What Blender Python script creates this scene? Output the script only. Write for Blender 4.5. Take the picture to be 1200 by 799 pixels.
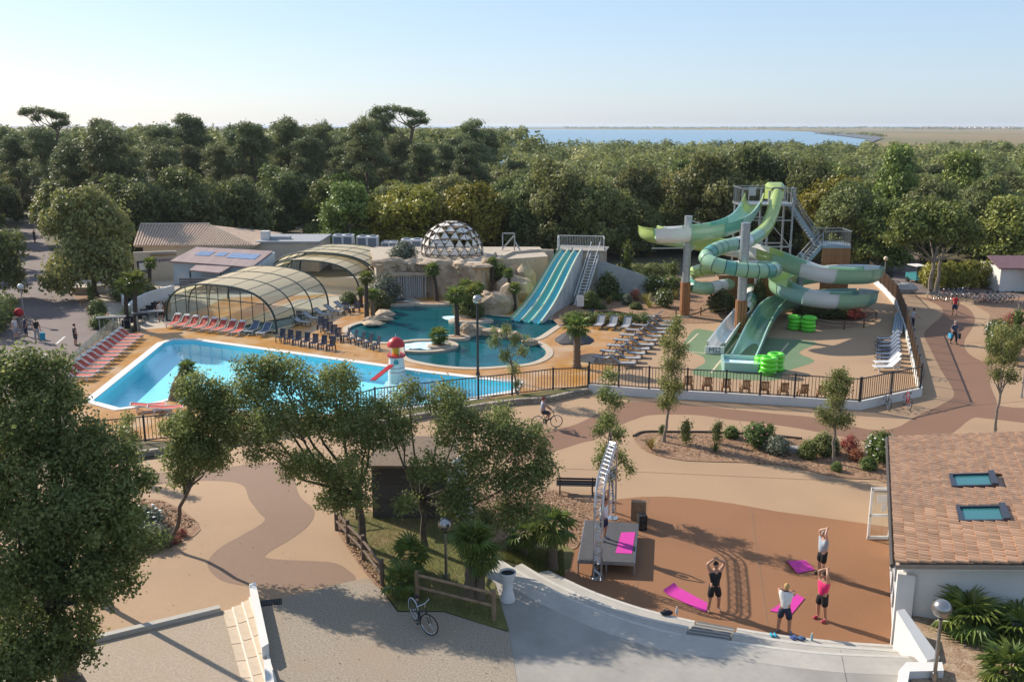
import bpy, bmesh, math, random
import numpy as np
from mathutils import Vector, Matrix
from mathutils.geometry import tessellate_polygon

sc = bpy.context.scene
for o in list(bpy.data.objects):
    bpy.data.objects.remove(o)
C = sc.collection

# ---------------------------------------------------------------- camera
H, F, CX, CY, HOR = 16.0, 1100.0, 600.0, 399.5, 147.0      # eye height, focal length in photo pixels, centre, horizon row
TH = math.atan((CY - HOR) / F); SN, CS = math.sin(TH), math.cos(TH)
cam_d = bpy.data.cameras.new('camera'); cam = bpy.data.objects.new('camera', cam_d); C.objects.link(cam)
cam.location = (0, 0, H); cam.rotation_euler = (math.pi/2 - TH, 0, 0)
cam_d.sensor_width = 36; cam_d.lens = 36 * F / 1200; cam_d.clip_start = .1; cam_d.clip_end = 40000
sc.camera = cam

# ---------------------------------------------------------------- sky and sun
SUN_AZ, SUN_EL = math.radians(53), math.radians(32)          # west of the view axis, above the horizon
world = bpy.data.worlds.new('World'); sc.world = world; world.use_nodes = True
wn = world.node_tree; wn.nodes.clear()
sky = wn.nodes.new('ShaderNodeTexSky'); sky.sky_type = 'NISHITA'; sky.sun_disc = False
sky.sun_elevation = SUN_EL; sky.sun_rotation = -SUN_AZ
sky.altitude = 0; sky.air_density = 1.0; sky.dust_density = .5; sky.ozone_density = 2.0
bg = wn.nodes.new('ShaderNodeBackground'); bg.inputs[1].default_value = .098
wo = wn.nodes.new('ShaderNodeOutputWorld')
hz = wn.nodes.new('ShaderNodeMix'); hz.data_type = 'RGBA'; hz.inputs[0].default_value = .5; hz.inputs[7].default_value = (3.9, 5.2, 7.4, 1)   # thin even veil over the whole sky
wn.links.new(sky.outputs[0], hz.inputs[6]); wn.links.new(hz.outputs[2], bg.inputs[0]); wn.links.new(bg.outputs[0], wo.inputs[0])
sun_d = bpy.data.lights.new('sun', 'SUN'); sun = bpy.data.objects.new('sun', sun_d); C.objects.link(sun)
sun_d.energy = 5.0; sun_d.angle = math.radians(.53); sun_d.color = (1, .90, .76)
SUN_DIR = Vector((-math.sin(SUN_AZ)*math.cos(SUN_EL), math.cos(SUN_AZ)*math.cos(SUN_EL), math.sin(SUN_EL)))
sun.rotation_euler = SUN_DIR.to_track_quat('Z', 'Y').to_euler()
sc.view_settings.view_transform = 'Standard'; sc.view_settings.look = 'None'
sc.view_settings.exposure = .52; sc.view_settings.gamma = 1
sc.render.engine = 'CYCLES'
cy = sc.cycles
cy.max_bounces = 8; cy.diffuse_bounces = 3; cy.glossy_bounces = 3; cy.transmission_bounces = 4; cy.transparent_max_bounces = 12
cy.volume_bounces = 0; cy.caustics_reflective = False; cy.caustics_refractive = False
cy.use_denoising = True; cy.sample_clamp_indirect = 6

# ---------------------------------------------------------------- measuring helpers (photo rows/columns -> places on the ground)
def sst(a, b, x):
    t = min(1, max(0, (x-a)/(b-a))); return t*t*(3-2*t)
TERR = 1.05
def T(x, y):                                                    # height of the ground: a terrace at the south, the rest level
    return TERR * sst(46, 34.5, y) * sst(2.4, -1.4, x + .25*(y-31))
def ray(px, py):
    u = (px-CX)/F; v = (CY-py)/F
    return u, CS+v*SN, -SN+v*CS
def W(px, py, z=0.0):
    x, y, d = ray(px, py); t = (z-H)/d
    return Vector((x*t, y*t, z))
def WT(px, py):
    z = 0.0
    for _ in range(14):
        p = W(px, py, z); z = .5*z + .5*T(p.x, p.y)
    return Vector((p.x, p.y, T(p.x, p.y)))
def at(px, py, Y):
    x, y, d = ray(px, py); t = Y/y
    return Vector((x*t, Y, H+d*t))

# ---------------------------------------------------------------- materials
MATS = {}
def nt_new(name):
    m = bpy.data.materials.new(name); m.use_nodes = True; n = m.node_tree
    b = n.nodes['Principled BSDF']; return m, n, b
def lin(c):
    return tuple(c) + (1,)
def M(name, c1, c2=None, scale=4, rough=.75, bump=0, bscale=None, metal=0, rand=0, coord='pos', c3=None, s3=.3, f3=.5, detail=4, spec=.4, coat=0, amt=1.0, alpha=1.0, trans=0, stretch=None):
    """surface colour c1..c2 by fine noise, c3 by broad patches, rand = brightness spread between objects"""
    if name in MATS: return MATS[name]
    m, n, b = nt_new(name); L = n.links.new; N = n.nodes.new
    b.inputs['Roughness'].default_value = rough; b.inputs['Metallic'].default_value = metal
    b.inputs['Specular IOR Level'].default_value = spec; b.inputs['Coat Weight'].default_value = coat
    if coord == 'pos':
        g = N('ShaderNodeNewGeometry'); P = g.outputs['Position']
    else:
        g = N('ShaderNodeTexCoord'); P = g.outputs['Object']
    if stretch:
        vm = N('ShaderNodeVectorMath'); vm.operation = 'MULTIPLY'; vm.inputs[1].default_value = stretch; L(P, vm.inputs[0]); P = vm.outputs[0]
    col = None
    if c2 is None: c2 = tuple(min(1, x*.82) for x in c1)
    tx = N('ShaderNodeTexNoise'); tx.inputs['Scale'].default_value = scale; tx.inputs['Detail'].default_value = detail; L(P, tx.inputs['Vector'])
    rp = N('ShaderNodeMapRange'); rp.inputs[1].default_value = .3; rp.inputs[2].default_value = .7; rp.inputs[4].default_value = amt; L(tx.outputs[0], rp.inputs[0])
    mx = N('ShaderNodeMix'); mx.data_type = 'RGBA'; mx.inputs[6].default_value = lin(c1); mx.inputs[7].default_value = lin(c2); L(rp.outputs[0], mx.inputs[0])
    col = mx.outputs[2]
    if c3:
        t3 = N('ShaderNodeTexNoise'); t3.inputs['Scale'].default_value = s3; t3.inputs['Detail'].default_value = 5; L(P, t3.inputs['Vector'])
        r3 = N('ShaderNodeMapRange'); r3.inputs[1].default_value = .45; r3.inputs[2].default_value = .68; r3.inputs[4].default_value = f3; L(t3.outputs[0], r3.inputs[0])
        m3 = N('ShaderNodeMix'); m3.data_type = 'RGBA'; L(r3.outputs[0], m3.inputs[0]); L(col, m3.inputs[6]); m3.inputs[7].default_value = lin(c3); col = m3.outputs[2]
    if rand:
        oi = N('ShaderNodeObjectInfo'); rr = N('ShaderNodeMapRange'); rr.inputs[3].default_value = 1-rand; rr.inputs[4].default_value = 1+rand; L(oi.outputs['Random'], rr.inputs[0])
        hs = N('ShaderNodeHueSaturation'); L(rr.outputs[0], hs.inputs['Value']); L(col, hs.inputs['Color']); col = hs.outputs[0]
    L(col, b.inputs['Base Color'])
    if bump:
        bn = N('ShaderNodeBump'); bn.inputs['Strength'].default_value = min(1, bump*8); bn.inputs['Distance'].default_value = bump
        tb = N('ShaderNodeTexNoise'); tb.inputs['Scale'].default_value = bscale or scale; tb.inputs['Detail'].default_value = 6; L(P, tb.inputs['Vector'])
        L(tb.outputs[0], bn.inputs['Height']); L(bn.outputs[0], b.inputs['Normal'])
    if alpha < 1: b.inputs['Alpha'].default_value = alpha
    if trans: b.inputs['Transmission Weight'].default_value = trans
    MATS[name] = m; return m
def leafmat(name, c1, c2, c3=None, rand=.16, transl=.22, rough=.55, hue=.02):
    """leaf colour: per-leaf 'tone' attribute between c1 and c2 (c3 = the youngest/driest leaves, and painted sun highlights in the crowns), a spread between trees, some light passing through"""
    if name in MATS: return MATS[name]
    m, n, b = nt_new(name); L = n.links.new; N = n.nodes.new
    a = N('ShaderNodeAttribute'); a.attribute_name = 'tone'
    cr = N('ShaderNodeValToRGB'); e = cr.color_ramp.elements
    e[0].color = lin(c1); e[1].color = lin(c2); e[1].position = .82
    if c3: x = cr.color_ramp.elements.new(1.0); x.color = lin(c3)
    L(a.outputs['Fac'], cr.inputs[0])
    oi = N('ShaderNodeObjectInfo')
    r1 = N('ShaderNodeMapRange'); r1.inputs[3].default_value = 1-rand; r1.inputs[4].default_value = 1+rand; L(oi.outputs['Random'], r1.inputs[0])
    ml = N('ShaderNodeMath'); ml.operation = 'MULTIPLY'; ml.inputs[1].default_value = 7.31; L(oi.outputs['Random'], ml.inputs[0])
    fr = N('ShaderNodeMath'); fr.operation = 'FRACT'; L(ml.outputs[0], fr.inputs[0])
    r2 = N('ShaderNodeMapRange'); r2.inputs[3].default_value = .5-hue; r2.inputs[4].default_value = .5+hue; L(fr.outputs[0], r2.inputs[0])
    hs = N('ShaderNodeHueSaturation'); L(r1.outputs[0], hs.inputs['Value']); L(r2.outputs[0], hs.inputs['Hue']); L(cr.outputs[0], hs.inputs['Color'])
    L(hs.outputs[0], b.inputs['Base Color']); b.inputs['Roughness'].default_value = rough; b.inputs['Specular IOR Level'].default_value = .35
    tr = N('ShaderNodeBsdfTranslucent'); L(hs.outputs[0], tr.inputs[0])
    ms = N('ShaderNodeMixShader'); ms.inputs[0].default_value = transl
    L(b.outputs[0], ms.inputs[1]); L(tr.outputs[0], ms.inputs[2]); L(ms.outputs[0], n.nodes['Material Output'].inputs['Surface'])
    MATS[name] = m; return m
def glassmat(name, tint, gloss=.12, rough=.05, diffuse=None, dfac=0, bump=0, bscale=3, ior=1.4):
    """thin clear sheet or a water surface: light passes tinted, the sky mirrors by Fresnel; optional milky part"""
    if name in MATS: return MATS[name]
    m, n, b = nt_new(name); L = n.links.new; N = n.nodes.new
    tp = N('ShaderNodeBsdfTransparent'); tp.inputs[0].default_value = lin(tint)
    gl = N('ShaderNodeBsdfGlossy'); gl.inputs['Roughness'].default_value = rough; gl.inputs[0].default_value = (.7, .72, .75, 1)
    ge = N('ShaderNodeNewGeometry'); dt = N('ShaderNodeVectorMath'); dt.operation = 'DOT_PRODUCT'; L(ge.outputs['Incoming'], dt.inputs[0]); L(ge.outputs['Normal'], dt.inputs[1])
    ab = N('ShaderNodeMath'); ab.operation = 'ABSOLUTE'; L(dt.outputs['Value'], ab.inputs[0])
    om = N('ShaderNodeMath'); om.operation = 'SUBTRACT'; om.inputs[0].default_value = 1; L(ab.outputs[0], om.inputs[1])
    pw = N('ShaderNodeMath'); pw.operation = 'POWER'; pw.inputs[1].default_value = 5; L(om.outputs[0], pw.inputs[0])
    fr = N('ShaderNodeMapRange'); fr.inputs[3].default_value = ((ior-1)/(ior+1))**2; L(pw.outputs[0], fr.inputs[0])
    ms = N('ShaderNodeMixShader'); L(fr.outputs[0], ms.inputs[0]); L(tp.outputs[0], ms.inputs[1]); L(gl.outputs[0], ms.inputs[2]); out = ms.outputs[0]
    if diffuse:
        df = N('ShaderNodeBsdfDiffuse'); df.inputs[0].default_value = lin(diffuse); tl = N('ShaderNodeBsdfTranslucent'); tl.inputs[0].default_value = lin(diffuse)
        dm = N('ShaderNodeMixShader'); dm.inputs[0].default_value = .5; L(df.outputs[0], dm.inputs[1]); L(tl.outputs[0], dm.inputs[2])
        mm = N('ShaderNodeMixShader'); mm.inputs[0].default_value = dfac; L(out, mm.inputs[1]); L(dm.outputs[0], mm.inputs[2]); out = mm.outputs[0]
    if bump:
        g = N('ShaderNodeNewGeometry'); tb = N('ShaderNodeTexNoise'); tb.inputs['Scale'].default_value = bscale; tb.inputs['Detail'].default_value = 3; L(g.outputs['Position'], tb.inputs['Vector'])
        bn = N('ShaderNodeBump'); bn.inputs['Strength'].default_value = 1; bn.inputs['Distance'].default_value = bump; L(tb.outputs[0], bn.inputs['Height'])
        L(bn.outputs[0], gl.inputs['Normal']); L(bn.outputs[0], dt.inputs[1])
    L(out, n.nodes['Material Output'].inputs['Surface'])
    MATS[name] = m; return m

# ---------------------------------------------------------------- mesh helpers
class MB:
    """collects shapes; build() links them as ONE mesh object"""
    def __init__(s): s.v = []; s.f = []
    def add(s, vs, fs):
        o = len(s.v); s.v += [tuple(v) for v in vs]; s.f += [tuple(i+o for i in f) for f in fs]; return s
    def box(s, c, d, rz=0, m=None):
        x, y, z = (d[0]/2, d[1]/2, d[2]/2)
        vs = [Vector((sx*x, sy*y, sz*z)) for sz in (-1, 1) for sx, sy in ((-1, -1), (1, -1), (1, 1), (-1, 1))]
        R = m or (Matrix.Rotation(rz, 3, 'Z') if rz else None)
        if R: vs = [R @ v for v in vs]
        c = Vector(c)
        return s.add([v+c for v in vs], [(0, 3, 2, 1), (4, 5, 6, 7), (0, 1, 5, 4), (1, 2, 6, 5), (2, 3, 7, 6), (3, 0, 4, 7)])
    def beam(s, a, b, w, h=None, up=(0, 0, 1)):
        a, b = Vector(a), Vector(b); h = h or w; d = (b-a); n = d.normalized(); u = Vector(up)
        sd = n.cross(u)
        if sd.length < 1e-4: sd = n.cross(Vector((0, 1, 0)))
        sd.normalize(); u = sd.cross(n).normalized()
        vs = [p + sd*(sx*w/2) + u*(sy*h/2) for p in (a, b) for sx, sy in ((-1, -1), (1, -1), (1, 1), (-1, 1))]
        return s.add(vs, [(0, 1, 2, 3), (7, 6, 5, 4), (0, 4, 5, 1), (1, 5, 6, 2), (2, 6, 7, 3), (3, 7, 4, 0)])
    def cyl(s, a, b, r0, r1=None, n=10, caps=True):
        return s.tube([a, b], [r0, r0 if r1 is None else r1], n, caps)
    def tube(s, path, rad, n=8, caps=True, closed=False):
        P = [Vector(p) for p in path]; k = len(P)
        if not hasattr(rad, '__len__'): rad = [rad]*k
        vs = []; fs = []; pu = None
        for i, p in enumerate(P):
            if closed: t = P[(i+1) % k]-P[i-1]
            else: t = P[min(i+1, k-1)]-P[max(i-1, 0)]
            t.normalize()
            if pu is None:
                u = t.cross(Vector((0, 0, 1)))
                if u.length < .05: u = t.cross(Vector((0, 1, 0)))
            else: u = pu - t*pu.dot(t)
            u.normalize(); pu = u; w = t.cross(u)
            for j in range(n):
                a = 2*math.pi*j/n; vs.append(p + (u*math.cos(a) + w*math.sin(a))*rad[i])
        m = k if closed else k-1
        for i in range(m):
            for j in range(n):
                a, b = i*n, ((i+1) % k)*n
                fs.append((a+j, a+(j+1) % n, b+(j+1) % n, b+j))
        if caps and not closed:
            fs.append(tuple(range(n))[::-1]); fs.append(tuple((k-1)*n+j for j in range(n)))
        return s.add(vs, fs)
    def lathe(s, prof, c=(0, 0, 0), n=16, sx=1, sy=1):
        c = Vector(c); vs = []; fs = []; k = len(prof)
        for r, z in prof:
            for j in range(n):
                a = 2*math.pi*j/n; vs.append(c + Vector((r*math.cos(a)*sx, r*math.sin(a)*sy, z)))
        for i in range(k-1):
            for j in range(n): fs.append((i*n+j, i*n+(j+1) % n, (i+1)*n+(j+1) % n, (i+1)*n+j))
        fs.append(tuple(range(n))[::-1]); fs.append(tuple((k-1)*n+j for j in range(n)))
        return s.add(vs, fs)
    def ball(s, c, r, n=12, k=7):
        rr = r if hasattr(r, '__len__') else (r, r, r); c = Vector(c); vs = []; fs = []
        for i in range(1, k):
            t = math.pi*i/k
            for j in range(n):
                a = 2*math.pi*j/n; vs.append(c + Vector((rr[0]*math.sin(t)*math.cos(a), rr[1]*math.sin(t)*math.sin(a), rr[2]*math.cos(t))))
        for i in range(k-2):
            for j in range(n): fs.append((i*n+j, (i+1)*n+j, (i+1)*n+(j+1) % n, i*n+(j+1) % n))
        vs += [c+Vector((0, 0, rr[2])), c-Vector((0, 0, rr[2]))]; m = (k-1)*n
        for j in range(n): fs += [(m, j, (j+1) % n), (m+1, (k-2)*n+(j+1) % n, (k-2)*n+j)]
        return s.add(vs, fs)
    def prism(s, pts, z0, z1):
        """closed outline (x, y) pulled from z0 up to z1; z1 may be a list"""
        n = len(pts); top = z1 if hasattr(z1, '__len__') else [z1]*n; bot = z0 if hasattr(z0, '__len__') else [z0]*n
        vs = [(p[0], p[1], bot[i]) for i, p in enumerate(pts)] + [(p[0], p[1], top[i]) for i, p in enumerate(pts)]
        fs = [(i, (i+1) % n, n+(i+1) % n, n+i) for i in range(n)]
        tri = tessellate_polygon([[Vector((p[0], p[1], 0)) for p in pts]])
        fs += [tuple(n+i for i in t) for t in tri] + [tuple(t)[::-1] for t in tri]
        return s.add(vs, fs)
    def panel(s, a, b, c, d, t=.02):
        """flat four-cornered plate with thickness"""
        a, b, c, d = map(Vector, (a, b, c, d)); n = (b-a).cross(d-a).normalized()*t
        return s.add([a, b, c, d, a-n, b-n, c-n, d-n], [(0, 1, 2, 3), (7, 6, 5, 4), (0, 4, 5, 1), (1, 5, 6, 2), (2, 6, 7, 3), (3, 7, 4, 0)])
    def grid(s, rows, close=False):
        k = len(rows); n = len(rows[0]); vs = [p for r in rows for p in r]; fs = []
        for i in range(k-1):
            for j in range(n if close else n-1): fs.append((i*n+j, i*n+(j+1) % n, (i+1)*n+(j+1) % n, (i+1)*n+j))
        return s.add(vs, fs)
    def mesh(s, name, mat, smooth=False, fix=True):
        me = bpy.data.meshes.new(name); me.from_pydata(s.v, [], s.f)
        if fix:
            bm = bmesh.new(); bm.from_mesh(me); bmesh.ops.recalc_face_normals(bm, faces=bm.faces); bm.to_mesh(me); bm.free()
        if mat: me.materials.append(mat)
        if smooth:
            me.polygons.foreach_set('use_smooth', [True]*len(me.polygons))
            try: me.set_sharp_from_angle(angle=math.radians(40))
            except Exception: pass
        return me
    def build(s, name, mat, parent=None, smooth=False, loc=(0, 0, 0), rz=0, fix=True):
        return link(name, s.mesh(name, mat, smooth, fix), parent, loc, rz)
def link(name, me, parent=None, loc=(0, 0, 0), rz=0):
    o = bpy.data.objects.new(name, me); C.objects.link(o); o.location = loc
    if rz: o.rotation_euler = (0, 0, rz)
    if parent: o.parent = parent
    return o
def tag(o, label, cat, group=None, kind=None):
    o['label'] = label; o['category'] = cat
    if group: o['group'] = group
    if kind: o['kind'] = kind
    return o
def thing(name, label, cat, loc=(0, 0, 0), rz=0, group=None):
    o = bpy.data.objects.new(name, None); C.objects.link(o); o.empty_display_size = .2
    o.location = loc; o.rotation_euler = (0, 0, rz)
    return tag(o, label, cat, group)
def struct(o, label=None):
    o['kind'] = 'structure'
    if label: o['label'] = label
    return o
KIDS = {}
def copy_tree(root, loc, rz=0, label=None, group=None, scale=None):
    if root.name not in KIDS:
        by = {}
        for c in bpy.data.objects:
            if c.parent: by.setdefault(c.parent.name, []).append(c)
        KIDS[root.name] = [(c, by.get(c.name, [])) for c in by.get(root.name, [])]
    r = root.copy(); C.objects.link(r); r.location = loc; r.rotation_euler = (0, 0, rz)
    if scale: r.scale = scale if hasattr(scale, '__len__') else (scale,)*3
    if label: r['label'] = label
    if group: r['group'] = group
    for ch, gs in KIDS[root.name]:
        c = ch.copy(); C.objects.link(c); c.parent = r
        for g in gs:
            d = g.copy(); C.objects.link(d); d.parent = c
    return r
ORD = 'first second third fourth fifth sixth seventh eighth ninth tenth eleventh twelfth thirteenth fourteenth fifteenth sixteenth seventeenth eighteenth nineteenth twentieth'.split()
ORD += ['twenty-'+o for o in ORD[:9]] + ['thirtieth'] + ['thirty-'+o for o in ORD[:9]] + ['fortieth'] + ['forty-'+o for o in ORD[:9]]
def smooth_closed(pts, k=5):
    n = len(pts); out = []
    for i in range(n):
        p0, p1, p2, p3 = (Vector(pts[(i+j-1) % n]) for j in range(4))
        for q in range(k):
            t = q/k; out.append(.5*((2*p1)+(p2-p0)*t+(2*p0-5*p1+4*p2-p3)*t*t+(3*p1-p0-3*p2+p3)*t*t*t))
    return out
def smooth_open(pts, k=6):
    P = [Vector(p) for p in pts]; P = [P[0]*2-P[1]] + P + [P[-1]*2-P[-2]]; out = []
    for i in range(1, len(P)-2):
        p0, p1, p2, p3 = P[i-1:i+3]
        for q in range(k):
            t = q/k; out.append(.5*((2*p1)+(p2-p0)*t+(2*p0-5*p1+4*p2-p3)*t*t+(3*p1-p0-3*p2+p3)*t*t*t))
    return out + [P[-2]]
def fill_mesh(name, loops, mat, z=0, terrain=False, off=0):
    """flat sheet from an outline and holes; follows the terrain when asked"""
    L3 = [[Vector((p[0], p[1], 0)) for p in lp] for lp in loops]
    tri = tessellate_polygon(L3); vs = [v for lp in L3 for v in lp]
    bm = bmesh.new(); bv = [bm.verts.new(v) for v in vs]
    for t in tri:
        try: bm.faces.new([bv[i] for i in t])
        except ValueError: pass
    if terrain:
        for k in range(0, 19):
            y = 31 + k*.85
            bmesh.ops.bisect_plane(bm, geom=bm.verts[:]+bm.edges[:]+bm.faces[:], plane_co=(0, y, 0), plane_no=(0, 1, 0))
        for k in range(0, 13):
            x = -4.5 + k*.7
            bmesh.ops.bisect_plane(bm, geom=bm.verts[:]+bm.edges[:]+bm.faces[:], plane_co=(x, 31, 0), plane_no=(1, .25, 0))
    for v in bm.verts: v.co.z = (T(v.co.x, v.co.y) if terrain else z) + off
    bmesh.ops.recalc_face_normals(bm, faces=bm.faces)
    bm.normal_update()
    if sum(f.normal.z for f in bm.faces) < 0: bmesh.ops.reverse_faces(bm, faces=bm.faces)
    me = bpy.data.meshes.new(name); bm.to_mesh(me); bm.free(); me.materials.append(mat)
    return me
def sheet(name, px, mat, off=0, smooth=0, terrain=True, holes=()):
    """a ground sheet whose outline is measured in the photograph"""
    P = [WT(*p) for p in px]
    if smooth: P = smooth_closed(P, smooth)
    return struct(link(name, fill_mesh(name, [P]+[list(h) for h in holes], mat, 0, terrain, off)))
def ribbon(mb, pts, inner, outer, z0, z1, closed=True):
    """band along a line: inner/outer offsets to the two sides, with a top and two sides"""
    n = len(pts); rows = []
    for i, p in enumerate(pts):
        a = pts[i-1] if (closed or i) else pts[i]; b = pts[(i+1) % n] if (closed or i < n-1) else pts[i]
        d = Vector((b[0]-a[0], b[1]-a[1], 0)).normalized(); nn = Vector((d.y, -d.x, 0)); q = Vector((p[0], p[1], 0))
        i_, o_ = q+nn*inner, q+nn*outer
        rows.append([(i_.x, i_.y, z0), (i_.x, i_.y, z1), (o_.x, o_.y, z1), (o_.x, o_.y, z0)])
    if closed: rows.append(rows[0])
    return mb.grid(rows)
def area2(p): return sum(p[i-1][0]*p[i][1]-p[i][0]*p[i-1][1] for i in range(len(p)))

# ================================================================ SETTING
m_soil = M('forest_floor', (.10, .085, .05), (.05, .05, .025), scale=.6, rough=.95, c3=(.16, .13, .07), s3=.08, f3=.6)
m_peach = M('resin_peach', (.375, .245, .145), (.33, .215, .125), scale=9, rough=.85, bump=.004, bscale=60, c3=(.295, .195, .118), s3=.2, f3=.6, amt=.7, detail=7)
m_brown = M('resin_brown', (0.215, 0.115, 0.070), (0.178, 0.096, 0.059), scale=9, rough=.85, bump=.004, bscale=60, c3=(0.178, 0.096, 0.059), s3=.3, f3=.5, amt=.6)
m_plaza = M('resin_plaza', (0.259, 0.123, 0.056), (0.223, 0.103, 0.046), scale=9, rough=.85, bump=.004, bscale=60, c3=(0.202, 0.096, 0.046), s3=.25, f3=.55, amt=.6)
m_mauve = M('resin_mauve', (0.228, 0.144, 0.096), (0.198, 0.125, 0.085), scale=9, rough=.85, bump=.004, bscale=60, c3=(0.190, 0.118, 0.077), s3=.3, f3=.5, amt=.6)
m_asph = M('asphalt_mauve', (0.192, 0.148, 0.132), (0.144, 0.112, 0.104), scale=14, rough=.9, bump=.004, bscale=50, c3=(0.120, 0.096, 0.092), s3=.35, f3=.6)
m_gravel = M('gravel_path', (.37, .31, .24), (.19, .155, .115), scale=17, rough=.95, bump=.018, bscale=30, c3=(.29, .22, .15), s3=.6, f3=.6, detail=7)
m_sandg = M('gravel_box', (0.406, 0.328, 0.250), (0.281, 0.226, 0.168), scale=14, rough=.95, bump=.03, bscale=14, c3=(0.343, 0.265, 0.187), s3=1.1, f3=.6)
m_conc = M('terrace_concrete', (.335, .31, .275), (.285, .265, .235), scale=5, rough=.85, bump=.003, bscale=40, c3=(.225, .21, .185), s3=.45, f3=.75, amt=.7, detail=6)
m_step = M('step_concrete', (.42, .39, .345), (.36, .335, .295), scale=5, rough=.85, bump=.003, bscale=40, c3=(.29, .27, .235), s3=.7, f3=.6, amt=.7, detail=6)
m_deck = M('deck_ochre', (.47, .225, .035), (.35, .15, .02), scale=2.2, rough=.38, bump=.006, bscale=9, c3=(.50, .36, .22), s3=.42, f3=.8, spec=.5)
m_pale = M('paving_pale', (0.452, 0.390, 0.312), (0.374, 0.312, 0.242), scale=3, rough=.85, c3=(0.312, 0.257, 0.195), s3=.6, f3=.4)
m_green = M('court_green', (0.132, 0.200, 0.106), (0.111, 0.174, 0.089), scale=6, rough=.8, c3=(0.153, 0.204, 0.119), s3=.5, f3=.5)
m_line = M('court_line', (.55, .47, .33), rough=.8)
m_mulch = M('bark_mulch', (0.340, 0.191, 0.106), (0.111, 0.061, 0.038), scale=24, rough=.95, bump=.04, bscale=30, c3=(0.391, 0.264, 0.170), s3=5, f3=.6, detail=7)
m_grass = M('dry_grass', (0.140, 0.135, 0.036), (0.090, 0.095, 0.027), scale=4, rough=.95, bump=.03, bscale=30, c3=(0.216, 0.149, 0.068), s3=.55, f3=.9)
m_white = M('white_render', (0.655, 0.638, 0.605), (0.622, 0.605, 0.571), scale=3, rough=.8, bump=.002, bscale=30, c3=(0.554, 0.538, 0.504), s3=.7, f3=.35)
m_cream = M('cream_render', (0.508, 0.443, 0.353), (0.467, 0.402, 0.320), scale=2, rough=.85, c3=(0.410, 0.353, 0.287), s3=.5, f3=.4)
m_cope = M('coping_stone', (0.492, 0.410, 0.312), (0.410, 0.336, 0.254), scale=4, rough=.8, bump=.004, bscale=18, c3=(0.377, 0.295, 0.213), s3=.9, f3=.5)
m_basin = M('pool_liner', (.25, .78, .90), (.235, .75, .87), scale=.5, rough=.5)
m_lagoon = M('lagoon_liner', (.022, .20, .245), (.03, .25, .29), scale=.45, rough=.5, c3=(.06, .34, .36), s3=.18, f3=.7)
m_water = glassmat('pool_water', (.92, 1.0, 1.0), rough=.02, bump=.008, bscale=3.0, ior=1.33)
m_lagw = glassmat('lagoon_water', (.40, .74, .78), rough=.05, bump=.02, bscale=2.4, ior=1.33, diffuse=(.02, .23, .27), dfac=.42)
m_foam = M('water_foam', (.78, .85, .86), (.35, .60, .66), scale=3.5, rough=.6, bump=.03)

poolA = [W(*p) for p in [(108, 470), (150, 436), (192, 402), (204, 398.5), (228, 399), (330, 413), (430, 427), (500, 437), (560, 444), (606, 449), (600, 458), (520, 472), (430, 484), (330, 487), (262, 478), (205, 466), (172, 474), (140, 478.5)]]
lag_px = [(409, 386), (417, 395), (442, 401), (468, 402), (473, 411), (478, 420), (500, 426), (530, 430), (560, 431), (592, 429), (620, 426), (637, 419), (640, 411), (632, 404), (622, 399), (632, 395), (647, 385), (657, 377), (632, 373.5), (600, 371.5), (572, 369), (543, 360), (520, 357), (495, 356.5), (480, 351), (462, 350), (451, 357), (457, 365), (451, 372), (432, 377), (416, 381)]
poolB = smooth_closed([W(*p) for p in lag_px], 4)
poolC = [W(*p) for p in [(262, 386), (352, 352), (420, 344), (412, 356), (372, 372), (318, 388), (290, 392)]]     # basin under the two glazed covers
R_ = 16000
g = fill_mesh('ground', [[(-R_, -400), (R_, -400), (R_, R_), (-R_, R_)], poolA, poolB, poolC], m_soil, -.03)
struct(link('ground', g), 'brown leaf-strewn ground under the trees')

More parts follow.
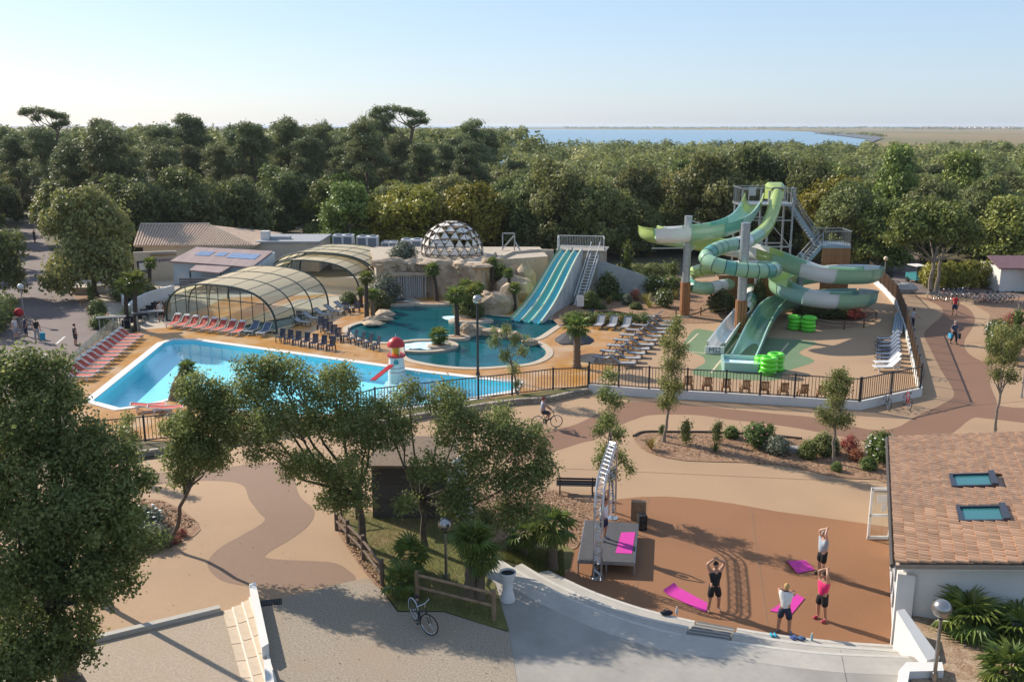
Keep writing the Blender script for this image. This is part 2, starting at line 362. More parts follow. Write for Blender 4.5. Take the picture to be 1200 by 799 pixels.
struct_paths = [
 ('resin_pavement', m_peach, 0.0, 0, [(-80, 640), (60, 562), (100, 549), (160, 541), (250, 528), (420, 500), (600, 470), (690, 460), (750, 462), (1005, 476), (1078, 460), (1078, 453), (1062, 372), (1045, 340), (1062, 336), (1110, 346), (1270, 352), (1270, 540), (1045, 640), (1045, 765), (860, 748), (810, 738), (720, 708), (660, 682), (640, 662), (420, 690), (330, 712), (262, 717), (150, 746), (-80, 800)]),
 ('resin_brown_band', m_brown, .005, 4, [(1062, 346), (1092, 354), (1104, 362), (1103, 371), (1090, 382), (1083, 392), (1090, 408), (1102, 432), (1118, 460), (1107, 472), (1075, 487), (1050, 501), (1017, 503), (960, 490), (900, 484), (815, 475), (765, 471), (725, 472), (700, 485), (675, 497), (647, 505), (600, 520), (600, 545), (640, 532), (680, 519), (700, 514), (725, 499), (747, 490), (765, 486), (815, 486), (852, 491), (925, 500), (1000, 514), (1030, 519), (1105, 512), (1137, 491), (1155, 490), (1230, 497), (1230, 481), (1175, 476), (1167, 467), (1160, 447), (1165, 432), (1136, 415), (1130, 400), (1140, 383), (1142, 371), (1130, 358), (1105, 352)]),
 ('resin_mauve_band', m_mauve, .005, 4, [(165, 556), (250, 549), (322, 541), (342, 550), (346, 566), (352, 582), (368, 598), (362, 615), (340, 632), (315, 647), (315, 654), (360, 657), (390, 659), (407, 667), (413, 681), (339, 691), (317, 687), (287, 686), (260, 680), (245, 667), (245, 655), (260, 640), (287, 625), (310, 610), (303, 600), (292, 585), (282, 567), (240, 563), (165, 568)]),
 ('resin_plaza', m_plaza, .006, 0, [(690, 600), (725, 584.5), (752, 582), (780, 581.5), (820, 584.5), (860, 590), (910, 599), (980, 608.5), (1048, 618), (1062, 772), (1030, 760), (860, 748), (810, 740), (720, 710), (656, 684), (655, 660), (672, 640)]),
 ('asphalt_lane', m_asph, .002, 3, [(-60, 480), (95, 412), (122, 394), (133, 386), (98, 345), (85, 330), (62, 300), (52, 280), (45, 262), (28, 262), (12, 285), (4, 330), (-60, 352)]),
 ('pool_deck', m_deck, .003, 0, [(90, 512), (78, 458), (165, 383), (195, 383), (225, 352), (330, 340), (440, 330), (600, 330), (690, 368), (765, 372), (795, 384), (797, 412), (786, 440), (755, 456), (690, 451), (600, 464), (440, 482), (205, 517)]),
 ('splash_deck', m_peach, .005, 0, [(690, 449.8), (760, 456), (1005, 469), (1075, 455), (1062, 400), (1052, 365), (1035, 338), (1010, 318), (900, 318), (780, 330), (772, 372), (795, 384)]),
 ('courtyard_paving', m_pale, .004, 0, [(84, 335), (110, 322), (240, 318), (270, 345), (195, 384), (165, 386), (135, 378), (118, 358)]),
 ('service_lane', m_asph, .003, 0, [(1045, 340), (1048, 305), (1075, 300), (1090, 330), (1200, 345), (1270, 350), (1270, 356), (1110, 348), (1060, 341)]),
]
for nm, mt, off, sm, px in struct_paths:
    if nm == 'pool_deck': sheet(nm, px, mt, off, sm, False, (poolA, poolB, poolC))
    else: sheet(nm, px, mt, off, sm, nm.startswith('resin'))
sheet('covered_floor', [(198, 377.5), (324, 392), (388, 362), (441, 343), (462, 322), (330, 328), (230, 350)], M('covered_paving', (.40, .37, .31), (.33, .30, .25), scale=2, rough=.6, c3=(.45, .36, .24), s3=.5, f3=.5), .008, 0, False, (poolC,))
sheet('court_patch', [(814, 386), (803, 400), (799, 408), (806, 412), (822, 417), (826, 425), (812, 434), (822, 441), (905, 446), (918, 437), (930, 432), (955, 423), (936, 413), (958, 402), (932, 398), (905, 396), (865, 393), (835, 388)], m_green, .010, 3, False)
for a, b in (((803, 405), (818, 391)), ((800, 411), (848, 417)), ((833, 437), (865, 397)), ((914, 414), (924, 402))):
    A, B = W(*a), W(*b); mb = MB(); mb.beam(A+Vector((0, 0, .0125)), B+Vector((0, 0, .0125)), .14, .005); struct(mb.build('court_line', m_line))
m_seam = M('pavement_seam', (.24, .165, .11), rough=.9)
for a, b in (((640, 548), (1040, 566)), ((700, 470), (742, 508)), ((860, 478), (872, 506)), ((980, 488), (965, 514)), ((1090, 480), (1200, 470)), ((1085, 430), (1160, 424)), ((1100, 400), (1150, 402)), ((880, 595), (900, 735)), ((760, 583), (745, 700))):
    A, B = W(*a), W(*b); struct(MB().beam(Vector((A.x, A.y, .0115)), Vector((B.x, B.y, .0115)), .02, .004).build('pavement_seam', m_seam))
# lane markings and pink strip beside the lane
for a, b in (((66, 403), (76, 394.5)), ((46, 421), (54, 415))):
    A, B = W(*a), W(*b); struct(MB().beam(A+Vector((0, 0, .008)), B+Vector((0, 0, .008)), .16, .004).build('lane_marking', M('lane_paint', (.6, .58, .55), rough=.8)))
sheet('red_paving_strip', [(78, 428), (118, 396), (133, 402), (86, 442)], M('red_paving', (.42, .17, .13), (.34, .13, .10), scale=3, rough=.85), .006, 0, False)

# ---- pools: basin, water, coping
def pool(name, loop, depth, liner, water, label, lvl=-.12, cope_w=.42, steps=None):
    t = thing(name, label, 'pool'); n = len(loop)
    lp = [(p[0], p[1]) for p in loop]
    if area2(lp) < 0: lp = lp[::-1]
    mb = MB(); rows = [[(x, y, .0) for x, y in lp], [(x, y, -depth) for x, y in lp]]
    mb.grid(rows, True); tri = tessellate_polygon([[Vector((x, y, 0)) for x, y in lp]])
    mb.add([(x, y, -depth) for x, y in lp], [tuple(q) for q in tri])
    mb.build('basin', liner, t)
    link('water_surface', fill_mesh('water_surface', [lp], water, lvl), t)
    mb = MB(); ribbon(mb, lp, -.03, cope_w, -.02, .045); mb.build('coping', m_white if name == 'swimming_pool' else m_cope, t)
    return t
pa = pool('swimming_pool', poolA, 1.15, m_basin, m_water, 'bright blue angular swimming pool behind the trees', -.14, .5)
pb = pool('lagoon_pool', poolB, 1.4, m_lagoon, m_lagw, 'teal free-form lagoon pool with rocks and palm islands', -.10, .5)
pc = pool('covered_pool', poolC, 1.1, M('covered_liner', (.20, .42, .44), scale=1, rough=.5), m_lagw, 'green tinted pool under the arched glazed covers', -.08, .35)
# broad entry steps at the east end of the blue pool
for k in range(3):
    a, b, c2, d = W(452+10*k, 432+k*1.5), W(462+10*k, 433+k*1.5), W(436+12*k, 478-k*3), W(424+12*k, 480-k*3)
    MB().prism([(p.x, p.y) for p in (a, b, c2, d)], -1.14, -.85+.22*k).build('pool_step', M('pool_step', (.45, .72, .78), scale=1, rough=.5), pa)
# whirlpool ring and foam in the lagoon
jc = W(497, 405); ring = [(jc.x+2.35*math.cos(a), jc.y+1.9*math.sin(a)) for a in [2*math.pi*i/28 for i in range(28)]]
mb = MB(); ribbon(mb, ring, -.2, .22, -1.3, .05); mb.build('whirlpool_rim', m_cope, pb)
def foam(px, py, rx, ry, seed):
    rnd = random.Random(seed); c0 = W(px, py, -.07); mb = MB(); pts = []
    for i in range(22):
        a = 2*math.pi*i/22; r = 1+rnd.uniform(-.25, .2); pts.append((c0.x+rx*r*math.cos(a), c0.y+ry*r*math.sin(a)))
    mb.prism(pts, -.105, -.075+seed*.0007); mb.build('foam_patch', m_foam, pb)
foam(497, 404, 1.7, 1.3, 1); foam(536, 372, 1.4, .9, 2); foam(552, 368, .8, .6, 3); foam(486, 353, 1.3, .7, 4); foam(470, 408, .7, .5, 5)
# tile band on the bottom and legs' dark inlet lines of the far bank keep the water from reading flat

# ---- terrace and amphitheatre steps
def Wz(px, z): return [W(x, y, z) for x, y in px]
e0 = smooth_open(Wz([(584, 654), (620, 675), (660, 696), (700, 713), (750, 730), (800, 743)], TERR), 4)
e0r = smooth_open(Wz([(852, 750), (890, 755), (930, 760), (980, 764.5), (1064, 768)], TERR), 4)
back = Wz([(1090, 772), (1100, 860), (605, 860), (594, 735), (581, 683), (563, 669)], TERR)
m_nose = M('nosing_concrete', (.50, .47, .42), (.44, .41, .36), scale=6, rough=.85)
root = thing('amphitheatre_steps', 'curved pale concrete terrace and steps going down to the exercise plaza', 'steps')
top_loop = [(p.x, p.y) for p in e0+e0r+back]
MB().prism(top_loop, -.2, TERR).build('terrace_slab', m_conc, root)
band = [(p.x, p.y) for p in e0+e0r] ; inner = [(p.x+(-.35 if i < len(e0) else .05), p.y-1.05) for i, p in enumerate(e0+e0r)]
MB().prism(band+inner[::-1], TERR-.05, TERR+.004).build('terrace_edge_band', m_step, root)
for ee in (e0, e0r): nz = MB(); ribbon(nz, [(p.x, p.y) for p in ee], .012, .14, TERR-.03, TERR+.01, False); nz.build('edge_strip', m_nose, root)
for z, Lp, Rp in ((.7, [(612, 660), (650, 682), (700, 704), (750, 721), (807, 733.5)], [(860, 740), (900, 746.5), (950, 753), (1000, 757), (1056, 761)]),
                  (.35, [(643, 668), (690, 690), (740, 708), (780, 719), (815, 727)], [(864, 735), (900, 741), (950, 747.5), (1000, 752), (1046, 755)])):
    for px, eb in ((Lp, e0), (Rp, e0r)):
        e = smooth_open(Wz(px, z), 4)
        lp = [(p.x, p.y) for p in e] + [(p.x-.05, p.y-.25) for p in eb[::-1]]
        MB().prism(lp, -.15, z).build('seat_tier', m_step, root)
        nz = MB(); ribbon(nz, [(p.x, p.y) for p in e], .012, .16, z-.03, z+.008, False); nz.build('edge_strip', m_nose, root)
for k in range(7):
    f = (k+.5)/7; a = W(600+f*480, 700+f*62, TERR); b = W(560+f*560, 840, TERR); a.y -= .6
    if k == 5: MB().beam(Vector((a.x, a.y, TERR+.004)), Vector((b.x, b.y, TERR+.004)), .012, .006).build('expansion_joint', M('joint_dark', (.10, .095, .09), rough=.9), root)
# narrow stair between the tiers
tl, tr_, bl, br = W(801, 743.5, TERR), W(851, 750, TERR), W(818, 728.5, 0), W(862, 737, 0)
for k in range(5):
    f0, f1 = (k+.0)/5.5, (k+1.0)/5.5; z = TERR-(k+1)*TERR/6
    q = [tl.lerp(bl, f0), tr_.lerp(br, f0), tr_.lerp(br, f1), tl.lerp(bl, f1)]
    MB().prism([(p.x, p.y) for p in q], -.12, z).build('stair_step', m_conc, root)
    MB().beam(Vector((q[3].x, q[3].y-.05, z)), Vector((q[2].x, q[2].y-.05, z)), .09, .012).build('edge_strip', M('stair_edge_line', (.14, .135, .13), rough=.9), root)  # dark line painted along each tread edge so the steps read apart
# ground floor of the garden, beds and gravel
sheet('garden_grass', [(393, 612), (402, 597), (440, 600), (540, 596), (566, 576), (640, 572), (705, 590), (674, 640), (664, 680), (584, 658), (560, 668), (580, 684), (597, 740), (575, 734), (520, 716), (467, 716), (447, 689), (432, 676), (415, 650)], m_grass, .012)
sheet('bark_mulch_bank', [(545, 602), (566, 577), (640, 573), (704, 590), (690, 616), (676, 642), (664, 640), (640, 618), (600, 632), (566, 640), (545, 625)], m_mulch, .03, 2)
sheet('bark_mulch_edge', [(393, 612), (400, 600), (408, 622), (424, 640), (440, 652), (452, 676), (446, 690), (432, 677), (414, 652), (398, 628)], m_mulch, .028, 2)
sheet('mulch_island', [(742, 512), (755, 507), (790, 507), (840, 507.5), (900, 511), (940, 515), (1000, 520), (1048, 526), (1050, 566), (1027, 562), (995, 561), (965, 556), (915, 545), (865, 542), (802, 540), (768, 533), (750, 524)], m_mulch, .03, 2, False)
isl = [W(*p) for p in [(742, 512), (755, 507), (790, 507), (840, 507.5), (900, 511), (940, 515)]]
mb = MB(); ribbon(mb, smooth_open(isl, 5), -.04, .05, 0, .12, False); struct(mb.build('island_edging', M('edging_steel', (.10, .07, .055), rough=.7)))
sheet('side_bed', [(108, 605), (150, 588), (190, 586), (232, 612), (228, 628), (196, 640), (170, 655), (108, 665)], m_mulch, .02, 2)
sheet('planted_bank', [(655, 383), (652, 364), (700, 352), (760, 336), (830, 330), (845, 348), (830, 362), (800, 372), (765, 374), (757, 385), (745, 370), (700, 366)], m_mulch, .10, 2, False)
sheet('slide_garden', [(765, 374), (830, 340), (905, 352), (890, 366), (848, 377), (810, 379)], m_mulch, .03, 2, False)
sheet('spiral_bed', [(930, 358), (990, 352), (1028, 366), (1020, 378), (985, 385), (940, 382)], m_mulch, .03, 2, False)
sheet('roadside_bed', [(85, 345), (112, 343), (133, 385), (122, 392), (112, 373)], m_mulch, .02, 2, False)
sheet('corner_bed', [(1142, 352), (1160, 368), (1157, 412), (1175, 425), (1270, 430), (1270, 352)], m_mulch, .025, 2, False)
sheet('gravel_path', [(286, 712), (303, 709), (325, 702), (360, 693.5), (415, 680), (432, 677.5), (446, 690), (466, 717), (520, 717), (577, 735), (597, 741), (615, 860), (318, 860), (304, 790)], m_gravel, .008)
sheet('gravel_square', [(-60, 860), (-60, 800), (148, 746), (259, 717.5), (278, 713), (318, 860)], m_sandg, .010)
def kerb(a, b, w=.22, h=.16, mat=m_step):
    A, B = WT(*a), WT(*b); z = Vector((0, 0, h/2))
    return struct(MB().beam(A+z, B+z, w, h).build('kerb', mat))
kerb((60, 764), (258, 715.5)); kerb((14, 772), (4, 830), .3)
# long shallow paved steps beside the gravel square, laid slab by slab
pv = thing('paved_steps', 'three long shallow pale stone steps beside the gravel square', 'steps')
m_slab = M('stone_slab', (.56, .45, .33), (.48, .385, .28), scale=4, rough=.85, rand=.08, coord='obj')
cols = [((261, 716), (288, 815)), ((273, 713), (301, 815)), ((284.5, 709), (315, 812)), ((293, 705), (325, 811))]
for c_ in range(3):
    for k in range(5):
        q = []
        for (t0, b0), f in ((cols[c_], k/5+.004), (cols[c_+1], k/5+.004), (cols[c_+1], (k+1)/5-.004), (cols[c_], (k+1)/5-.004)):
            q.append(WT(t0[0]+(b0[0]-t0[0])*f, t0[1]+(b0[1]-t0[1])*f))
        cx, cy_ = sum(p.x for p in q)/4, sum(p.y for p in q)/4; z = TERR+.03+.05*c_
        MB().prism([(p.x-cx, p.y-cy_) for p in q], -.3, .0).build('stone_slab', m_slab, pv, loc=(cx, cy_, z))
    A, B = cols[c_+1]; a, b = WT(*A), WT(*B); zz = TERR+.05+.05*c_
    MB().beam(Vector((a.x, a.y, zz)), Vector((b.x, b.y, zz)), .07, .05).build('step_nosing', M('nosing_pale', (.75, .70, .6), rough=.8), pv)
wb = [WT(*p) for p in [(293, 700), (300.5, 697), (316, 771), (308, 776)]]
mb = MB().prism([(p.x, p.y) for p in wb], TERR-.25, TERR+.48)
tag(mb.build('white_block_wall', m_white), 'long low white concrete block wall beside the paved steps', 'wall')
wb = [WT(*p) for p in [(310, 792), (318, 790), (326, 840), (316, 845)]]
tag(MB().prism([(p.x, p.y) for p in wb], TERR-.25, TERR+.5).build('white_block_wall', m_white), 'second white block wall cut off by the bottom edge', 'wall')
dr = thing('drain_grate', 'small dark metal drain grate by the white block wall', 'drain', WT(317, 706)+Vector((0, 0, .012)), .25)
mb = MB()
for i in range(9): mb.box((-.32+i*.08, 0, .01), (.045, .34, .02))
mb.build('bars', M('cast_iron', (.06, .06, .06), rough=.6, metal=.6), dr); MB().box((0, 0, 0), (.72, .4, .008)).build('pit', M('dark_void', (.01, .01, .01)), dr)

# ---- far country: bay, marsh, sea
m_bay = M('bay_water', (.19, .31, .41), (.17, .29, .39), scale=.01, rough=.35, spec=.15)
m_marsh = M('marsh', (.25, .175, .085), (.16, .125, .06), scale=.006, rough=.95, c3=(.09, .11, .04), s3=.0025, f3=.9, stretch=(1, .25, 1))
def far(nm, px, mat, z): return struct(link(nm, fill_mesh(nm, [[W(*p) for p in px]], mat, z)))
far('marsh', [(560, 150.2), (800, 150.1), (1300, 150.0), (1300, 178), (560, 178)], m_marsh, .5)
far('bay', [(520, 152.3), (650, 151.9), (760, 152.5), (900, 153.2), (950, 155), (962, 158), (988, 161), (1018, 165), (1020, 168), (1000, 178), (800, 200), (520, 200)], m_bay, 1.0)
far('mud_flat', [(948, 154.6), (1010, 157), (1035, 163), (1022, 168.3), (1017, 164.6), (988, 160.8), (962, 157.8)], M('mud_grey', (.12, .12, .12), scale=.01, rough=.5), 1.4)
far('sea', [(300, 147.7), (1300, 147.7), (1300, 149.3), (1000, 149.5), (300, 150.2)], m_bay, 1.0)

# ================================================================ TREES AND PLANTS
def np_mesh(name, V, Q, mat, tone=None):
    me = bpy.data.meshes.new(name); n = len(V); m = len(Q); k = Q.shape[1]
    me.vertices.add(n); me.vertices.foreach_set('co', V.astype(np.float32).ravel())
    me.loops.add(m*k); me.loops.foreach_set('vertex_index', Q.astype(np.int32).ravel())
    me.polygons.add(m); me.polygons.foreach_set('loop_start', np.arange(0, m*k, k, dtype=np.int32)); me.polygons.foreach_set('loop_total', np.full(m, k, dtype=np.int32))
    if tone is not None:
        a = me.attributes.new('tone', 'FLOAT', 'FACE'); a.data.foreach_set('value', tone.astype(np.float32))
    me.materials.append(mat); me.update(calc_edges=True); return me
def unit(rg, n):
    v = rg.normal(size=(n, 3)); return v/np.linalg.norm(v, axis=1, keepdims=True)
def leaf_quads(rg, P, N, ln, wd, tone):
    """rhombic leaves at P lying roughly across N"""
    n = len(P); r = unit(rg, n); N = N/np.maximum(1e-6, np.linalg.norm(N, axis=1, keepdims=True))
    a = np.cross(N, r); a /= np.maximum(1e-6, np.linalg.norm(a, axis=1, keepdims=True)); b = np.cross(N, a)
    s = rg.uniform(.6, 1.35, (n, 1))
    V = np.stack([P-a*ln*s*.5, P+b*wd*s*.5+N*wd*.12, P+a*ln*s*.5, P-b*wd*s*.5+N*wd*.12], 1).reshape(-1, 3)
    return V, np.arange(4*n).reshape(n, 4), tone
def crown(seed, lobes, ncl, per, leaf, wd, spread, low=-.45, shell=.72, core=True, up=.35, rnd_n=.75, fill=.12, sub=11):
    """clusters of leaves over a set of ellipsoid lobes ((x,y,z),(rx,ry,rz)); returns arrays"""
    rg = np.random.default_rng(seed)
    if sub:                                                          # break every lobe into tufts so that light and shade fall in clumps
        new = []
        for c_, r_ in lobes:
            for u in unit(rg, sub):
                if u[2] < low: continue
                q = np.array(c_)+u*np.array(r_)*rg.uniform(.62, .86); k_ = rg.uniform(.26, .44); new.append((q, np.array(r_)*k_))
        lobes = new + [(l[0], (l[1][0]*.7, l[1][1]*.7, l[1][2]*.7)) for l in lobes]
    Cn = np.array([l[0] for l in lobes], float); Rd = np.array([l[1] for l in lobes], float)
    tuft_t = rg.random(len(lobes))
    w = (Rd[:, 0]*Rd[:, 1]+Rd[:, 0]*Rd[:, 2]+Rd[:, 1]*Rd[:, 2]); w /= w.sum()
    k = rg.choice(len(lobes), ncl*2, p=w); d = unit(rg, ncl*2)
    keep = d[:, 2] > low + rg.uniform(-.25, .25, ncl*2); k, d = k[keep], d[keep]
    rr = shell + (1.06-shell)*rg.random(len(k))**.6
    inner = rg.random(len(k)) < fill; rr[inner] *= rg.uniform(.35, .9, inner.sum())
    P = Cn[k] + d*Rd[k]*rr[:, None]
    ins = np.zeros(len(P), bool)
    for j in range(len(lobes)):
        q = np.linalg.norm((P-Cn[j])/Rd[j], axis=1); ins |= (q < .66) & (k != j)
    ok = (~ins) | (rg.random(len(P)) < .1); P, d, k = P[ok][:ncl], d[ok][:ncl], k[ok][:ncl]
    n = len(P); ct = np.clip(.55*tuft_t[k]+.3*rg.random(n)+.22*np.clip(d[:, 2], -.5, 1), 0, 1)  # clusters facing up are painted lighter, as highlights on the tufts
    PP = np.repeat(P, per, 0) + rg.normal(size=(n*per, 3))*spread
    NN = np.repeat(d, per, 0)*1.2 + rg.normal(size=(n*per, 3))*rnd_n*.8 + np.array([0, 0, up])
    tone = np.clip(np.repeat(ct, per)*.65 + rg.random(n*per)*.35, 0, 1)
    return leaf_quads(rg, PP, NN, leaf, wd, tone)
def join(*parts):
    Vs, Qs, Ts = [], [], []; o = 0
    for V, Q, t in parts:
        Vs.append(V); Qs.append(Q+o); Ts.append(t); o += len(V)
    return np.concatenate(Vs), np.concatenate(Qs), np.concatenate(Ts)
m_bark = M('bark_grey', (.13, .105, .08), (.06, .05, .04), scale=5, rough=.95, bump=.03, bscale=9, coord='obj')
m_barkp = M('bark_pine', (.17, .115, .085), (.075, .055, .045), scale=3, rough=.95, bump=.04, bscale=6, coord='obj')
m_barkl = M('bark_pale', (.26, .22, .17), (.15, .125, .10), scale=4, rough=.95, bump=.02, bscale=8, coord='obj')
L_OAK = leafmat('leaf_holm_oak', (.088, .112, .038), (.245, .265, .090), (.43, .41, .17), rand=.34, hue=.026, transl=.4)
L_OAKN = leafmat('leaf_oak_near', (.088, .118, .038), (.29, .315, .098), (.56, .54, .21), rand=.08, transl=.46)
L_PINE = leafmat('leaf_pine', (.085, .112, .050), (.225, .25, .10), (.33, .345, .14), rand=.22, transl=.28)
L_LIME = leafmat('leaf_light', (.095, .135, .03), (.26, .30, .065), (.42, .42, .10), rand=.18)
L_GOLD = leafmat('leaf_gold', (.12, .13, .018), (.34, .28, .035), (.56, .30, .035), rand=.12)
L_RUST = leafmat('leaf_rust', (.20, .10, .02), (.34, .17, .03), (.42, .24, .05), rand=.1)
L_BUSH = leafmat('leaf_bush', (.055, .09, .022), (.17, .21, .05), (.30, .33, .09), rand=.22, transl=.3)
L_DRY = leafmat('leaf_dry', (.20, .17, .05), (.42, .34, .10), (.5, .42, .16), rand=.15)
L_RED = leafmat('leaf_red', (.20, .05, .03), (.34, .09, .05), (.42, .2, .1), rand=.15)
L_PALM = leafmat('leaf_palm', (.06, .10, .02), (.18, .23, .05), (.40, .40, .10), rand=.14, transl=.25, rough=.4)
L_SILV = leafmat('leaf_silver', (.10, .12, .08), (.20, .22, .15), (.30, .31, .22), rand=.15)

def branch(mb, a, b, r0, r1, rg, n=6, k=5, wob=.12):
    a, b = Vector(a), Vector(b); pts = []; L_ = (b-a).length
    for i in range(k+1):
        f = i/k; p = a.lerp(b, f); j = wob*L_*math.sin(math.pi*f)*.4
        p += Vector((rg.uniform(-j, j), rg.uniform(-j, j), j*.5)); pts.append(p)
    mb.tube(pts, [r0+(r1-r0)*i/k for i in range(k+1)], n); return pts
def wood(seed, base, fork, lobes, r, mat, lean=0, n=8):
    """tapered trunk up to the fork and a limb into every lobe"""
    rg = random.Random(seed); mb = MB(); base, fork = Vector(base), Vector(fork)
    tr = branch(mb, base, fork, r, r*.68, rg, n, 6, .10+lean)
    mb.cyl(base+Vector((0, 0, -.1)), base+Vector((0, 0, .35)), r*1.5, r*.98, n)
    for c_, rd in lobes:
        c_ = Vector(c_); s0 = tr[rg.choice((-1, -2, -2))]; m = s0.lerp(c_, .55)+Vector((0, 0, -.1*(c_-s0).length))
        p = branch(mb, s0, m, r*.5, r*.3, rg, 6, 3); branch(mb, p[-1], c_, r*.3, r*.08, rg, 5, 3)
        for _ in range(2):
            d = Vector((rg.uniform(-1, 1), rg.uniform(-1, 1), rg.uniform(-.2, .9))); e = c_+Vector((d.x*rd[0], d.y*rd[1], d.z*rd[2]))*.75
            branch(mb, p[-1].lerp(c_, .5), e, r*.16, r*.04, rg, 4, 3)
    return mb

# ---- forest prototypes, modelled at the origin
PROTO = {}
def proto(key, mat, bark, lobes, trunk, ncl, per, leaf, wd, spread, seed, r, **kw):
    V, Q, t = crown(seed, lobes, ncl, per, leaf, wd, spread, **kw)
    PROTO[key] = (np_mesh('crown_'+key, V, Q, mat, t), wood(seed, (0, 0, 0), trunk, lobes if r > 0 else [], abs(r), bark).mesh('trunk_'+key, bark, True, False))
def oak_lobes(seed, R, h, n=9):
    rg = random.Random(seed); out = [((0, 0, h*.62), (R*.72, R*.72, h*.34))]
    for i in range(n):
        a = 2*math.pi*(i+rg.uniform(-.3, .3))/n; q = rg.uniform(.45, .72)*R; z = h*rg.uniform(.40, .74)
        s = rg.uniform(.34, .5)*R; out.append(((q*math.cos(a), q*math.sin(a), z), (s, s, s*rg.uniform(.75, 1.0))))
    for i in range(4):
        a = rg.uniform(0, 6.28); q = rg.uniform(.1, .4)*R; s = rg.uniform(.3, .42)*R
        out.append(((q*math.cos(a), q*math.sin(a), h-s*.8*rg.uniform(.9, 1.3)), (s, s, s*.8)))
    for i in range(6):                                             # skirts that come down to the undergrowth
        a = 2*math.pi*i/6+rg.uniform(-.4, .4); s = rg.uniform(.3, .42)*R
        out.append(((.62*R*math.cos(a), .62*R*math.sin(a), h*rg.uniform(.18, .32)), (s, s, s*.9)))
    return out
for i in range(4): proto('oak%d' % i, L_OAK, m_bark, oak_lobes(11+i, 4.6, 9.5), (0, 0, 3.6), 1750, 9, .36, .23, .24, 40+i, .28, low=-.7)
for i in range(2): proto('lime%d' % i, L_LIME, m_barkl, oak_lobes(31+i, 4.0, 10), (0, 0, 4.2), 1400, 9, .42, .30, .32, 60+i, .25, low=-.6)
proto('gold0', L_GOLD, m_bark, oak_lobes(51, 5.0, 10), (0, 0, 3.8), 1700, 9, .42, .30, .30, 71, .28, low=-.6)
proto('rust0', L_RUST, m_bark, oak_lobes(52, 3.2, 8), (0, 0, 3), 600, 8, .36, .26, .3, 72, .2)
def pine_lobes(seed, h, n=13):
    rg = random.Random(seed); out = []
    for i in range(n):
        f = i/(n-1); a = i*2.4+rg.uniform(-.5, .5); z = h*(.55+.41*f); q = (1-f*.75)*rg.uniform(1.6, 3.6)
        s = rg.uniform(1.2, 2.1); out.append(((q*math.cos(a), q*math.sin(a), z+rg.uniform(-.5, .5)), (s*1.3, s*1.3, s*.6)))
    return out
for i in range(4): proto('pine%d' % i, L_PINE, m_barkp, pine_lobes(81+i, 17.5), (.4*(i-1.5), .2, 12.5), 1300, 10, .52, .15, .30, 90+i, .30, low=-.35, shell=.35, rnd_n=1.3, fill=.3)
# the gnarled pine on the skyline: one long arm of flat pads
fl = [((-4.6, 0, 18.6), (1.5, 1.2, .5)), ((-3.2, .4, 18.9), (1.3, 1.1, .45)), ((-1.6, 0, 18.8), (1.4, 1.1, .5)), ((0, .2, 18.4), (1.4, 1.1, .5)), ((1.8, 0, 17.9), (1.5, 1.2, .55)), ((3.0, .4, 16.8), (1.3, 1.1, .5)), ((-2.6, 0, 17.6), (1.2, 1, .4)), ((1.0, 0, 16.4), (1.2, 1.1, .5))]
proto('flag0', L_PINE, m_barkp, fl, (1.0, 0, 15.6), 420, 10, .5, .14, .26, 97, .3, low=-.3, shell=.3, rnd_n=1.3, fill=.3)

ROADX = [(-42, 88), (-75, 147)]
def in_clear(x, y):
    if -92 < x-(-42+(y-88)*-.56)+20 < 13 and False: return True
    d = abs(x-(-42-(y-90)*.585)+0.5)                                # the lane on the west
    if y < 150 and d < 5.5: return True
    if 36 < x < 62 and y < 104: return True
    if 40 < x < 50 and y < 125: return True
    return False
def front(x):                                                       # how near the wood comes, by x
    if x < -46: return 92
    if x < -12: return 126
    if x < 14: return 119
    if x < 44: return 113
    return 104
def tree(kind, key, label, x, y, s, rz, group, z=0, sz=None):
    cr_, tr_ = PROTO[key]
    t = thing(kind, label, 'tree', (x, y, z), rz, group); t.scale = (s, s, sz or s)
    link('crown', cr_, t); link('trunk', tr_, t); return t
rg = random.Random(5); GP = {'pine': 'pines of the wood behind the pools', 'oak': 'holm oaks of the wood behind the pools', 'lime': 'light green trees of the wood', 'gold': 'yellowing trees of the wood'}
LB = {'pine': 'dark umbrella pine', 'oak': 'rounded grey-green holm oak', 'lime': 'paler green leafy tree', 'gold': 'yellow-green turning tree'}
NM = {'pine': 'pine_tree', 'oak': 'holm_oak', 'lime': 'leafy_tree', 'gold': 'yellowing_tree'}
def px_of(x, y, z):
    d = y*CS-(z-H)*SN; return CX+F*x/d, CY-F*(y*SN+(z-H)*CS)/d
ntree = 0; far_trees = []
Y = 104.0; rown = 0
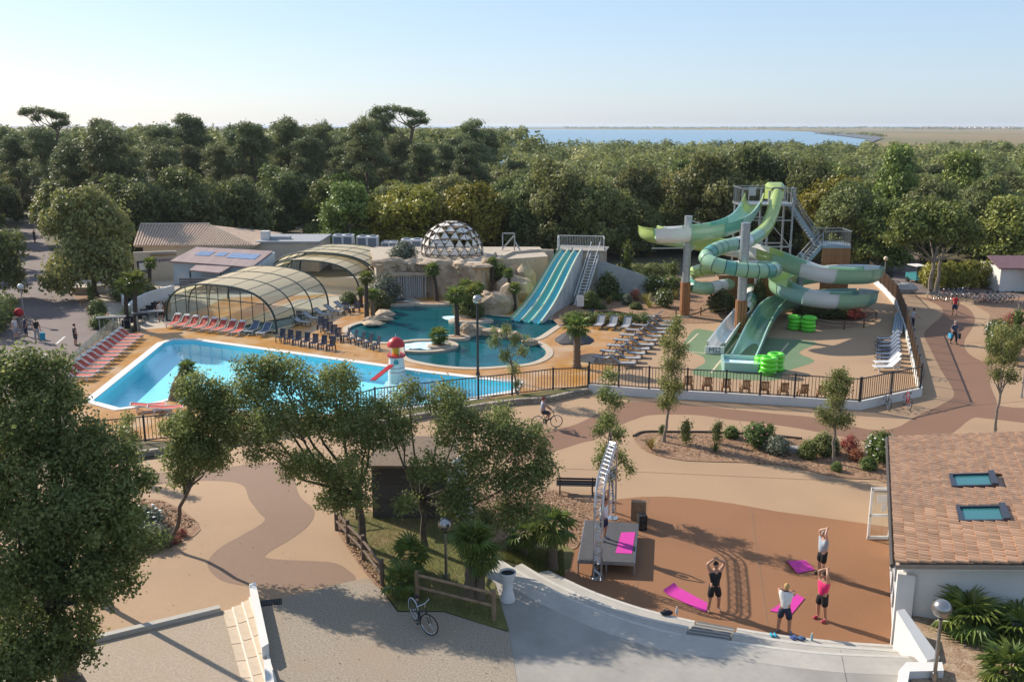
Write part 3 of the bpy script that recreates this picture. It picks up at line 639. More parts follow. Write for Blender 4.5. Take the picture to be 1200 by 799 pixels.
while Y < 440:
    rown += 1; inrow = {}
    step = 7.4 + (Y-104)*.012; halfw = .575*Y+9
    x = -halfw
    while x < halfw:
        xx = x+rg.uniform(-2, 2); yy = Y+rg.uniform(-2.6, 2.6); x += 7.6+(Y-104)*.006+rg.uniform(-.8, 1.6)
        if yy < front(xx)+rg.uniform(0, 3) or in_clear(xx, yy): continue
        pxx = px_of(xx, yy, 8)[0]; west = pxx < 600+rg.uniform(-40, 30)
        r = rg.random(); dep = yy-front(xx); kind = 'oak'
        if west and dep > 16 and r < .62: kind = 'pine'
        elif (not west) and r < .16: kind = 'pine' if rg.random() < .3 else 'lime'
        elif west and r > .90: kind = 'lime'
        if 400 < pxx < 600 and dep < 14 and -14 < xx < 12 and rg.random() < .55: kind = 'gold'
        if 880 < pxx < 1200 and dep < 40 and rg.random() < .28: kind = 'lime'
        if yy > 196:
            far_trees.append((xx, yy, kind, west)); continue
        if kind == 'pine':
            s = rg.uniform(.72, .93) if west else rg.uniform(.5, .66); key = 'pine%d' % rg.randrange(4)
        else:
            fall = sst(113, 300, yy); s = (rg.uniform(.62, 1.02) if dep < 30 else rg.uniform(.68, .98))*(1-.1*fall)
            if west and dep > 8: s *= 1.04
            key = {'oak': 'oak%d' % rg.randrange(4), 'lime': 'lime%d' % rg.randrange(2), 'gold': 'gold0'}[kind]
        inrow[kind] = inrow.get(kind, 0)+1
        tree(NM[kind], key, '%s in the wood, %s row back, %s from the west' % (LB[kind], ORD[rown-1], ORD[inrow[kind]-1]), xx, yy, s, rg.uniform(0, 6.28), GP[kind], 0, s*rg.uniform(.9, 1.1)); ntree += 1
    Y += step
# farther canopy reads as one mass
def far_forest():
    g2 = np.random.default_rng(8); Vs, Qs, Ts = [], [], []; o = 0
    for x, y, kind, west in far_trees:
        if kind == 'pine' and west: R, h, z0 = 3.6, 4.5, g2.uniform(9.5, 12.5)
        elif west: R, h, z0 = 4.6, 7, g2.uniform(5.5, 8)
        else: R, h, z0 = 4.4, 5.0, g2.uniform(3.2, 6.4)
        lob = [((x+g2.uniform(-2.2, 2.2), y+g2.uniform(-2, 2), z0+g2.uniform(-1.2, 1.2)), (R*g2.uniform(.4, .75), R*g2.uniform(.4, .75), h*g2.uniform(.4, .65))) for _ in range(4)]
        V, Q, t = crown(int(x*13+y*7) & 65535, lob, 85, 4, .95, .62, .42, low=-.1, fill=.0, sub=0)
        Vs.append(V); Qs.append(Q+o); Ts.append(np.clip(t*.7+g2.uniform(-.2, .3)+(0 if kind != 'lime' else .25), 0, 1)); o += len(V)
    return np_mesh('distant_forest', np.concatenate(Vs), np.concatenate(Qs), L_OAK, np.concatenate(Ts))
ff = link('distant_forest', far_forest()); tag(ff, 'far grey-green wood reaching to the bay and marsh', 'forest', None, 'stuff')

# ---- trees one can tell apart, near the camera
def big_tree(name, label, base_px, fork, lobes, r, mat, ncl, per, leaf, wd, spread, seed, bark=m_bark, group=None, **kw):
    """lobes: (px, py, distance, radius[, squash]) measured in the photograph and turned into places"""
    b = WT(*base_px); t = thing(name, label, 'tree', b, 0, group); lo = []
    for q in lobes:
        p = at(q[0], q[1], q[2])-b; s = q[3]; lo.append((tuple(p), (s, s, s*(q[4] if len(q) > 4 else .85))))
    V, Q, tn = crown(seed, lo, ncl, per, leaf, wd, spread, **kw)
    link('crown', np_mesh('crown', V, Q, mat, tn), t)
    f = at(*fork)-b
    wood(seed, (0, 0, 0), f, lo, r, bark).build('trunk', bark, t, True, fix=False); return t
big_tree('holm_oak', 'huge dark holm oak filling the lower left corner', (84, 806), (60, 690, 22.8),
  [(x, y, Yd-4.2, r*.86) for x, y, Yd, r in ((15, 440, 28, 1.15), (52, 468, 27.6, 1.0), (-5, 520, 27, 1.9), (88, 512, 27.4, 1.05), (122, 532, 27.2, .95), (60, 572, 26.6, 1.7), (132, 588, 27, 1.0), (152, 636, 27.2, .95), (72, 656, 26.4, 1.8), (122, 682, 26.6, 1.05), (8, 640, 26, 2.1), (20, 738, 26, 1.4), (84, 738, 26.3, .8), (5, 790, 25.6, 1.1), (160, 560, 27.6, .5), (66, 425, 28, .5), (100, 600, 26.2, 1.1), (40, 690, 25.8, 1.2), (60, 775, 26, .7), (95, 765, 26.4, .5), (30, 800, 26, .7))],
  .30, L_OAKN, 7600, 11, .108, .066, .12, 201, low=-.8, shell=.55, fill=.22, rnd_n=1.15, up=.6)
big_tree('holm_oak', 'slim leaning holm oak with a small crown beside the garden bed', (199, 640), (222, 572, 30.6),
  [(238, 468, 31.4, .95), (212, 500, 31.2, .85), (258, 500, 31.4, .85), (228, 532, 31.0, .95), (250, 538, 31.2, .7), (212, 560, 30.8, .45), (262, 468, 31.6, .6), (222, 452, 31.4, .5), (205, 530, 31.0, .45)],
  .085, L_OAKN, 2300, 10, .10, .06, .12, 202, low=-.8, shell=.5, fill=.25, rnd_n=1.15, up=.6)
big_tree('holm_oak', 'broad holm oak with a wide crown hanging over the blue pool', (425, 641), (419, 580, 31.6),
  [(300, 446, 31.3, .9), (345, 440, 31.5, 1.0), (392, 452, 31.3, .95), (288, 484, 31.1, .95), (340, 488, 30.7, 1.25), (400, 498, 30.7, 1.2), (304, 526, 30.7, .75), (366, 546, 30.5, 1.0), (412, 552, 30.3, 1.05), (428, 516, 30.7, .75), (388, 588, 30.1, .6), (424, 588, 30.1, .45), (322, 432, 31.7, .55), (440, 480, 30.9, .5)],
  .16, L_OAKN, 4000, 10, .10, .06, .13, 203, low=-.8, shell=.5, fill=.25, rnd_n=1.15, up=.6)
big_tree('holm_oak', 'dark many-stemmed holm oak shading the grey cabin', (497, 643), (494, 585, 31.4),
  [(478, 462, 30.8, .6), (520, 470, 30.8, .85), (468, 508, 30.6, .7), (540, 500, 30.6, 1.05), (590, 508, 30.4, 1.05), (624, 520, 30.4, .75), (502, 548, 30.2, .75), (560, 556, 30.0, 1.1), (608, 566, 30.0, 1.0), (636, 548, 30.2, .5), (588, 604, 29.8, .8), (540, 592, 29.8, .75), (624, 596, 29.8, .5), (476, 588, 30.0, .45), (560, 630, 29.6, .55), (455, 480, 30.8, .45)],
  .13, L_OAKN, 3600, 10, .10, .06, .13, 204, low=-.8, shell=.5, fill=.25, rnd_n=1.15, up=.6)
def young(label, base_px, top, lobes, r, n, seed, mat=L_OAKN, dY=0, leaf=.10):
    b = WT(*base_px); Yb = b.y+dY
    return big_tree('young_tree', label, base_px, (top[0], top[1], Yb), [(q[0], q[1], Yb+random.Random(seed+i).uniform(-.35, .35), q[2], 1.0) for i, q in enumerate(lobes)], r, mat, n, 9, leaf, leaf*.6, .11, seed, m_barkl, 'young staked trees of the resort', low=-1.2, shell=.2, fill=.4, rnd_n=1.3, sub=0)
young('young sparse tree just behind the fence in front of the teal lagoon', (607, 465), (598, 420), [(592, 386, .42), (580, 400, .40), (604, 398, .42), (612, 412, .40), (592, 416, .45), (602, 432, .42), (578, 386, .22), (617, 396, .22), (606, 450, .28)], .06, 460, 211)
young('young slender tree behind the silver truss', (718, 600), (714, 500), [(714, 440, .34), (708, 462, .40), (722, 470, .38), (712, 492, .45), (702, 504, .32), (724, 508, .34), (712, 528, .45), (728, 536, .34), (702, 538, .28), (716, 556, .35), (738, 548, .22)], .05, 640, 212)
young('young columnar tree at the narrow end of the mulch island', (778, 518), (786, 470), [(791, 385, .5), (783, 402, .55), (796, 410, .5), (788, 428, .62), (780, 448, .5), (792, 452, .5), (784, 468, .52), (776, 474, .3), (793, 376, .3)], .085, 900, 213)
young('young tree with an airy crown at the wide end of the mulch island', (977, 543), (978, 495), [(982, 440, .42), (975, 454, .46), (988, 456, .42), (980, 470, .5), (968, 488, .42), (990, 492, .42), (978, 492, .45), (962, 482, .22), (994, 446, .25)], .085, 760, 214)
young('young tree with a thin bent trunk above the tiled roof', (1166, 507), (1172, 455), [(1176, 390, .6), (1166, 404, .5), (1188, 408, .6), (1178, 420, .55), (1168, 438, .4), (1186, 440, .45), (1200, 398, .5), (1160, 424, .3)], .075, 760, 215)
young('thin sapling beside the big dark oak by the pool fence', (152, 566), (151, 520), [(150, 492, .32), (144, 506, .28), (156, 512, .3), (150, 526, .32), (156, 540, .22)], .03, 220, 216)
# tall tree on the west beside the lane, another over the courtyard
def wood_tree(name, key, label, base_px, s, rz, sz=None):
    b = W(*base_px); return tree(name, key, label, b.x, b.y, s, rz, None, 0, sz)
wood_tree('holm_oak', 'oak1', 'large round dark holm oak leaning over the white courtyard rail', (112, 347), 1.0, 1.0, 1.1)
wood_tree('holm_oak', 'oak2', 'dark holm oak on the far side of the lane behind the globe lamp', (-10, 352), .72, 2.0, .8)
wood_tree('holm_oak', 'oak3', 'dark holm oak at the edge of the frame above the lane', (-48, 322), .8, 3.0, .9)
wood_tree('leafy_tree', 'lime1', 'bright green leafy tree where the lane enters the wood', (65, 268), .95, .5, .75)
wood_tree('leafy_tree', 'lime0', 'yellow-green tree behind the air units and glazed covers', (410, 296), .92, .7, .9)
wood_tree('yellowing_tree', 'gold0', 'broad yellow and russet tree behind the white dome', (480, 295), 1.1, .2, .86)
wood_tree('yellowing_tree', 'gold0', 'second russet-topped tree just east of the dome', (556, 297), .95, 2.4, .9)
wood_tree('rusty_tree', 'rust0', 'small orange autumn tree among the oaks above the slide', (793, 283), .95, .4, 1.18)
b_ = at(733, 128, 175); tree('pine_tree', 'flag0', 'gnarled pine with one long flat arm on the skyline', -18.5, 168, 1.0, .1, None, 0, .99)
b_ = W(90, 262); tree('pine_tree', 'flag0', 'flat-topped pine standing above the others at the west', -79, 165, .9, .9, None, 0, .97)
for i_, (px_, tp_, Yd_, k_, key_, nm_) in enumerate(((655, 186, 117, 1.05, 'oak0', 'holm_oak'), (700, 208, 114, .95, 'oak2', 'holm_oak'), (742, 196, 121, 1.0, 'oak1', 'holm_oak'), (835, 178, 119, 1.2, 'oak3', 'holm_oak'), (888, 172, 124, 1.05, 'oak0', 'holm_oak'), (950, 186, 118, 1.0, 'oak2', 'holm_oak'), (1000, 212, 107, .95, 'oak1', 'holm_oak'), (1052, 172, 135, .9, 'lime1', 'leafy_tree'), (1128, 178, 128, .9, 'lime0', 'leafy_tree'), (1186, 232, 106, .9, 'lime1', 'leafy_tree'), (985, 206, 112, .8, 'gold0', 'yellowing_tree'), (1160, 205, 116, 1.0, 'oak3', 'holm_oak'), (620, 205, 119, .9, 'oak3', 'holm_oak'), (1035, 232, 104, .8, 'lime0', 'leafy_tree'), (215, 196, 118, 1.1, 'oak3', 'holm_oak'), (150, 205, 112, 1.0, 'oak0', 'holm_oak'), (275, 208, 122, 1.0, 'oak1', 'holm_oak'))):
    q_ = at(px_, tp_, Yd_); hh = {'o': 9.5, 'l': 10.0, 'g': 10.0}[key_[0]]
    tree(nm_, key_, '%s crown in the front line of the wood, %s from the west' % ({'o': 'big grey-green', 'l': 'tall pale green', 'g': 'yellowing'}[key_[0]], ORD[sorted([655, 700, 742, 835, 888, 950, 1000, 1052, 1128, 1186, 985, 1160, 620, 1035, 215, 150, 275]).index(px_)]), q_.x, Yd_, k_, i_*1.7, 'front line of the wood', 0, q_.z/hh)
# two-stemmed pale tree over the bicycles
big_tree('pale_trunk_tree', 'two-stemmed pale-trunked tree with a flat crown above the parked bicycles', (1090, 345), (1094, 300, 90), 
  [(1062, 262, 90, 1.7, .6), (1085, 250, 91, 1.9, .6), (1112, 256, 90, 1.9, .6), (1075, 275, 89.5, 1.5, .55), (1100, 272, 90, 1.7, .6), (1130, 270, 90.5, 1.6, .6), (1052, 280, 90, 1.1, .55), (1140, 282, 90, 1.1, .6)], .22, L_LIME, 900, 9, .34, .24, .3, 221, m_barkl, low=-.6)
mb = MB(); rb = random.Random(3); p0 = W(1096, 344); branch(mb, (0, 0, 0), at(1106, 290, 90)-p0, .2, .12, rb, 8, 5, .05)
wood_extra = tag(mb.build('pale_trunk_tree', m_barkl, None, True, tuple(p0), fix=False), 'second pale leaning stem beside the parked bicycles', 'tree trunk')

# ---- palms
def fan_leaf(nb=13, R=.62, pet=.5, seed=0):
    rg = np.random.default_rng(seed); V, Q, tn = [], [], []
    def quad(a, b, c_, d, t): o = len(V); V.extend([a, b, c_, d]); Q.append((o, o+1, o+2, o+3)); tn.append(t)
    w = .012; quad((0, -w, 0), (pet, -w, 0), (pet, w, .012), (0, w, .012), .15)
    for i in range(nb):
        a = math.radians(-118+236*i/(nb-1)); L_ = R*(.72+.28*math.cos(a*.62))*rg.uniform(.92, 1.06); ca, sa = math.cos(a), math.sin(a); hw = R*.085
        dr = -.10-.16*rg.random(); m = .55; t = .25+.5*rg.random()
        p0 = (pet-.03, 0, 0); pm = (pet+ca*L_*m, sa*L_*m, .03); pe = (pet+ca*L_, sa*L_, dr*L_)
        for s in (-1, 1):
            ql = (pm[0]-s*sa*hw, pm[1]+s*ca*hw, pm[2]+.045)
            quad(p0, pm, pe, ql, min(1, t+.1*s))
    return np.array(V), np.array(Q), np.array(tn)
FAN = [fan_leaf(13, .62, .5, k) for k in range(3)]
FANM = [np_mesh('fan_leaf', *f[:2], L_PALM, f[2]) for f in FAN]
def palm_frames(n, rg, lo=-55, hi=80):
    out = []
    for i in range(n):
        f = (i+.5)/n; el = math.radians(hi+(lo-hi)*f**.85+rg.uniform(-7, 7)); az = i*2.399+rg.uniform(-.2, .2)
        out.append((az, el, rg.uniform(.85, 1.15)*(1.0 if el > -.3 else .9)))
    return out
def palm_mat(az, el, s, roll=0):
    return Matrix.Rotation(az, 4, 'Z') @ Matrix.Rotation(-el, 4, 'Y') @ Matrix.Rotation(roll, 4, 'X') @ Matrix.Diagonal((s, s, s, 1))
def palm_head_mesh(seed, n=30, s=1.0, lo=-55):
    rg = random.Random(seed); P = []
    for az, el, k in palm_frames(n, rg, lo):
        V, Q, t = FAN[rg.randrange(3)]; m = np.array(palm_mat(az, el, k*s)); VV = V @ m[:3, :3].T + np.array([0, 0, .0])
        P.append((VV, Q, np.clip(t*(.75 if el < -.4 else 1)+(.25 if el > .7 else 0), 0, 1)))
    V, Q, t = join(*P); return np_mesh('palm_head', V, Q, L_PALM, t)
HEADS = [palm_head_mesh(300+i, 32) for i in range(3)]
m_ptrunk = M('palm_trunk', (.20, .15, .10), (.09, .065, .045), scale=14, rough=.95, bump=.04, bscale=16, coord='obj', stretch=(1, 1, 4))
m_ptdark = M('palm_trunk_dark', (.085, .065, .05), (.04, .032, .026), scale=14, rough=.95, bump=.04, bscale=16, coord='obj', stretch=(1, 1, 4))
def palm_trunk(h, r, lean=(0, 0), seed=0, mat=None):
    rg = random.Random(seed); k = max(6, int(h/.16)); pts = []; rad = []
    for i in range(k+1):
        f = i/k; pts.append((lean[0]*f*f, lean[1]*f*f, h*f)); rad.append(r*(1.25-.35*f)*(1+(.10 if i % 2 else -.06)) if f > .06 else r*1.5)
    return MB().tube(pts, rad, 9)
def palm(label, base_px, head_px, s=1.0, r=.13, near=False, z=0, mat=None, seed=0, n=30, cat='palm', group=None):
    b = WT(*base_px); b.z += z
    if z: b = W(base_px[0], base_px[1], z)
    hd = at(head_px[0], head_px[1], b.y)-b; h = max(.25, hd.z)
    t = thing('palm_tree', label, cat, b, 0, group)
    palm_trunk(h, r, (hd.x, 0), seed).build('trunk', mat or m_ptrunk, t, True)
    if near:
        rg = random.Random(seed)
        for az, el, k in palm_frames(n, rg):
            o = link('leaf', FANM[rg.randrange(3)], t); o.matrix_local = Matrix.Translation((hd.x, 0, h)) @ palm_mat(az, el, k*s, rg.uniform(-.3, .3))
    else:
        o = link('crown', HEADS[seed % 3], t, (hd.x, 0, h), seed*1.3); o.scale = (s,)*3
    return t
palm('short young fan palm at the foot of the mulch bank', (614, 650), (615, 626), .82, .10, True, seed=1, n=20)
palm('taller stout fan palm beside the grey stage', (647, 667), (648, 618), .9, .17, True, seed=2, n=30)
palm('big double-headed fan palm behind the wooden rail', (552, 700), (554, 634), .74, .18, True, seed=3, n=36)
palm('lower head of the fan palm clump behind the wooden rail', (563, 702), (566, 655), .7, .13, True, seed=4, n=26)
palm('low dark fan palm on the dry grass', (481, 672), (481, 652), .8, .1, True, seed=5, n=22)
palm('low fan palm at the corner of the wooden rail', (470, 697), (470, 682), .7, .1, True, seed=6, n=20)
palm('wide fan palm against the white gable wall', (1133, 742), (1134, 724), 1.0, .16, True, z=1.2, seed=7, n=28)
palm('wide fan palm cut by the right edge of the picture', (1190, 752), (1190, 740), 1.0, .16, True, z=1.2, seed=8, n=28)
palm('fan palm in the lowest right corner of the bed', (1186, 800), (1182, 788), .95, .16, True, z=1.2, seed=9, n=26)
FP = [((160, 388), (158, 331), 1.15, 'tall dark-trunked palm left of the blue pool'), ((149, 384), (148, 336), .95, 'shorter palm leaning beside the tall one left of the blue pool'), ((176, 341), (176, 309), .75, 'small palm in front of the cream entrance wall'),
  ((430, 374), (429, 326), .72, 'slim dark palm at the west tip of the lagoon'), ((437, 373), (437, 345), .62, 'yellow-tipped short palm at the west tip of the lagoon'), ((423, 360), (423, 342), .5, 'small palm behind the pair at the west tip of the lagoon'),
  ((512, 355), (507, 317), .85, 'curved palm on the islet before the waterfall wall'), ((536, 395), (534, 347), .95, 'tall palm on the round islet in the lagoon'), ((553, 374), (552, 346), 1.05, 'bushy palm on the rocky islet of the lagoon'),
  ((561, 370), (560, 338), .7, 'palm behind the bushy palm of the rocky islet'), ((464, 336), (464, 318), .6, 'small palm in the grey shrubs by the second glazed cover'), ((603, 364), (603, 338), .65, 'palm between the rocks and the blue slide'),
  ((676, 431), (676, 384), 1.0, 'palm beside the thatched parasol'), ((514, 405), (514, 394), .85, 'small potted palm on the lagoon islet'), ((548, 360), (546, 336), .8, 'palm rising behind the lagoon rocks')]
for i, (b, h, s, lb) in enumerate(FP): palm(lb, b, h, s, .17 if i != 12 else .22, False, 0, m_ptdark if i not in (4, 12) else m_ptrunk, 20+i)
for b, h, s, lb in (((577, 330), (577, 309), .72, 'palm at the end of the rock wall by the dome terrace'), ((597, 338), (596, 321), .6, 'short palm by the round hedge on the rocks')): palm(lb, b, h, s, .16, False, 1.6, m_ptdark, 50)
# leaning palm with a dry head across the pool corner
b = W(205, 468); t = thing('palm_tree', 'leaning brown palm with a dry dark head over the pool corner', 'palm', b)
palm_trunk(1.9, .28, (.9, 0), 3).build('trunk', m_ptrunk, t, True); o = link('crown', HEADS[1], t, (.9, 0, 1.9)); o.scale = (.62, .62, .62)

# ---- shrubs
BUSH = {}
def bush_proto(key, mat, seed, n, leaf, wd, lobes, **kw):
    V, Q, t = crown(seed, lobes, n, 8, leaf, wd, .09, sub=0, **kw); BUSH[key] = np_mesh('foliage_'+key, V, Q, mat, t)
rl = [((0, 0, .5), (.42, .42, .48)), ((.22, .1, .42), (.28, .28, .32)), ((-.2, .14, .45), (.3, .3, .34)), ((.02, -.22, .4), (.3, .3, .34)), ((0, .05, .8), (.24, .24, .24))]
bush_proto('round', L_BUSH, 401, 420, .11, .06, rl, low=-.9, shell=.5)
bush_proto('oleander', L_BUSH, 402, 360, .16, .045, [((0, 0, .6), (.4, .4, .55)), ((.25, 0, .6), (.25, .25, .4)), ((-.25, .1, .6), (.25, .25, .4))], low=-.9, shell=.4, rnd_n=1.4)
bush_proto('silver', L_SILV, 403, 360, .13, .05, rl, low=-.9, shell=.4)
bush_proto('red', L_RED, 404, 160, .10, .05, rl, low=-.9, shell=.3)
bush_proto('sparse', L_BUSH, 405, 120, .10, .05, [((0, 0, .35), (.2, .2, .35)), ((.05, 0, .75), (.22, .22, .35)), ((-.05, .05, 1.0), (.15, .15, .25))], low=-1, shell=.2, fill=.5)
bush_proto('dense', L_OAK, 406, 420, .14, .08, rl, low=-.9, shell=.5)
def tuft(mat, seed, n=90, up=.8):
    rg = np.random.default_rng(seed); az = rg.uniform(0, 6.28, n); el = rg.uniform(.6, 1.5, n); L_ = rg.uniform(.6, 1.0, n)
    d = np.stack([np.cos(az)*np.cos(el), np.sin(az)*np.cos(el), np.sin(el)], 1); s = np.stack([-np.sin(az), np.cos(az), 0*az], 1)*.022
    m = d*(L_*.6)[:, None]; e = d*L_[:, None]; e[:, 2] -= .18*L_*np.cos(el); e[:, :2] *= 1.25
    V = np.stack([-s*.6, m-s, e, m+s], 1).reshape(-1, 3); return np_mesh('blades', V, np.arange(4*n).reshape(n, 4), mat, rg.random(n))
BUSH['dry_tuft'] = tuft(L_DRY, 1); BUSH['green_tuft'] = tuft(L_BUSH, 2, 110)
m_flw = M('white_flower', (.85, .83, .76), rough=.7); m_flp = M('pink_flower', (.75, .25, .32), rough=.7)
def flowers(seed, n):
    rg = random.Random(seed); mb = MB()
    for _ in range(n):
        a = rg.uniform(0, 6.28); z = rg.uniform(.35, 1.12); r = .46*math.sqrt(max(0, 1-((z-.6)/.62)**2)); mb.ball((r*math.cos(a), r*math.sin(a), z), (.045, .045, .035), 6, 4)
    return mb
FLW = flowers(1, 34).mesh('flowers', m_flw); FLP = flowers(2, 16).mesh('flowers', m_flp)
def shrub(key, label, px, py, w, h, fl=None, z=0, rz=None, base=None):
    p = base or (W(px, py, z) if z else WT(px, py)); t = thing('shrub', label, 'shrub', p, rz if rz is not None else px*.37)
    t.scale = (w, w, h); link('foliage', BUSH[key], t)
    if fl: link('flowers', FLW if fl == 'w' else FLP, t)
    return t
for q in [('dry_tuft', 'yellow grass tuft at the rounded tip of the mulch island', 763, 527, .9, .95), ('sparse', 'tall thin leafy shrub in the mulch island beside the columnar tree', 804, 521, 1.2, 1.15), ('sparse', 'small green sprig by the columnar tree', 775, 510, .6, .5),
  ('sparse', 'thin olive shrub second along the mulch island', 840, 520, 1.0, 1.05), ('green_tuft', 'small dark upright tuft beside the olive shrub', 838, 530, .6, .7), ('round', 'little bright green ball shrub at the back of the mulch island', 857, 513, .75, .6),
  ('oleander', 'rounded pink-flowered shrub in the middle of the mulch island', 887, 523, 1.45, 1.05, 'p'), ('sparse', 'dry sprig shrub behind the pink-flowered shrub', 903, 515, .9, .75), ('silver', 'loose grey-green shrub beside the stone slab', 911, 532, 1.1, .9),
  ('round', 'upright fresh green shrub just past the stone slab', 946, 537, .85, .85), ('dense', 'spiky dark green shrub against the airy young tree', 966, 532, 1.2, 1.0), ('red', 'reddish sprig shrub behind the airy young tree', 995, 530, .9, .9), ('red', 'low red shrub at the end of the mulch island', 1003, 540, .8, .6),
  ('round', 'tiny green ball shrub in front of the airy young tree', 980, 552, .5, .42), ('round', 'small olive shrub at the front edge of the mulch island', 1017, 550, .75, .55), ('oleander', 'big white-flowered shrub against the tiled roof', 1031, 541, 1.5, 1.3, 'w')]:
    shrub(*q)

# ================================================================ FENCES, WALLS, BUILDINGS
m_dark = M('dark_metal', (.035, .038, .045), rough=.45, metal=.3, spec=.5)
m_slat = M('fence_slat', (.20, .115, .055), (.13, .07, .035), scale=6, rough=.6, coord='obj', rand=.2)
m_galv = M('galvanised', (.42, .44, .46), (.33, .35, .37), scale=5, rough=.42, metal=.75, coord='obj')
m_steel = M('brushed_steel', (.38, .37, .36), rough=.3, metal=.9)
m_wood = M('timber_orange', (.36, .17, .07), (.24, .105, .04), scale=3, rough=.75, coord='obj', stretch=(8, 8, .6), rand=.14)
m_rail = M('rail_wood', (.30, .20, .12), (.19, .12, .07), scale=5, rough=.85, coord='obj', rand=.1)
m_post = M('post_wood', (.15, .085, .05), (.09, .05, .03), scale=5, rough=.85, coord='obj')
m_stone = M('wall_stone', (.40, .34, .27), (.26, .22, .17), scale=5, rough=.9, bump=.02, bscale=9, rand=.2, coord='obj')
m_rock = M('faux_rock', (.52, .40, .28), (.36, .27, .185), scale=1.6, rough=.9, bump=.12, bscale=2.4, c3=(.26, .19, .13), s3=.55, f3=.6)
BAR = MB().box((0, 0, .5), (.034, .04, 1.0)).mesh('baluster', m_slat)
POSTM = MB().box((0, 0, .72), (.1, .1, 1.44)).mesh('post', m_dark)
def fence(label, px, z0, single=True, h=1.34, gap=.185, group=None, pts=None):
    P = pts or [W(*p) for p in px]; b = P[0]; t = thing('metal_fence', label, 'fence', (b.x, b.y, z0), 0, group)
    for a, c_ in zip(P[:-1], P[1:]):
        L_ = (c_-a).length; n = max(1, round(L_/2.4)); ang = math.atan2(c_.y-a.y, c_.x-a.x)
        for k in range(n):
            q0, q1 = a.lerp(c_, k/n)-b, a.lerp(c_, (k+1)/n)-b; q0.z = q1.z = 0
            link('post', POSTM, t, q0, ang)
            mb = MB()
            for zz in (.09, h): MB().beam(q0+Vector((0, 0, zz)), q1+Vector((0, 0, zz)), .055, .055).build('rail', m_dark, t)
            m = int((q1-q0).length/gap); jb = MB()
            for i in range(1, m):
                q = q0.lerp(q1, i/m)
                if single:
                    o = link('baluster', BAR, t, q+Vector((0, 0, .1)), ang); o.scale = (1, 1, h-.12)
                else: jb.box(q+Vector((0, 0, .1+(h-.12)/2)), (.034, .04, h-.12), ang)
            if not single: jb.build('baluster_panel', m_slat, t)['kind'] = 'stuff'
    q = P[-1]-b; q.z = 0; link('post', POSTM, t, q); return t
def wall(name, label, px, z1, w=.2, mat=m_white, z0=-.05, cat='wall'):
    P = [Vector((p[0], p[1], 0)) if len(p) == 3 else W(*p) for p in px]; mb = MB(); ribbon(mb, [(p.x, p.y) for p in P], -w/2, w/2, z0, z1, False)
    ends = [(0, 1), (-1, -2)]; n4 = len(mb.v)
    mb.f += [(0, 1, 2, 3), (n4-4, n4-3, n4-2, n4-1)]
    return tag(mb.build(name, mat), label, cat)
WALLP = [(690, 459.5), (760, 465), (850, 470), (930, 475), (1006, 480), (1078, 464)]
wall('low_white_wall', 'long low white wall carrying the pool fence along the path', WALLP, .5, .22)
wall('low_white_wall', 'low white wall running back along the splash deck under the side fence', [(1078, 463.5), (1062, 392), (1050, 358), (1036, 342), (1018, 326)], .5, .22)
fence('metal fence on the long white wall in front of the splash deck', [(690, 459.5), (760, 465), (850, 470), (930, 475), (1006, 480)], .5)
fence('short angled fence length at the corner of the splash deck', [(1007, 479.5), (1077, 464)], .5)
fence('side fence running back from the corner of the splash deck', [(1077.5, 462), (1062, 392), (1050, 358), (1036, 342), (1018, 326)], .5, False)
fence('metal fence between the young tree and the toy lighthouse', [(420, 489), (440, 483), (520, 473), (600, 464), (648, 458), (689, 456)], .06)
fence('metal fence glimpsed beyond the crown of the broad oak', [(216, 514), (300, 505), (419, 490)], .06, False)
fence('metal fence length in the lower left corner of the pool deck', [(100, 527), (125, 523), (215, 514)], .06)
# dry-stone kerbs in front of the fence, stone by stone
def stone_wall(label, px, courses, seed, h=.17):
    P = smooth_open([W(*p) for p in px], 8); rg = random.Random(seed); b = P[0]; t = thing('stone_wall', label, 'wall', b)
    d = [0]
    for a, c_ in zip(P[:-1], P[1:]): d.append(d[-1]+(c_-a).length)
    def pos(s):
        for i in range(len(P)-1):
            if s <= d[i+1]: return P[i].lerp(P[i+1], (s-d[i])/max(1e-6, d[i+1]-d[i])), math.atan2(P[i+1].y-P[i].y, P[i+1].x-P[i].x)
        return P[-1], 0
    for c in range(courses):
        s = rg.uniform(-.2, 0)
        while s < d[-1]-.2:
            L_ = rg.uniform(.32, .6); p, an = pos(max(0, s+L_/2)); x, y, z = L_-.025, .26+rg.uniform(-.03, .03), h-.02
            bm = bmesh.new(); bmesh.ops.create_cube(bm, size=1)
            for v in bm.verts: v.co = Vector((v.co.x*x*rg.uniform(.93, 1.03), v.co.y*y*rg.uniform(.92, 1.06), v.co.z*z*rg.uniform(.92, 1.04)))
            bmesh.ops.bevel(bm, geom=bm.edges[:], offset=.025, segments=1, affect='EDGES')
            me = bpy.data.meshes.new('stone'); bm.to_mesh(me); bm.free(); me.materials.append(m_stone)
            link('stone', me, t, p-b+Vector((0, 0, h*(c+.5))), an); s += L_
stone_wall('curved low stone wall of a planter along the pool fence', [(440, 500), (520, 486), (600, 474), (640, 471), (672, 464), (689, 461)], 2, 1)
stone_wall('low stone wall in front of the fence by the thin sapling', [(112, 546), (155, 537), (205, 530), (280, 519)], 2, 2)
sheet('planter_soil', [(440, 497), (520, 484), (600, 472), (668, 462), (688, 458), (640, 461), (600, 467), (520, 477), (440, 488)], m_grass, .2, 0, False)

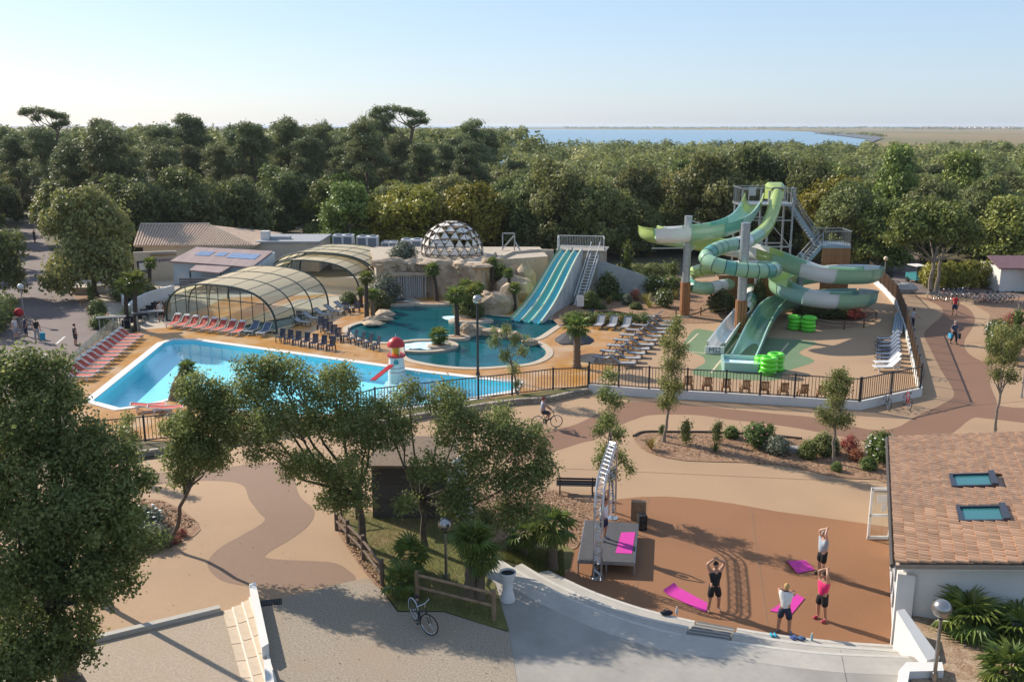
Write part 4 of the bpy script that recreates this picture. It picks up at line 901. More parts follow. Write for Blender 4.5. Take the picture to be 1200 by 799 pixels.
# ---- tiled house in the lower right corner
EY = Vector((.352, .936, 0)).normalized(); EX = Vector((EY.y, -EY.x, 0)); HC = Vector((11.62, 26.25, 0)); SL = .168; HZ = 3.0; HLEN = 12.7; HW = 8.5
ha = math.atan2(EX.y, EX.x)
house = thing('tiled_house', 'white rendered building with a terracotta tiled roof and two skylights', 'house', HC, ha)
m_tile = M('roof_tile', (.43, .255, .155), (.31, .185, .115), scale=2.5, rough=.85, rand=.26, coord='obj', c3=(.46, .29, .19), s3=1.5, f3=.6)
m_tile2 = M('roof_tile_field', (.44, .265, .165), (.29, .178, .115), scale=4.5, rough=.85, c3=(.18, .115, .085), s3=2.2, f3=.55, detail=1)
# barrel tiles: courses up the slope (x), ridges along x
PX, PY = .335, .205
def barrel(n=5, L_=.37, r0=.098, r1=.112):
    mb = MB(); rows = []
    for x, r in ((0, r1), (L_, r0)):
        rows.append([(x, r*math.cos(math.pi*j/n), r*.75*math.sin(math.pi*j/n)+(.05 if x == 0 else .0)) for j in range(n+1)])
    mb.grid(rows); k = n+1; mb.f.append(tuple(range(k))); return mb
TILE = barrel().mesh('roof_tile', m_tile)
ny, nx = int(HLEN/PY), int(HW/PX); pitch = math.atan(SL); Rm = Matrix.Rotation(-pitch, 4, 'Y')
field = MB(); tv = barrel(); cnt = 0
for i in range(nx):
    for j in range(ny):
        sx = i*PX; p = Vector((sx, (j+.5)*PY, HZ+.05+sx*SL))
        jit = random.Random(i*97+j); p += Vector((jit.uniform(-.012, .012), jit.uniform(-.008, .008), jit.uniform(0, .008)))
        if 1.9 < sx < 3.3 and (3.0 < p.y < 4.45): continue
        if 2.0 < sx < 3.4 and (6.2 < p.y < 7.6): continue
        if j < 22 and i < 13:
            o = link('roof_tile', TILE, house, p); o.rotation_euler = (0, -pitch, jit.uniform(-.03, .03)); cnt += 1
        else: field.add([Rm @ Vector(v)+p for v in tv.v], tv.f)
ft = field.build('roof_tile_field', m_tile2, house, True, fix=False); ft['kind'] = 'stuff'
m_mort = M('mortar', (.50, .39, .29), (.40, .31, .23), scale=6, rough=.9)
MB().panel((.02, .02, HZ), (HW, .02, HZ+HW*SL), (HW, HLEN-.02, HZ+HW*SL), (.02, HLEN-.02, HZ), .14).build('roof_deck', m_mort, house)
mb = MB(); mb.tube([(-.07, -.05, HZ-.02), (-.07, HLEN, HZ-.02)], .075, 8); mb.build('gutter', M('gutter_grey', (.10, .085, .075), rough=.5, metal=.4), house)
W0 = .28
mb = MB(); mb.box((W0+.12, HLEN/2+.25, (HZ-.1)/2), (.24, HLEN-1.1, HZ-.1)); mb.build('side_wall', m_white, house)
z2 = lambda x: HZ-.1+x*SL
MB().add([(W0, .5, -.3), (HW, .5, -.3), (HW, .5, z2(HW)), (W0, .5, z2(W0)), (W0, .74, -.3), (HW, .74, -.3), (HW, .74, z2(HW)), (W0, .74, z2(W0))], [(0, 1, 2, 3), (7, 6, 5, 4), (0, 4, 5, 1), (1, 5, 6, 2), (2, 6, 7, 3), (3, 7, 4, 0)]).build('gable_wall', m_white, house)
MB().add([(0, .02, HZ-.16), (HW, .02, HZ-.16+HW*SL), (HW, .02, HZ-.02+HW*SL), (0, .02, HZ-.02), (0, .5, HZ-.16), (HW, .5, HZ-.16+HW*SL), (HW, .5, HZ-.02+HW*SL), (0, .5, HZ-.02)], [(0, 1, 2, 3), (7, 6, 5, 4), (0, 4, 5, 1), (3, 2, 6, 7)]).build('verge_soffit', m_white, house)
MB().box((W0+.1, .55, 1.3), (.5, .5, 2.6)).build('corner_pillar', m_white, house)
m_sky = M('skylight_glass', (.03, .14, .15), (.025, .12, .13), scale=1, rough=.12, spec=.6); m_skf = M('skylight_frame', (.06, .065, .085), rough=.4, metal=.5)
for y0 in (3.06, 6.26):
    t_ = 1.95; s_ = link('skylight', None, house); s_.location = (t_, y0, HZ+t_*SL+.05); s_.rotation_euler = (0, -pitch, 0)
    MB().box((.72, .65, .02), (1.18, 1.12, .06)).build('pane', m_sky, s_)
    mb = MB()
    for c_, d in (((.08, .65, .05), (.12, 1.32, .16)), ((.72, .04, .05), (1.3, .1, .14)), ((.72, 1.26, .05), (1.3, .1, .14)), ((1.42, .65, .08), (.2, 1.36, .24))): mb.box(c_, d)
    mb.build('frame', m_skf, s_)
m_alu = M('white_frame', (.72, .71, .69), rough=.5); m_win = M('window_dark', (.05, .06, .07), rough=.1, spec=.6)
for k, y in enumerate((1.7, 3.1, 4.5, 5.9)):
    w = link('window', None, house, (W0-.03, y, 0)); MB().box((.0, .6, 1.25), (.05, 1.1, 2.1)).build('pane', m_win, w)
    mb = MB()
    for c_, d in (((-.03, .02, 1.25), (.07, .09, 2.3)), ((-.03, 1.18, 1.25), (.07, .09, 2.3)), ((-.03, .6, 2.36), (.07, 1.2, .09)), ((-.03, .6, .14), (.07, 1.2, .09)), ((-.03, .6, 1.1), (.06, 1.2, .06))): mb.box(c_, d)
    mb.build('frame', m_alu, w)
dq = link('open_door', None, house, (W0-.05, 8.95, 0), .35)
mb = MB()
for c_, d in (((-.04, 0, 1.1), (.08, .06, 2.15)), ((-.86, 0, 1.1), (.09, .06, 2.15)), ((-.45, 0, 2.13), (.9, .06, .1)), ((-.45, 0, .08), (.9, .06, .13)), ((-.45, 0, 1.02), (.9, .06, .1))): mb.box(c_, d)
mb.build('frame', m_alu, dq)
MB().box((-.45, .0, 1.1), (.75, .012, 1.95)).build('pane', glassmat('clear_pane', (.9, .93, .93)), dq)
MB().box((-.42, -.02, 1.72), (.44, .012, .32)).build('notice', m_white, dq); MB().box((-.36, -.02, 1.36), (.2, .012, .3)).build('notice', m_white, dq)
MB().box((W0-.12, 6.5, 2.55), (.22, .4, .2)).build('floodlight', m_alu, house); MB().beam((W0, 6.3, 2.3), (W0-.25, 6.1, 2.2), .05).build('light_bracket', m_dark, house)
MB().box((W0-.06, 1.2, 1.15), (.1, .32, .5)).build('red_box', M('extinguisher_red', (.55, .04, .03), rough=.45), house)
# sloping parapet and raised bed in front of the gable
pq = [W(1050, 722, 1.7), W(1059, 720, 1.7), W(1101, 772, 1.25), W(1086, 776, 1.25)]
tag(MB().prism([(p.x, p.y) for p in pq], -.2, [1.9, 1.9, 1.32, 1.32]).build('white_parapet', m_white), 'sloping white parapet from the house corner down to the steps', 'wall')
pq = [W(1053, 786, 1.4), W(1062, 776, 1.4), W(1104, 776, 1.4), W(1106, 786, 1.4), W(1066, 787, 1.4), W(1062, 810, 1.4), W(1053, 810, 1.4)]
tag(MB().prism([(p.x, p.y) for p in pq], .9, 1.42).build('white_corner_wall', m_white), 'white angled wall end at the bottom beside the lamp', 'wall')
bedp = [W(1062, 722, 1.2), W(1102, 772, 1.2), W(1106, 792, 1.2), W(1068, 795, 1.2), W(1064, 870, 1.2), W(1290, 870, 1.2), W(1290, 715, 1.2)]
struct(MB().prism([(p.x, p.y) for p in bedp], -.2, 1.2).build('raised_bed', M('chip_mulch', (.40, .27, .17), (.16, .10, .06), scale=14, rough=.95, bump=.05, bscale=18, c3=(.5, .4, .28), s3=3, f3=.5)))
def lamp(label, base, h, globe_r, mat_g, mat_p, r=.055):
    t = thing('street_lamp', label, 'lamp', base); mb = MB(); mb.cyl((0, 0, 0), (0, 0, h-globe_r*.7), r, r*.8, 10); mb.build('pole', mat_p, t, True)
    MB().cyl((0, 0, h-globe_r*1.15), (0, 0, h-globe_r*.8), r*1.5, r*2, 10).build('collar', m_dark, t); MB().ball((0, 0, h), globe_r, 20, 12).build('globe', mat_g, t, True)
    MB().cyl((0, 0, 0), (0, 0, .25), r*1.6, r*1.4, 10).build('base', mat_p, t); return t
m_globe = M('globe_metal', (.40, .38, .36), rough=.25, metal=.85); m_gwh = M('globe_white', (.62, .62, .60), rough=.3)
lb = W(1094.5, 797, 1.2); lamp('tall lamp post with a metal globe at the lower right', lb, at(1108, 713, lb.y).z-1.2, .26, m_globe, m_steel)
lb = W(560, 440); lamp('black lamp post with a silver globe in front of the lagoon', lb, at(560, 351, lb.y).z, .30, m_globe, m_dark, .09)
lb = WT(523, 680); lamp('lamp post with a pale globe half hidden by the fan palm', lb, at(521, 614, lb.y).z-lb.z, .25, m_globe, m_steel)
lb = W(29, 378); lamp('white globe lamp beside the lane at the west', lb, at(25, 336, lb.y).z, .26, m_gwh, m_galv)
lb = W(1035, 338); lamp('small sunlit globe lamp behind the spiral slide', lb, at(1031, 303, lb.y).z, .22, M('globe_warm', (.75, .62, .45), rough=.4), m_galv)
lb = WT(126, 711); lamp('unseen lamp post behind the huge dark oak, added for its shadow on the gravel', lb, 5.2, .28, m_globe, m_galv, .11)  # hidden post added to cast the long shadow across the gravel square
lb = W(1197, 466); lamp('thin lamp post at the right edge above the tiled roof', lb, 3.2, .12, m_globe, m_galv, .05)

# ---- west buildings
m_rt = M('roof_far', (.50, .36, .26), (.35, .25, .18), scale=1.5, rough=.9)
hb = thing('reception_house', 'long cream house with a pinkish tiled hip roof at the west', 'house', (0, 0, 0))
A, B, Rl, Rr = at(158, 293, 101.5), at(298, 284, 101.5), at(166, 274, 108), at(246, 267.5, 108)
Bk = [at(298, 284, 101.5)+Vector((0, 13, 0)), at(158, 293, 101.5)+Vector((0, 13, 0))]
A.z = B.z = 3.25; Rl.z = Rr.z = 4.85
MB().panel(A, B, Rr, Rl, .15).build('roof_slope', m_rt, hb); b2 = Vector((B.x, B.y+13, 3.25)); a2 = Vector((A.x, A.y+13, 3.25))
mb = MB(); mb.add([B, b2, Rr], [(0, 1, 2)]); mb.build('roof_hip', m_rt, hb); mb = MB(); mb.add([b2, a2, Rl, Rr], [(0, 1, 2, 3)]); mb.build('roof_slope', m_rt, hb)
tiles = MB(); n = 46
for i in range(n+1):
    f = i/n; lo_ = A.lerp(B, f); hi = Rl+(Rr-Rl)*min(1, f/((Rr.x-Rl.x)/(B.x-A.x)*1.0+1e-6)*.62) if False else None
    x = lo_.x; span = (B.x-Rr.x); g_ = 1.0 if x < Rr.x else max(.04, (B.x-x)/span)
    top = Vector((x+ (Rl.x-A.x)*g_*max(0, 1-f*2), A.y+(Rl.y-A.y)*g_, 3.25+1.6*g_)); lo_ = lo_+Vector((0, -.05, .05)); top.z += .06
    tiles.tube([lo_, top], .11, 6)
o = tiles.build('roof_tile_rows', M('roof_ridge_tile', (.56, .43, .33), (.42, .31, .23), scale=3, rough=.9), hb); o['kind'] = 'stuff'
mb = MB(); mb.box(((A.x+B.x)/2, 108, 1.6), (B.x-A.x-1.4, 12, 3.2)); mb.build('wall', m_cream, hb)
MB().tube([Rl+Vector((0, 0, .12)), Rr+Vector((0, 0, .12))], .14, 6).build('ridge_cap', M('ridge_pale', (.6, .48, .38), rough=.9), hb)
# entrance wall with lettering and door
ew = thing('entrance_wall', 'cream entrance wall with purple lettering and a timber lintel', 'wall')
e1, e2 = W(140, 338), W(206, 332); e1 = Vector((e1.x, 97.5, 0)); e2 = Vector((at(208, 330, 98.5).x, 98.8, 0))
d_ = (e2-e1); an = math.atan2(d_.y, d_.x)
MB().box((e1+e2)/2+Vector((0, 0, 1.55)), (d_.length, .3, 3.1), an).build('wall', m_cream, ew)
MB().box(e1.lerp(e2, .72)+Vector((0, -.25, 2.75)), (2.6, .35, .22), an).build('timber_lintel', m_rail, ew)
MB().box(e1.lerp(e2, .22)+Vector((0, -.2, 1.5)), (1.15, .1, 1.3), an).build('notice_frame', M('frame_navy', (.03, .05, .09), rough=.4), ew)
MB().box(e1.lerp(e2, .22)+Vector((0, -.27, 1.6)), (.7, .03, .75), an).build('notice_sheet', m_white, ew)
def text_mesh(s, size, depth, mat, shear=0):
    cu = bpy.data.curves.new('lettering', 'FONT'); cu.body = s; cu.size = size; cu.extrude = depth; cu.shear = shear; cu.align_x = 'CENTER'
    ob = bpy.data.objects.new('lettering', cu); C.objects.link(ob); dg = bpy.context.evaluated_depsgraph_get()
    me = bpy.data.meshes.new_from_object(ob.evaluated_get(dg)); bpy.data.objects.remove(ob); me.materials.clear(); me.materials.append(mat); return me
o = link('lettering', text_mesh('Aquatique', .55, .01, M('purple_paint', (.07, .03, .20), rough=.6), .3), ew, e1.lerp(e2, .74)+Vector((0, -.19, 2.05))); o.rotation_euler = (math.pi/2, 0, an)
# mauve-roofed annex
an_ = thing('pool_annex', 'low annex with a mauve sheet roof and blue skylights', 'building')
m_mauv = M('roof_mauve', (.30, .22, .21), (.25, .18, .175), scale=.7, rough=.75, c3=(.36, .27, .25), s3=.5, f3=.5, stretch=(3, .3, 1))
q = [at(199, 307.5, 95), at(295, 314, 93.5), at(320, 298, 99), at(230, 292.5, 100)]; zs = (2.55, 2.15, 3.05, 3.35)
for p, z in zip(q, zs): p.z = z
MB().panel(*q, t=.16).build('roof', m_mauv, an_)
for f0, f1, g0, g1 in ((.16, .34, .45, .72), (.40, .52, .48, .72), (.56, .92, .42, .72)):
    def bl(f, g): return (q[0].lerp(q[1], f)).lerp(q[3].lerp(q[2], f), g)+Vector((0, 0, .04))
    MB().panel(bl(f0, g0), bl(f1, g0), bl(f1, g1), bl(f0, g1), .03).build('skylight', M('skylight_blue', (.22, .30, .45), (.15, .21, .34), scale=2, rough=.25), an_)
m_bluew = M('wall_blue_white', (.50, .56, .62), (.42, .49, .57), scale=1, rough=.8, c3=(.22, .42, .58), s3=.5, f3=.6)
mb = MB(); mb.prism([(p.x*.995, p.y+.3) for p in q], -.1, [z-.18 for z in zs]); mb.build('wall', m_bluew, an_)
q2 = [at(222, 317.5, 92.5), at(258, 321.5, 91.6), at(272, 313, 94.2), at(233, 310, 95.2)]
for p, z in zip(q2, (2.0, 1.85, 2.2, 2.35)): p.z = z
MB().panel(*q2, t=.12).build('porch_roof', m_mauv, an_)
for p in q2[:2]: MB().box((p.x, p.y+.15, .95), (.12, .12, 1.9)).build('porch_post', m_dark, an_)
mb = MB(); a = W(214, 345); 
for k in range(5): mb.box((a.x+3, a.y+1.5, .2+k*.26), (7.5, .08, .22))
mb.build('board_screen', M('grey_boards', (.16, .15, .15), rough=.8), an_)
# flat-roofed technical block behind it
fb = thing('flat_roof_block', 'white flat-roofed block with a rooftop unit behind the covers', 'building')
p0, p1 = at(262, 296, 104), at(372, 296, 104)
MB().box(((p0.x+p1.x)/2, 108, 1.6), (p1.x-p0.x, 7, 3.2)).build('wall', m_cream, fb)
MB().box(((p0.x+p1.x)/2, 108, 3.3), (p1.x-p0.x+.4, 7.4, .22)).build('roof_slab', M('roof_grey', (.30, .31, .33), rough=.8), fb)
c_ = at(312, 288, 106); MB().box((c_.x, 106, 3.9), (.9, .9, 1.0)).build('rooftop_unit', m_white, fb); MB().box((c_.x+1.6, 106.5, 3.55), (2.2, .8, .35)).build('duct', m_galv, fb)
MB().box((c_.x-4.2, 105.5, 3.5), (3.2, 1.6, .14)).build('roof_light', M('skylight_blue', (.2, .3, .4)), fb)
# white shed by the bicycles
sh = thing('white_shed', 'white shed with a purple-brown tiled roof at the right edge', 'building', W(1166, 342)); 
MB().box((5, 2.2, 1.2), (9.2, 4.2, 2.4)).build('wall', m_white, sh); MB().panel((.0, -.3, 2.4), (10, -.3, 2.4), (10, 2.3, 3.3), (.0, 2.3, 3.3), .12).build('roof', M('tile_purple', (.22, .12, .13), (.14, .08, .09), scale=5, rough=.85), sh)
MB().panel((2.4, -3.2, 2.3), (9, -3.2, 2.3), (9, -.2, 2.35), (2.4, -.2, 2.35), .08).build('awning', m_white, sh)
for x in (2.5, 8.9): MB().box((x, -3.1, 1.1), (.08, .08, 2.2)).build('awning_post', m_alu, sh)

# ---- glazed barrel covers
m_poly = glassmat('polycarbonate_cream', (.78, .72, .58), rough=.3, diffuse=(.88, .78, .56), dfac=.8)
m_clear = glassmat('polycarbonate_clear', (.80, .85, .82), rough=.08, diffuse=(.7, .7, .6), dfac=.08)
m_rib = M('rib_green', (.012, .04, .033), rough=.4)
def cover(label, L0, R0, D, h, nb, npan, front=True):
    t = thing('pool_cover', label, 'pool enclosure'); L0, R0, D = Vector(L0), Vector(R0), Vector(D); wv = R0-L0
    def arc(f, k=0): 
        a = math.pi*(1-f); x = .5+.5*math.copysign(abs(math.cos(a))**.78, math.cos(a)); z = h*abs(math.sin(a))**.72
        return L0+wv*x+D*k+Vector((0, 0, z))
    for k in range(nb+1):
        MB().tube([arc(i/28, k/nb) for i in range(29)], .085 if k in (0, nb) else .06, 6).build('arch_rib', m_rib, t, True)
    for k in range(nb):
        for i in range(npan):
            f0, f1 = i/npan, (i+1)/npan; m = 3; mb = MB(); rows = []
            for kk in (k/nb+.003, (k+1)/nb-.003): rows.append([arc(f0+(f1-f0)*j/m, kk) for j in range(m+1)])
            mb.grid(rows); mb.build('roof_panel', m_clear if (i < 2 or i > npan-3) else m_poly, t, True)
            if 0 < i: MB().beam(arc(f0, k/nb), arc(f0, (k+1)/nb), .035, .035).build('purlin', m_rib, t)
    if front:
        n = 10; tz = h*.66
        def top(x):
            best = min((abs((arc(j/200)-L0).dot(wv)/wv.length_squared-x), j) for j in range(201))[1]; return arc(best/200).z
        for i in range(1, n):
            x = i/n; p = L0+wv*x; z = top(x); MB().beam(p, p+Vector((0, 0, z)), .055, .055).build('mullion', m_rib, t)
        MB().beam(L0+wv*.035+Vector((0, 0, tz)), L0+wv*.965+Vector((0, 0, tz)), .06, .06).build('transom', m_rib, t)
        MB().beam(L0+Vector((0, 0, .06)), R0+Vector((0, 0, .06)), .06, .1).build('sill', m_rib, t)
        for i in range(n):
            x0, x1 = i/n+.004, (i+1)/n-.004; a, b = L0+wv*x0, L0+wv*x1; za, zb = top(x0), top(x1)
            mb = MB(); mb.add([a+Vector((0, 0, .1)), b+Vector((0, 0, .1)), b+Vector((0, 0, min(zb, tz)-.03)), a+Vector((0, 0, min(za, tz)-.03))], [(0, 1, 2, 3)]); mb.build('pane', m_clear, t)
            if za > tz+.1 and zb > tz+.1: MB().add([a+Vector((0, 0, tz+.03)), b+Vector((0, 0, tz+.03)), b+Vector((0, 0, zb)), a+Vector((0, 0, za))], [(0, 1, 2, 3)]).build('pane', m_clear, t)
    return t
c1L, c1R = W(195.6, 376), W(324.5, 391)
cover('front arched pool cover with glazed end wall and cream roof', c1L, c1R, W(385, 362)-c1R, 3.45, 3, 11)
c2R = W(421, 345); c2L = c2R+(c1L-c1R)*.98
cover('rear arched pool cover, open at its end, behind the first', c2L, c2R, Vector((1.0, 4.0, 0)), 2.95, 1, 11, False)
cover('tallest arched pool cover section furthest back', c2L+Vector((-.2, 2.6, 0)), c2R+Vector((1.7, 2.6, 0)), Vector((1.6, 6.6, 0)), 3.4, 3, 11, False)
# low white curved wall by the courtyard and balustrades
wall('curved_white_wall', 'curved low white wall beside the dark folded chairs', [(150, 372), (160, 362), (172, 356), (190, 350), (204, 346)], 1.0, .25)
wall('courtyard_wall', 'pale rendered wall stepping through the courtyard below the big oak', [(85, 345), (104, 345), (122, 342), (134, 332)], .7, .3, m_cream)
wall('ramp_wall', 'short white wall along the courtyard ramp', [(136, 345), (143, 352), (150, 368)], .9, .25)
wr = thing('white_rail', 'white two-rail barrier beside the lane under the big oak', 'railing', W(68, 314))
b0, b1 = W(68, 314), W(86, 340)
for zz in (.45, .9): MB().beam(Vector((0, 0, zz)), b1-b0+Vector((0, 0, zz)), .10, .16).build('rail', m_white, wr)
for k in range(5): MB().box((b1-b0)*k/4+Vector((0, 0, .5)), (.14, .14, 1.0)).build('post', m_white, wr)
fence('dark railing around the courtyard left of the first cover', [(183, 372), (192, 372), (200, 365)], 0, True, 1.2)
# glass wind screen at the west edge of the deck
gs = thing('glass_screen', 'glass wind screen panels between the lane and the red loungers', 'screen', W(88, 436)); b0, b1 = W(88, 436), W(140, 388)
for k in range(8):
    a, b = (b1-b0)*k/8, (b1-b0)*((k+1)/8-.006); MB().panel(a+Vector((0, 0, .1)), b+Vector((0, 0, .1)), b+Vector((0, 0, 1.35)), a+Vector((0, 0, 1.35)), .012).build('pane', m_clear, gs)
    MB().cyl(a, a+Vector((0, 0, 1.4)), .025, None, 6).build('post', m_galv, gs)
tg = thing('entry_gate', 'grey metal entry gate with flat hoods near the folded chairs', 'gate', W(118, 392))
for dx in (0, 1.4, 2.6): MB().box((dx, .35*dx, .65), (.08, .08, 1.3)).build('post', m_galv, tg)
MB().box((.8, .3, 1.34), (2.2, .7, .08), .25).build('hood', M('hood_grey', (.16, .17, .18), rough=.5), tg); MB().box((3.2, 1.6, 1.5), (2.4, .7, .08), .4).build('hood', M('hood_grey', (.16, .17, .18)), tg)
for i in range(6): MB().box((.3+i*.45, .12+i*.16, .6), (.04, .04, 1.1)).build('bar', m_galv, tg)

# ================================================================ SLIDES, ROCKS, DOME
m_sg = M('flume_green', (.29, .47, .30), (.27, .44, .28), scale=1, rough=.28, spec=.5, coat=.3)
m_sl = M('flume_lime', (.38, .49, .15), (.35, .45, .13), scale=1, rough=.28, spec=.5, coat=.3)
m_st = M('flume_teal', (.11, .33, .26), (.10, .30, .24), scale=1, rough=.28, spec=.5, coat=.3)
m_sw = M('flume_white', (.70, .70, .68), (.66, .66, .64), scale=1, rough=.3, spec=.5, coat=.3)
m_sp = M('flume_pale', (.33, .52, .46), (.30, .48, .43), scale=1, rough=.28, spec=.5, coat=.3)
def frames(path):
    out = []
    for i, p in enumerate(path):
        t = (path[min(i+1, len(path)-1)]-path[max(i-1, 0)]).normalized(); s = Vector((t.y, -t.x, 0)).normalized(); out.append((p, s, s.cross(t).normalized()))
    return out
def resample(path, step):
    out = [path[0]]; acc = 0
    for a, b in zip(path[:-1], path[1:]):
        L_ = (b-a).length; s = step-acc
        while s <= L_: out.append(a.lerp(b, s/L_)); s += step
        acc = (acc+L_) % step
    return out
def u_prof(r, wall, th=.05):
    o = [(-r, wall)]+[(-r*math.cos(math.pi*k/10), -r*math.sin(math.pi*k/10)) for k in range(11)]+[(r, wall)]
    i = [((r-th)/r*x, (y if y > 0 else (r-th)/r*y)) for x, y in o[::-1]]
    return [(-r-.06, wall-.03)]+o[:1]+o[1:-1]+o[-1:]+[(r+.06, wall-.03), (r+.06, wall+.03)]+i+[(-r-.06, wall+.03)]
def c_prof(r, n=16): return [(r*math.cos(2*math.pi*k/n), r*math.sin(2*math.pi*k/n)) for k in range(n)]
def flume(t, path, prof, secs, L_=3.2, ring=None, name='flume_section'):
    """sections of a swept chute, one part each; secs cycles the gel-coat colours; a dark flange closes each"""
    fr = frames(path); per = max(2, int(L_/.4)); k = 0; i = 0
    while i < len(fr)-1:
        j = min(len(fr)-1, i+per); rows = [[p+s*u+v*w for u, w in prof] for p, s, v in fr[i:j+1]]
        mt = secs[k % len(secs)]; o = MB().grid(rows, True).build(name, mt, t, True); k += 1
        p, s, v = fr[j]; f2 = .03; q = (path[j]-path[j-1]).normalized()*f2
        cx = sum(u for u, w in prof)/len(prof); cw = sum(w for u, w in prof)/len(prof)
        big = [(u*1.05, w*1.05 if w < .2 else w+.02) for u, w in prof]
        MB().grid([[p+d+s*u+v*w for u, w in big] for d in (-q, q)], True).build('flange', ring or mt, o)
        i = j
SLA = [(884, 232, 85.0), (880, 243, 83.6), (869, 257, 82), (850, 266, 80.5), (830, 270, 79.3), (803, 273, 78.4), (780, 274, 78.2), (765, 273, 79.2), (759, 271, 81), (765, 274, 83), (785, 278, 84), (812, 282, 84), (840, 287, 83), (868, 292, 81.6), (890, 296, 80), (910, 303, 78.4), (935, 312, 77), (965, 320, 76.2), (1000, 322, 76.9), (1020, 321, 78.6), (1022, 319, 80.5), (1005, 318, 82.2), (975, 319, 82.8), (945, 323, 82.2), (922, 328, 80.8), (912, 333, 79), (920, 339, 77.3), (940, 346, 76), (965, 350, 75.6), (995, 351, 76.2), (1014, 349, 78), (1016, 347, 80), (1000, 346, 81.4), (970, 347.5, 81.8), (940, 350, 80.6), (915, 355, 78.6), (904, 362, 76.0), (897, 371, 73.6), (890, 383, 70.6), (884, 395, 68.0), (878, 409, 65.2), (870, 426, 62.2)]
pathA = resample(smooth_open([at(*p) for p in SLA], 8), .4)
open_slide = thing('raft_slide', 'open green and white raft slide winding down around the steel poles', 'water slide')
kp = [at(*p) for p in SLA]; ki = []
for p in kp: ki.append(min(range(ki[-1] if ki else 0, len(pathA)), key=lambda i: (pathA[i]-p).length + (0 if not ki or i-ki[-1] < 40 else 99)))
def kidx(f): a = int(f); return int(ki[a]+(ki[min(a+1, len(ki)-1)]-ki[a])*(f-a))
SEC = [(0, m_sl), (1, m_sp), (2.4, m_st), (3.4, m_sg), (5, m_sw), (6.6, m_sl), (8, m_sg), (9.5, m_sg), (11, m_sl), (12.5, m_sw), (14.3, m_sl), (15, m_sg), (16.2, m_sw), (17.4, m_sg), (18.7, m_sg), (19.3, m_st), (20.3, m_sw), (22, m_sg), (23.5, m_sl), (25, m_sg), (26, m_sp), (27, m_sw), (28.4, m_sg), (29.6, m_st), (30.6, m_sw), (32, m_sp), (33.5, m_sg), (35, m_sg), (36.4, m_st), (37.6, m_sg), (38.6, m_sp), (39.6, m_sp), (41, None)]
for (f0, mt), (f1, _) in zip(SEC[:-1], SEC[1:]):
    seg = pathA[kidx(f0):kidx(f1)+1]
    if len(seg) > 1: flume(open_slide, seg, u_prof(.8, .48), [mt], 99)
cb = W(868, 433); mb = MB()
lp = [(-1.25, -.5), (-1.1, -.75), (1.1, -.75), (1.25, -.5), (1.3, 1.6), (-1.3, 1.6)]
mb.grid([[(x, y, 0) for x, y in lp], [(x, y, .62) for x, y in lp], [(x*.88, y*.86+.05, .62) for x, y in lp], [(x*.88, y*.86+.05, .15) for x, y in lp]], True); mb.add([(x*.88, y*.86+.05, .15) for x, y in lp], [tuple(range(6))])
o = mb.build('catch_basin', m_sp, open_slide, loc=cb, rz=-.2)
lp2 = [(x*.86, y*.84+.05) for x, y in lp]; MB().prism(lp2, .3, .34).build('splash_water', m_foam, o)
SLB = [(911, 227, 85.2), (908, 240, 84), (903, 255, 82.5), (895, 270, 80.5), (880, 281, 78), (862, 286, 75.8), (845, 290, 74), (832, 296, 72.8), (827, 303, 72), (836, 309, 71.2), (855, 314, 70.9), (880, 317, 70.9), (900, 317.5, 71.6), (908, 316, 73), (904, 314, 75), (880, 313, 77.5), (850, 314, 79.5), (826, 316, 81.5), (812, 320, 83), (806, 327, 83.0)]
pB = [at(*p) for p in SLB]+[W(812, 336, 2.5), W(830, 338, 2.25), W(850, 334, 2.05), W(866, 332, 1.85), W(878, 338, 1.6), W(880, 352, 1.2), W(871, 366, .9)]
pathB = resample(smooth_open(pB, 8), .4); cut = len(pathB)
tube_slide = thing('tube_slide', 'closed ringed green tube slide curling in front of the steel pole', 'water slide')
flume(tube_slide, pathB[:34], c_prof(.56), [m_sl, m_sl, m_sl, m_sg, m_sw, m_sg, m_st], 2.6)
m_ring = M('flume_seam', (.015, .07, .055), rough=.5)
flume(tube_slide, pathB[33:62], c_prof(.56), [m_sg, m_sg, m_sg, m_st], .8, m_ring)
flume(tube_slide, pathB[61:], c_prof(.56), [m_st, m_sg, m_sw, m_sw, m_sg, m_sl, m_sl, m_sg, m_sw], 1.7, m_ring)
i0 = min(range(20, 60), key=lambda i: abs(pathB[i].y-75.8)); pA = pathB[i0]
o = link('lettering', text_mesh('A', 1.05, .01, M('navy_print', (.02, .03, .14), rough=.5), .0), tube_slide, pA+Vector((.45, -.60, -.25))); o.rotation_euler = (math.radians(78), math.radians(-14), math.radians(12))
# flared lime mouth at the tower top
mb = MB(); p = pB[0]; rows = []
for r, dy, dz in ((.56, 0, 0), (.75, .5, .05), (.85, 1.1, .1)): rows.append([p+Vector((max(-r, min(r, r*1.25*math.cos(a))), dy, dz+max(-r*.8, min(r, r*1.25*math.sin(a))))) for a in [2*math.pi*k/20 for k in range(20)]])
mb.grid(rows, True).build('flared_mouth', m_sl, tube_slide, True)
# exit flume of the tube
ex = smooth_open([W(871, 366, .9), W(862, 376, .75), W(851, 390, .6), W(838, 407.5, .5)], 12)
flume(tube_slide, resample(ex, .4), u_prof(.62, .30), [m_sw, M('flume_ice', (.52, .64, .68), scale=1, rough=.25, coat=.3)], 4, None, 'run_out_section')
pe = W(837, 409.5, .3); MB().box((pe.x, pe.y-.12, .3), (1.35, .16, .5), -.1).build('stop_board', m_sw, tube_slide)
o = link('lettering', text_mesh('MS2', .5, .006, M('navy_print', (.02, .03, .14)), 0), tube_slide, (pe.x, pe.y-.215, .14)); o.rotation_euler = (math.pi/2, 0, -.1)
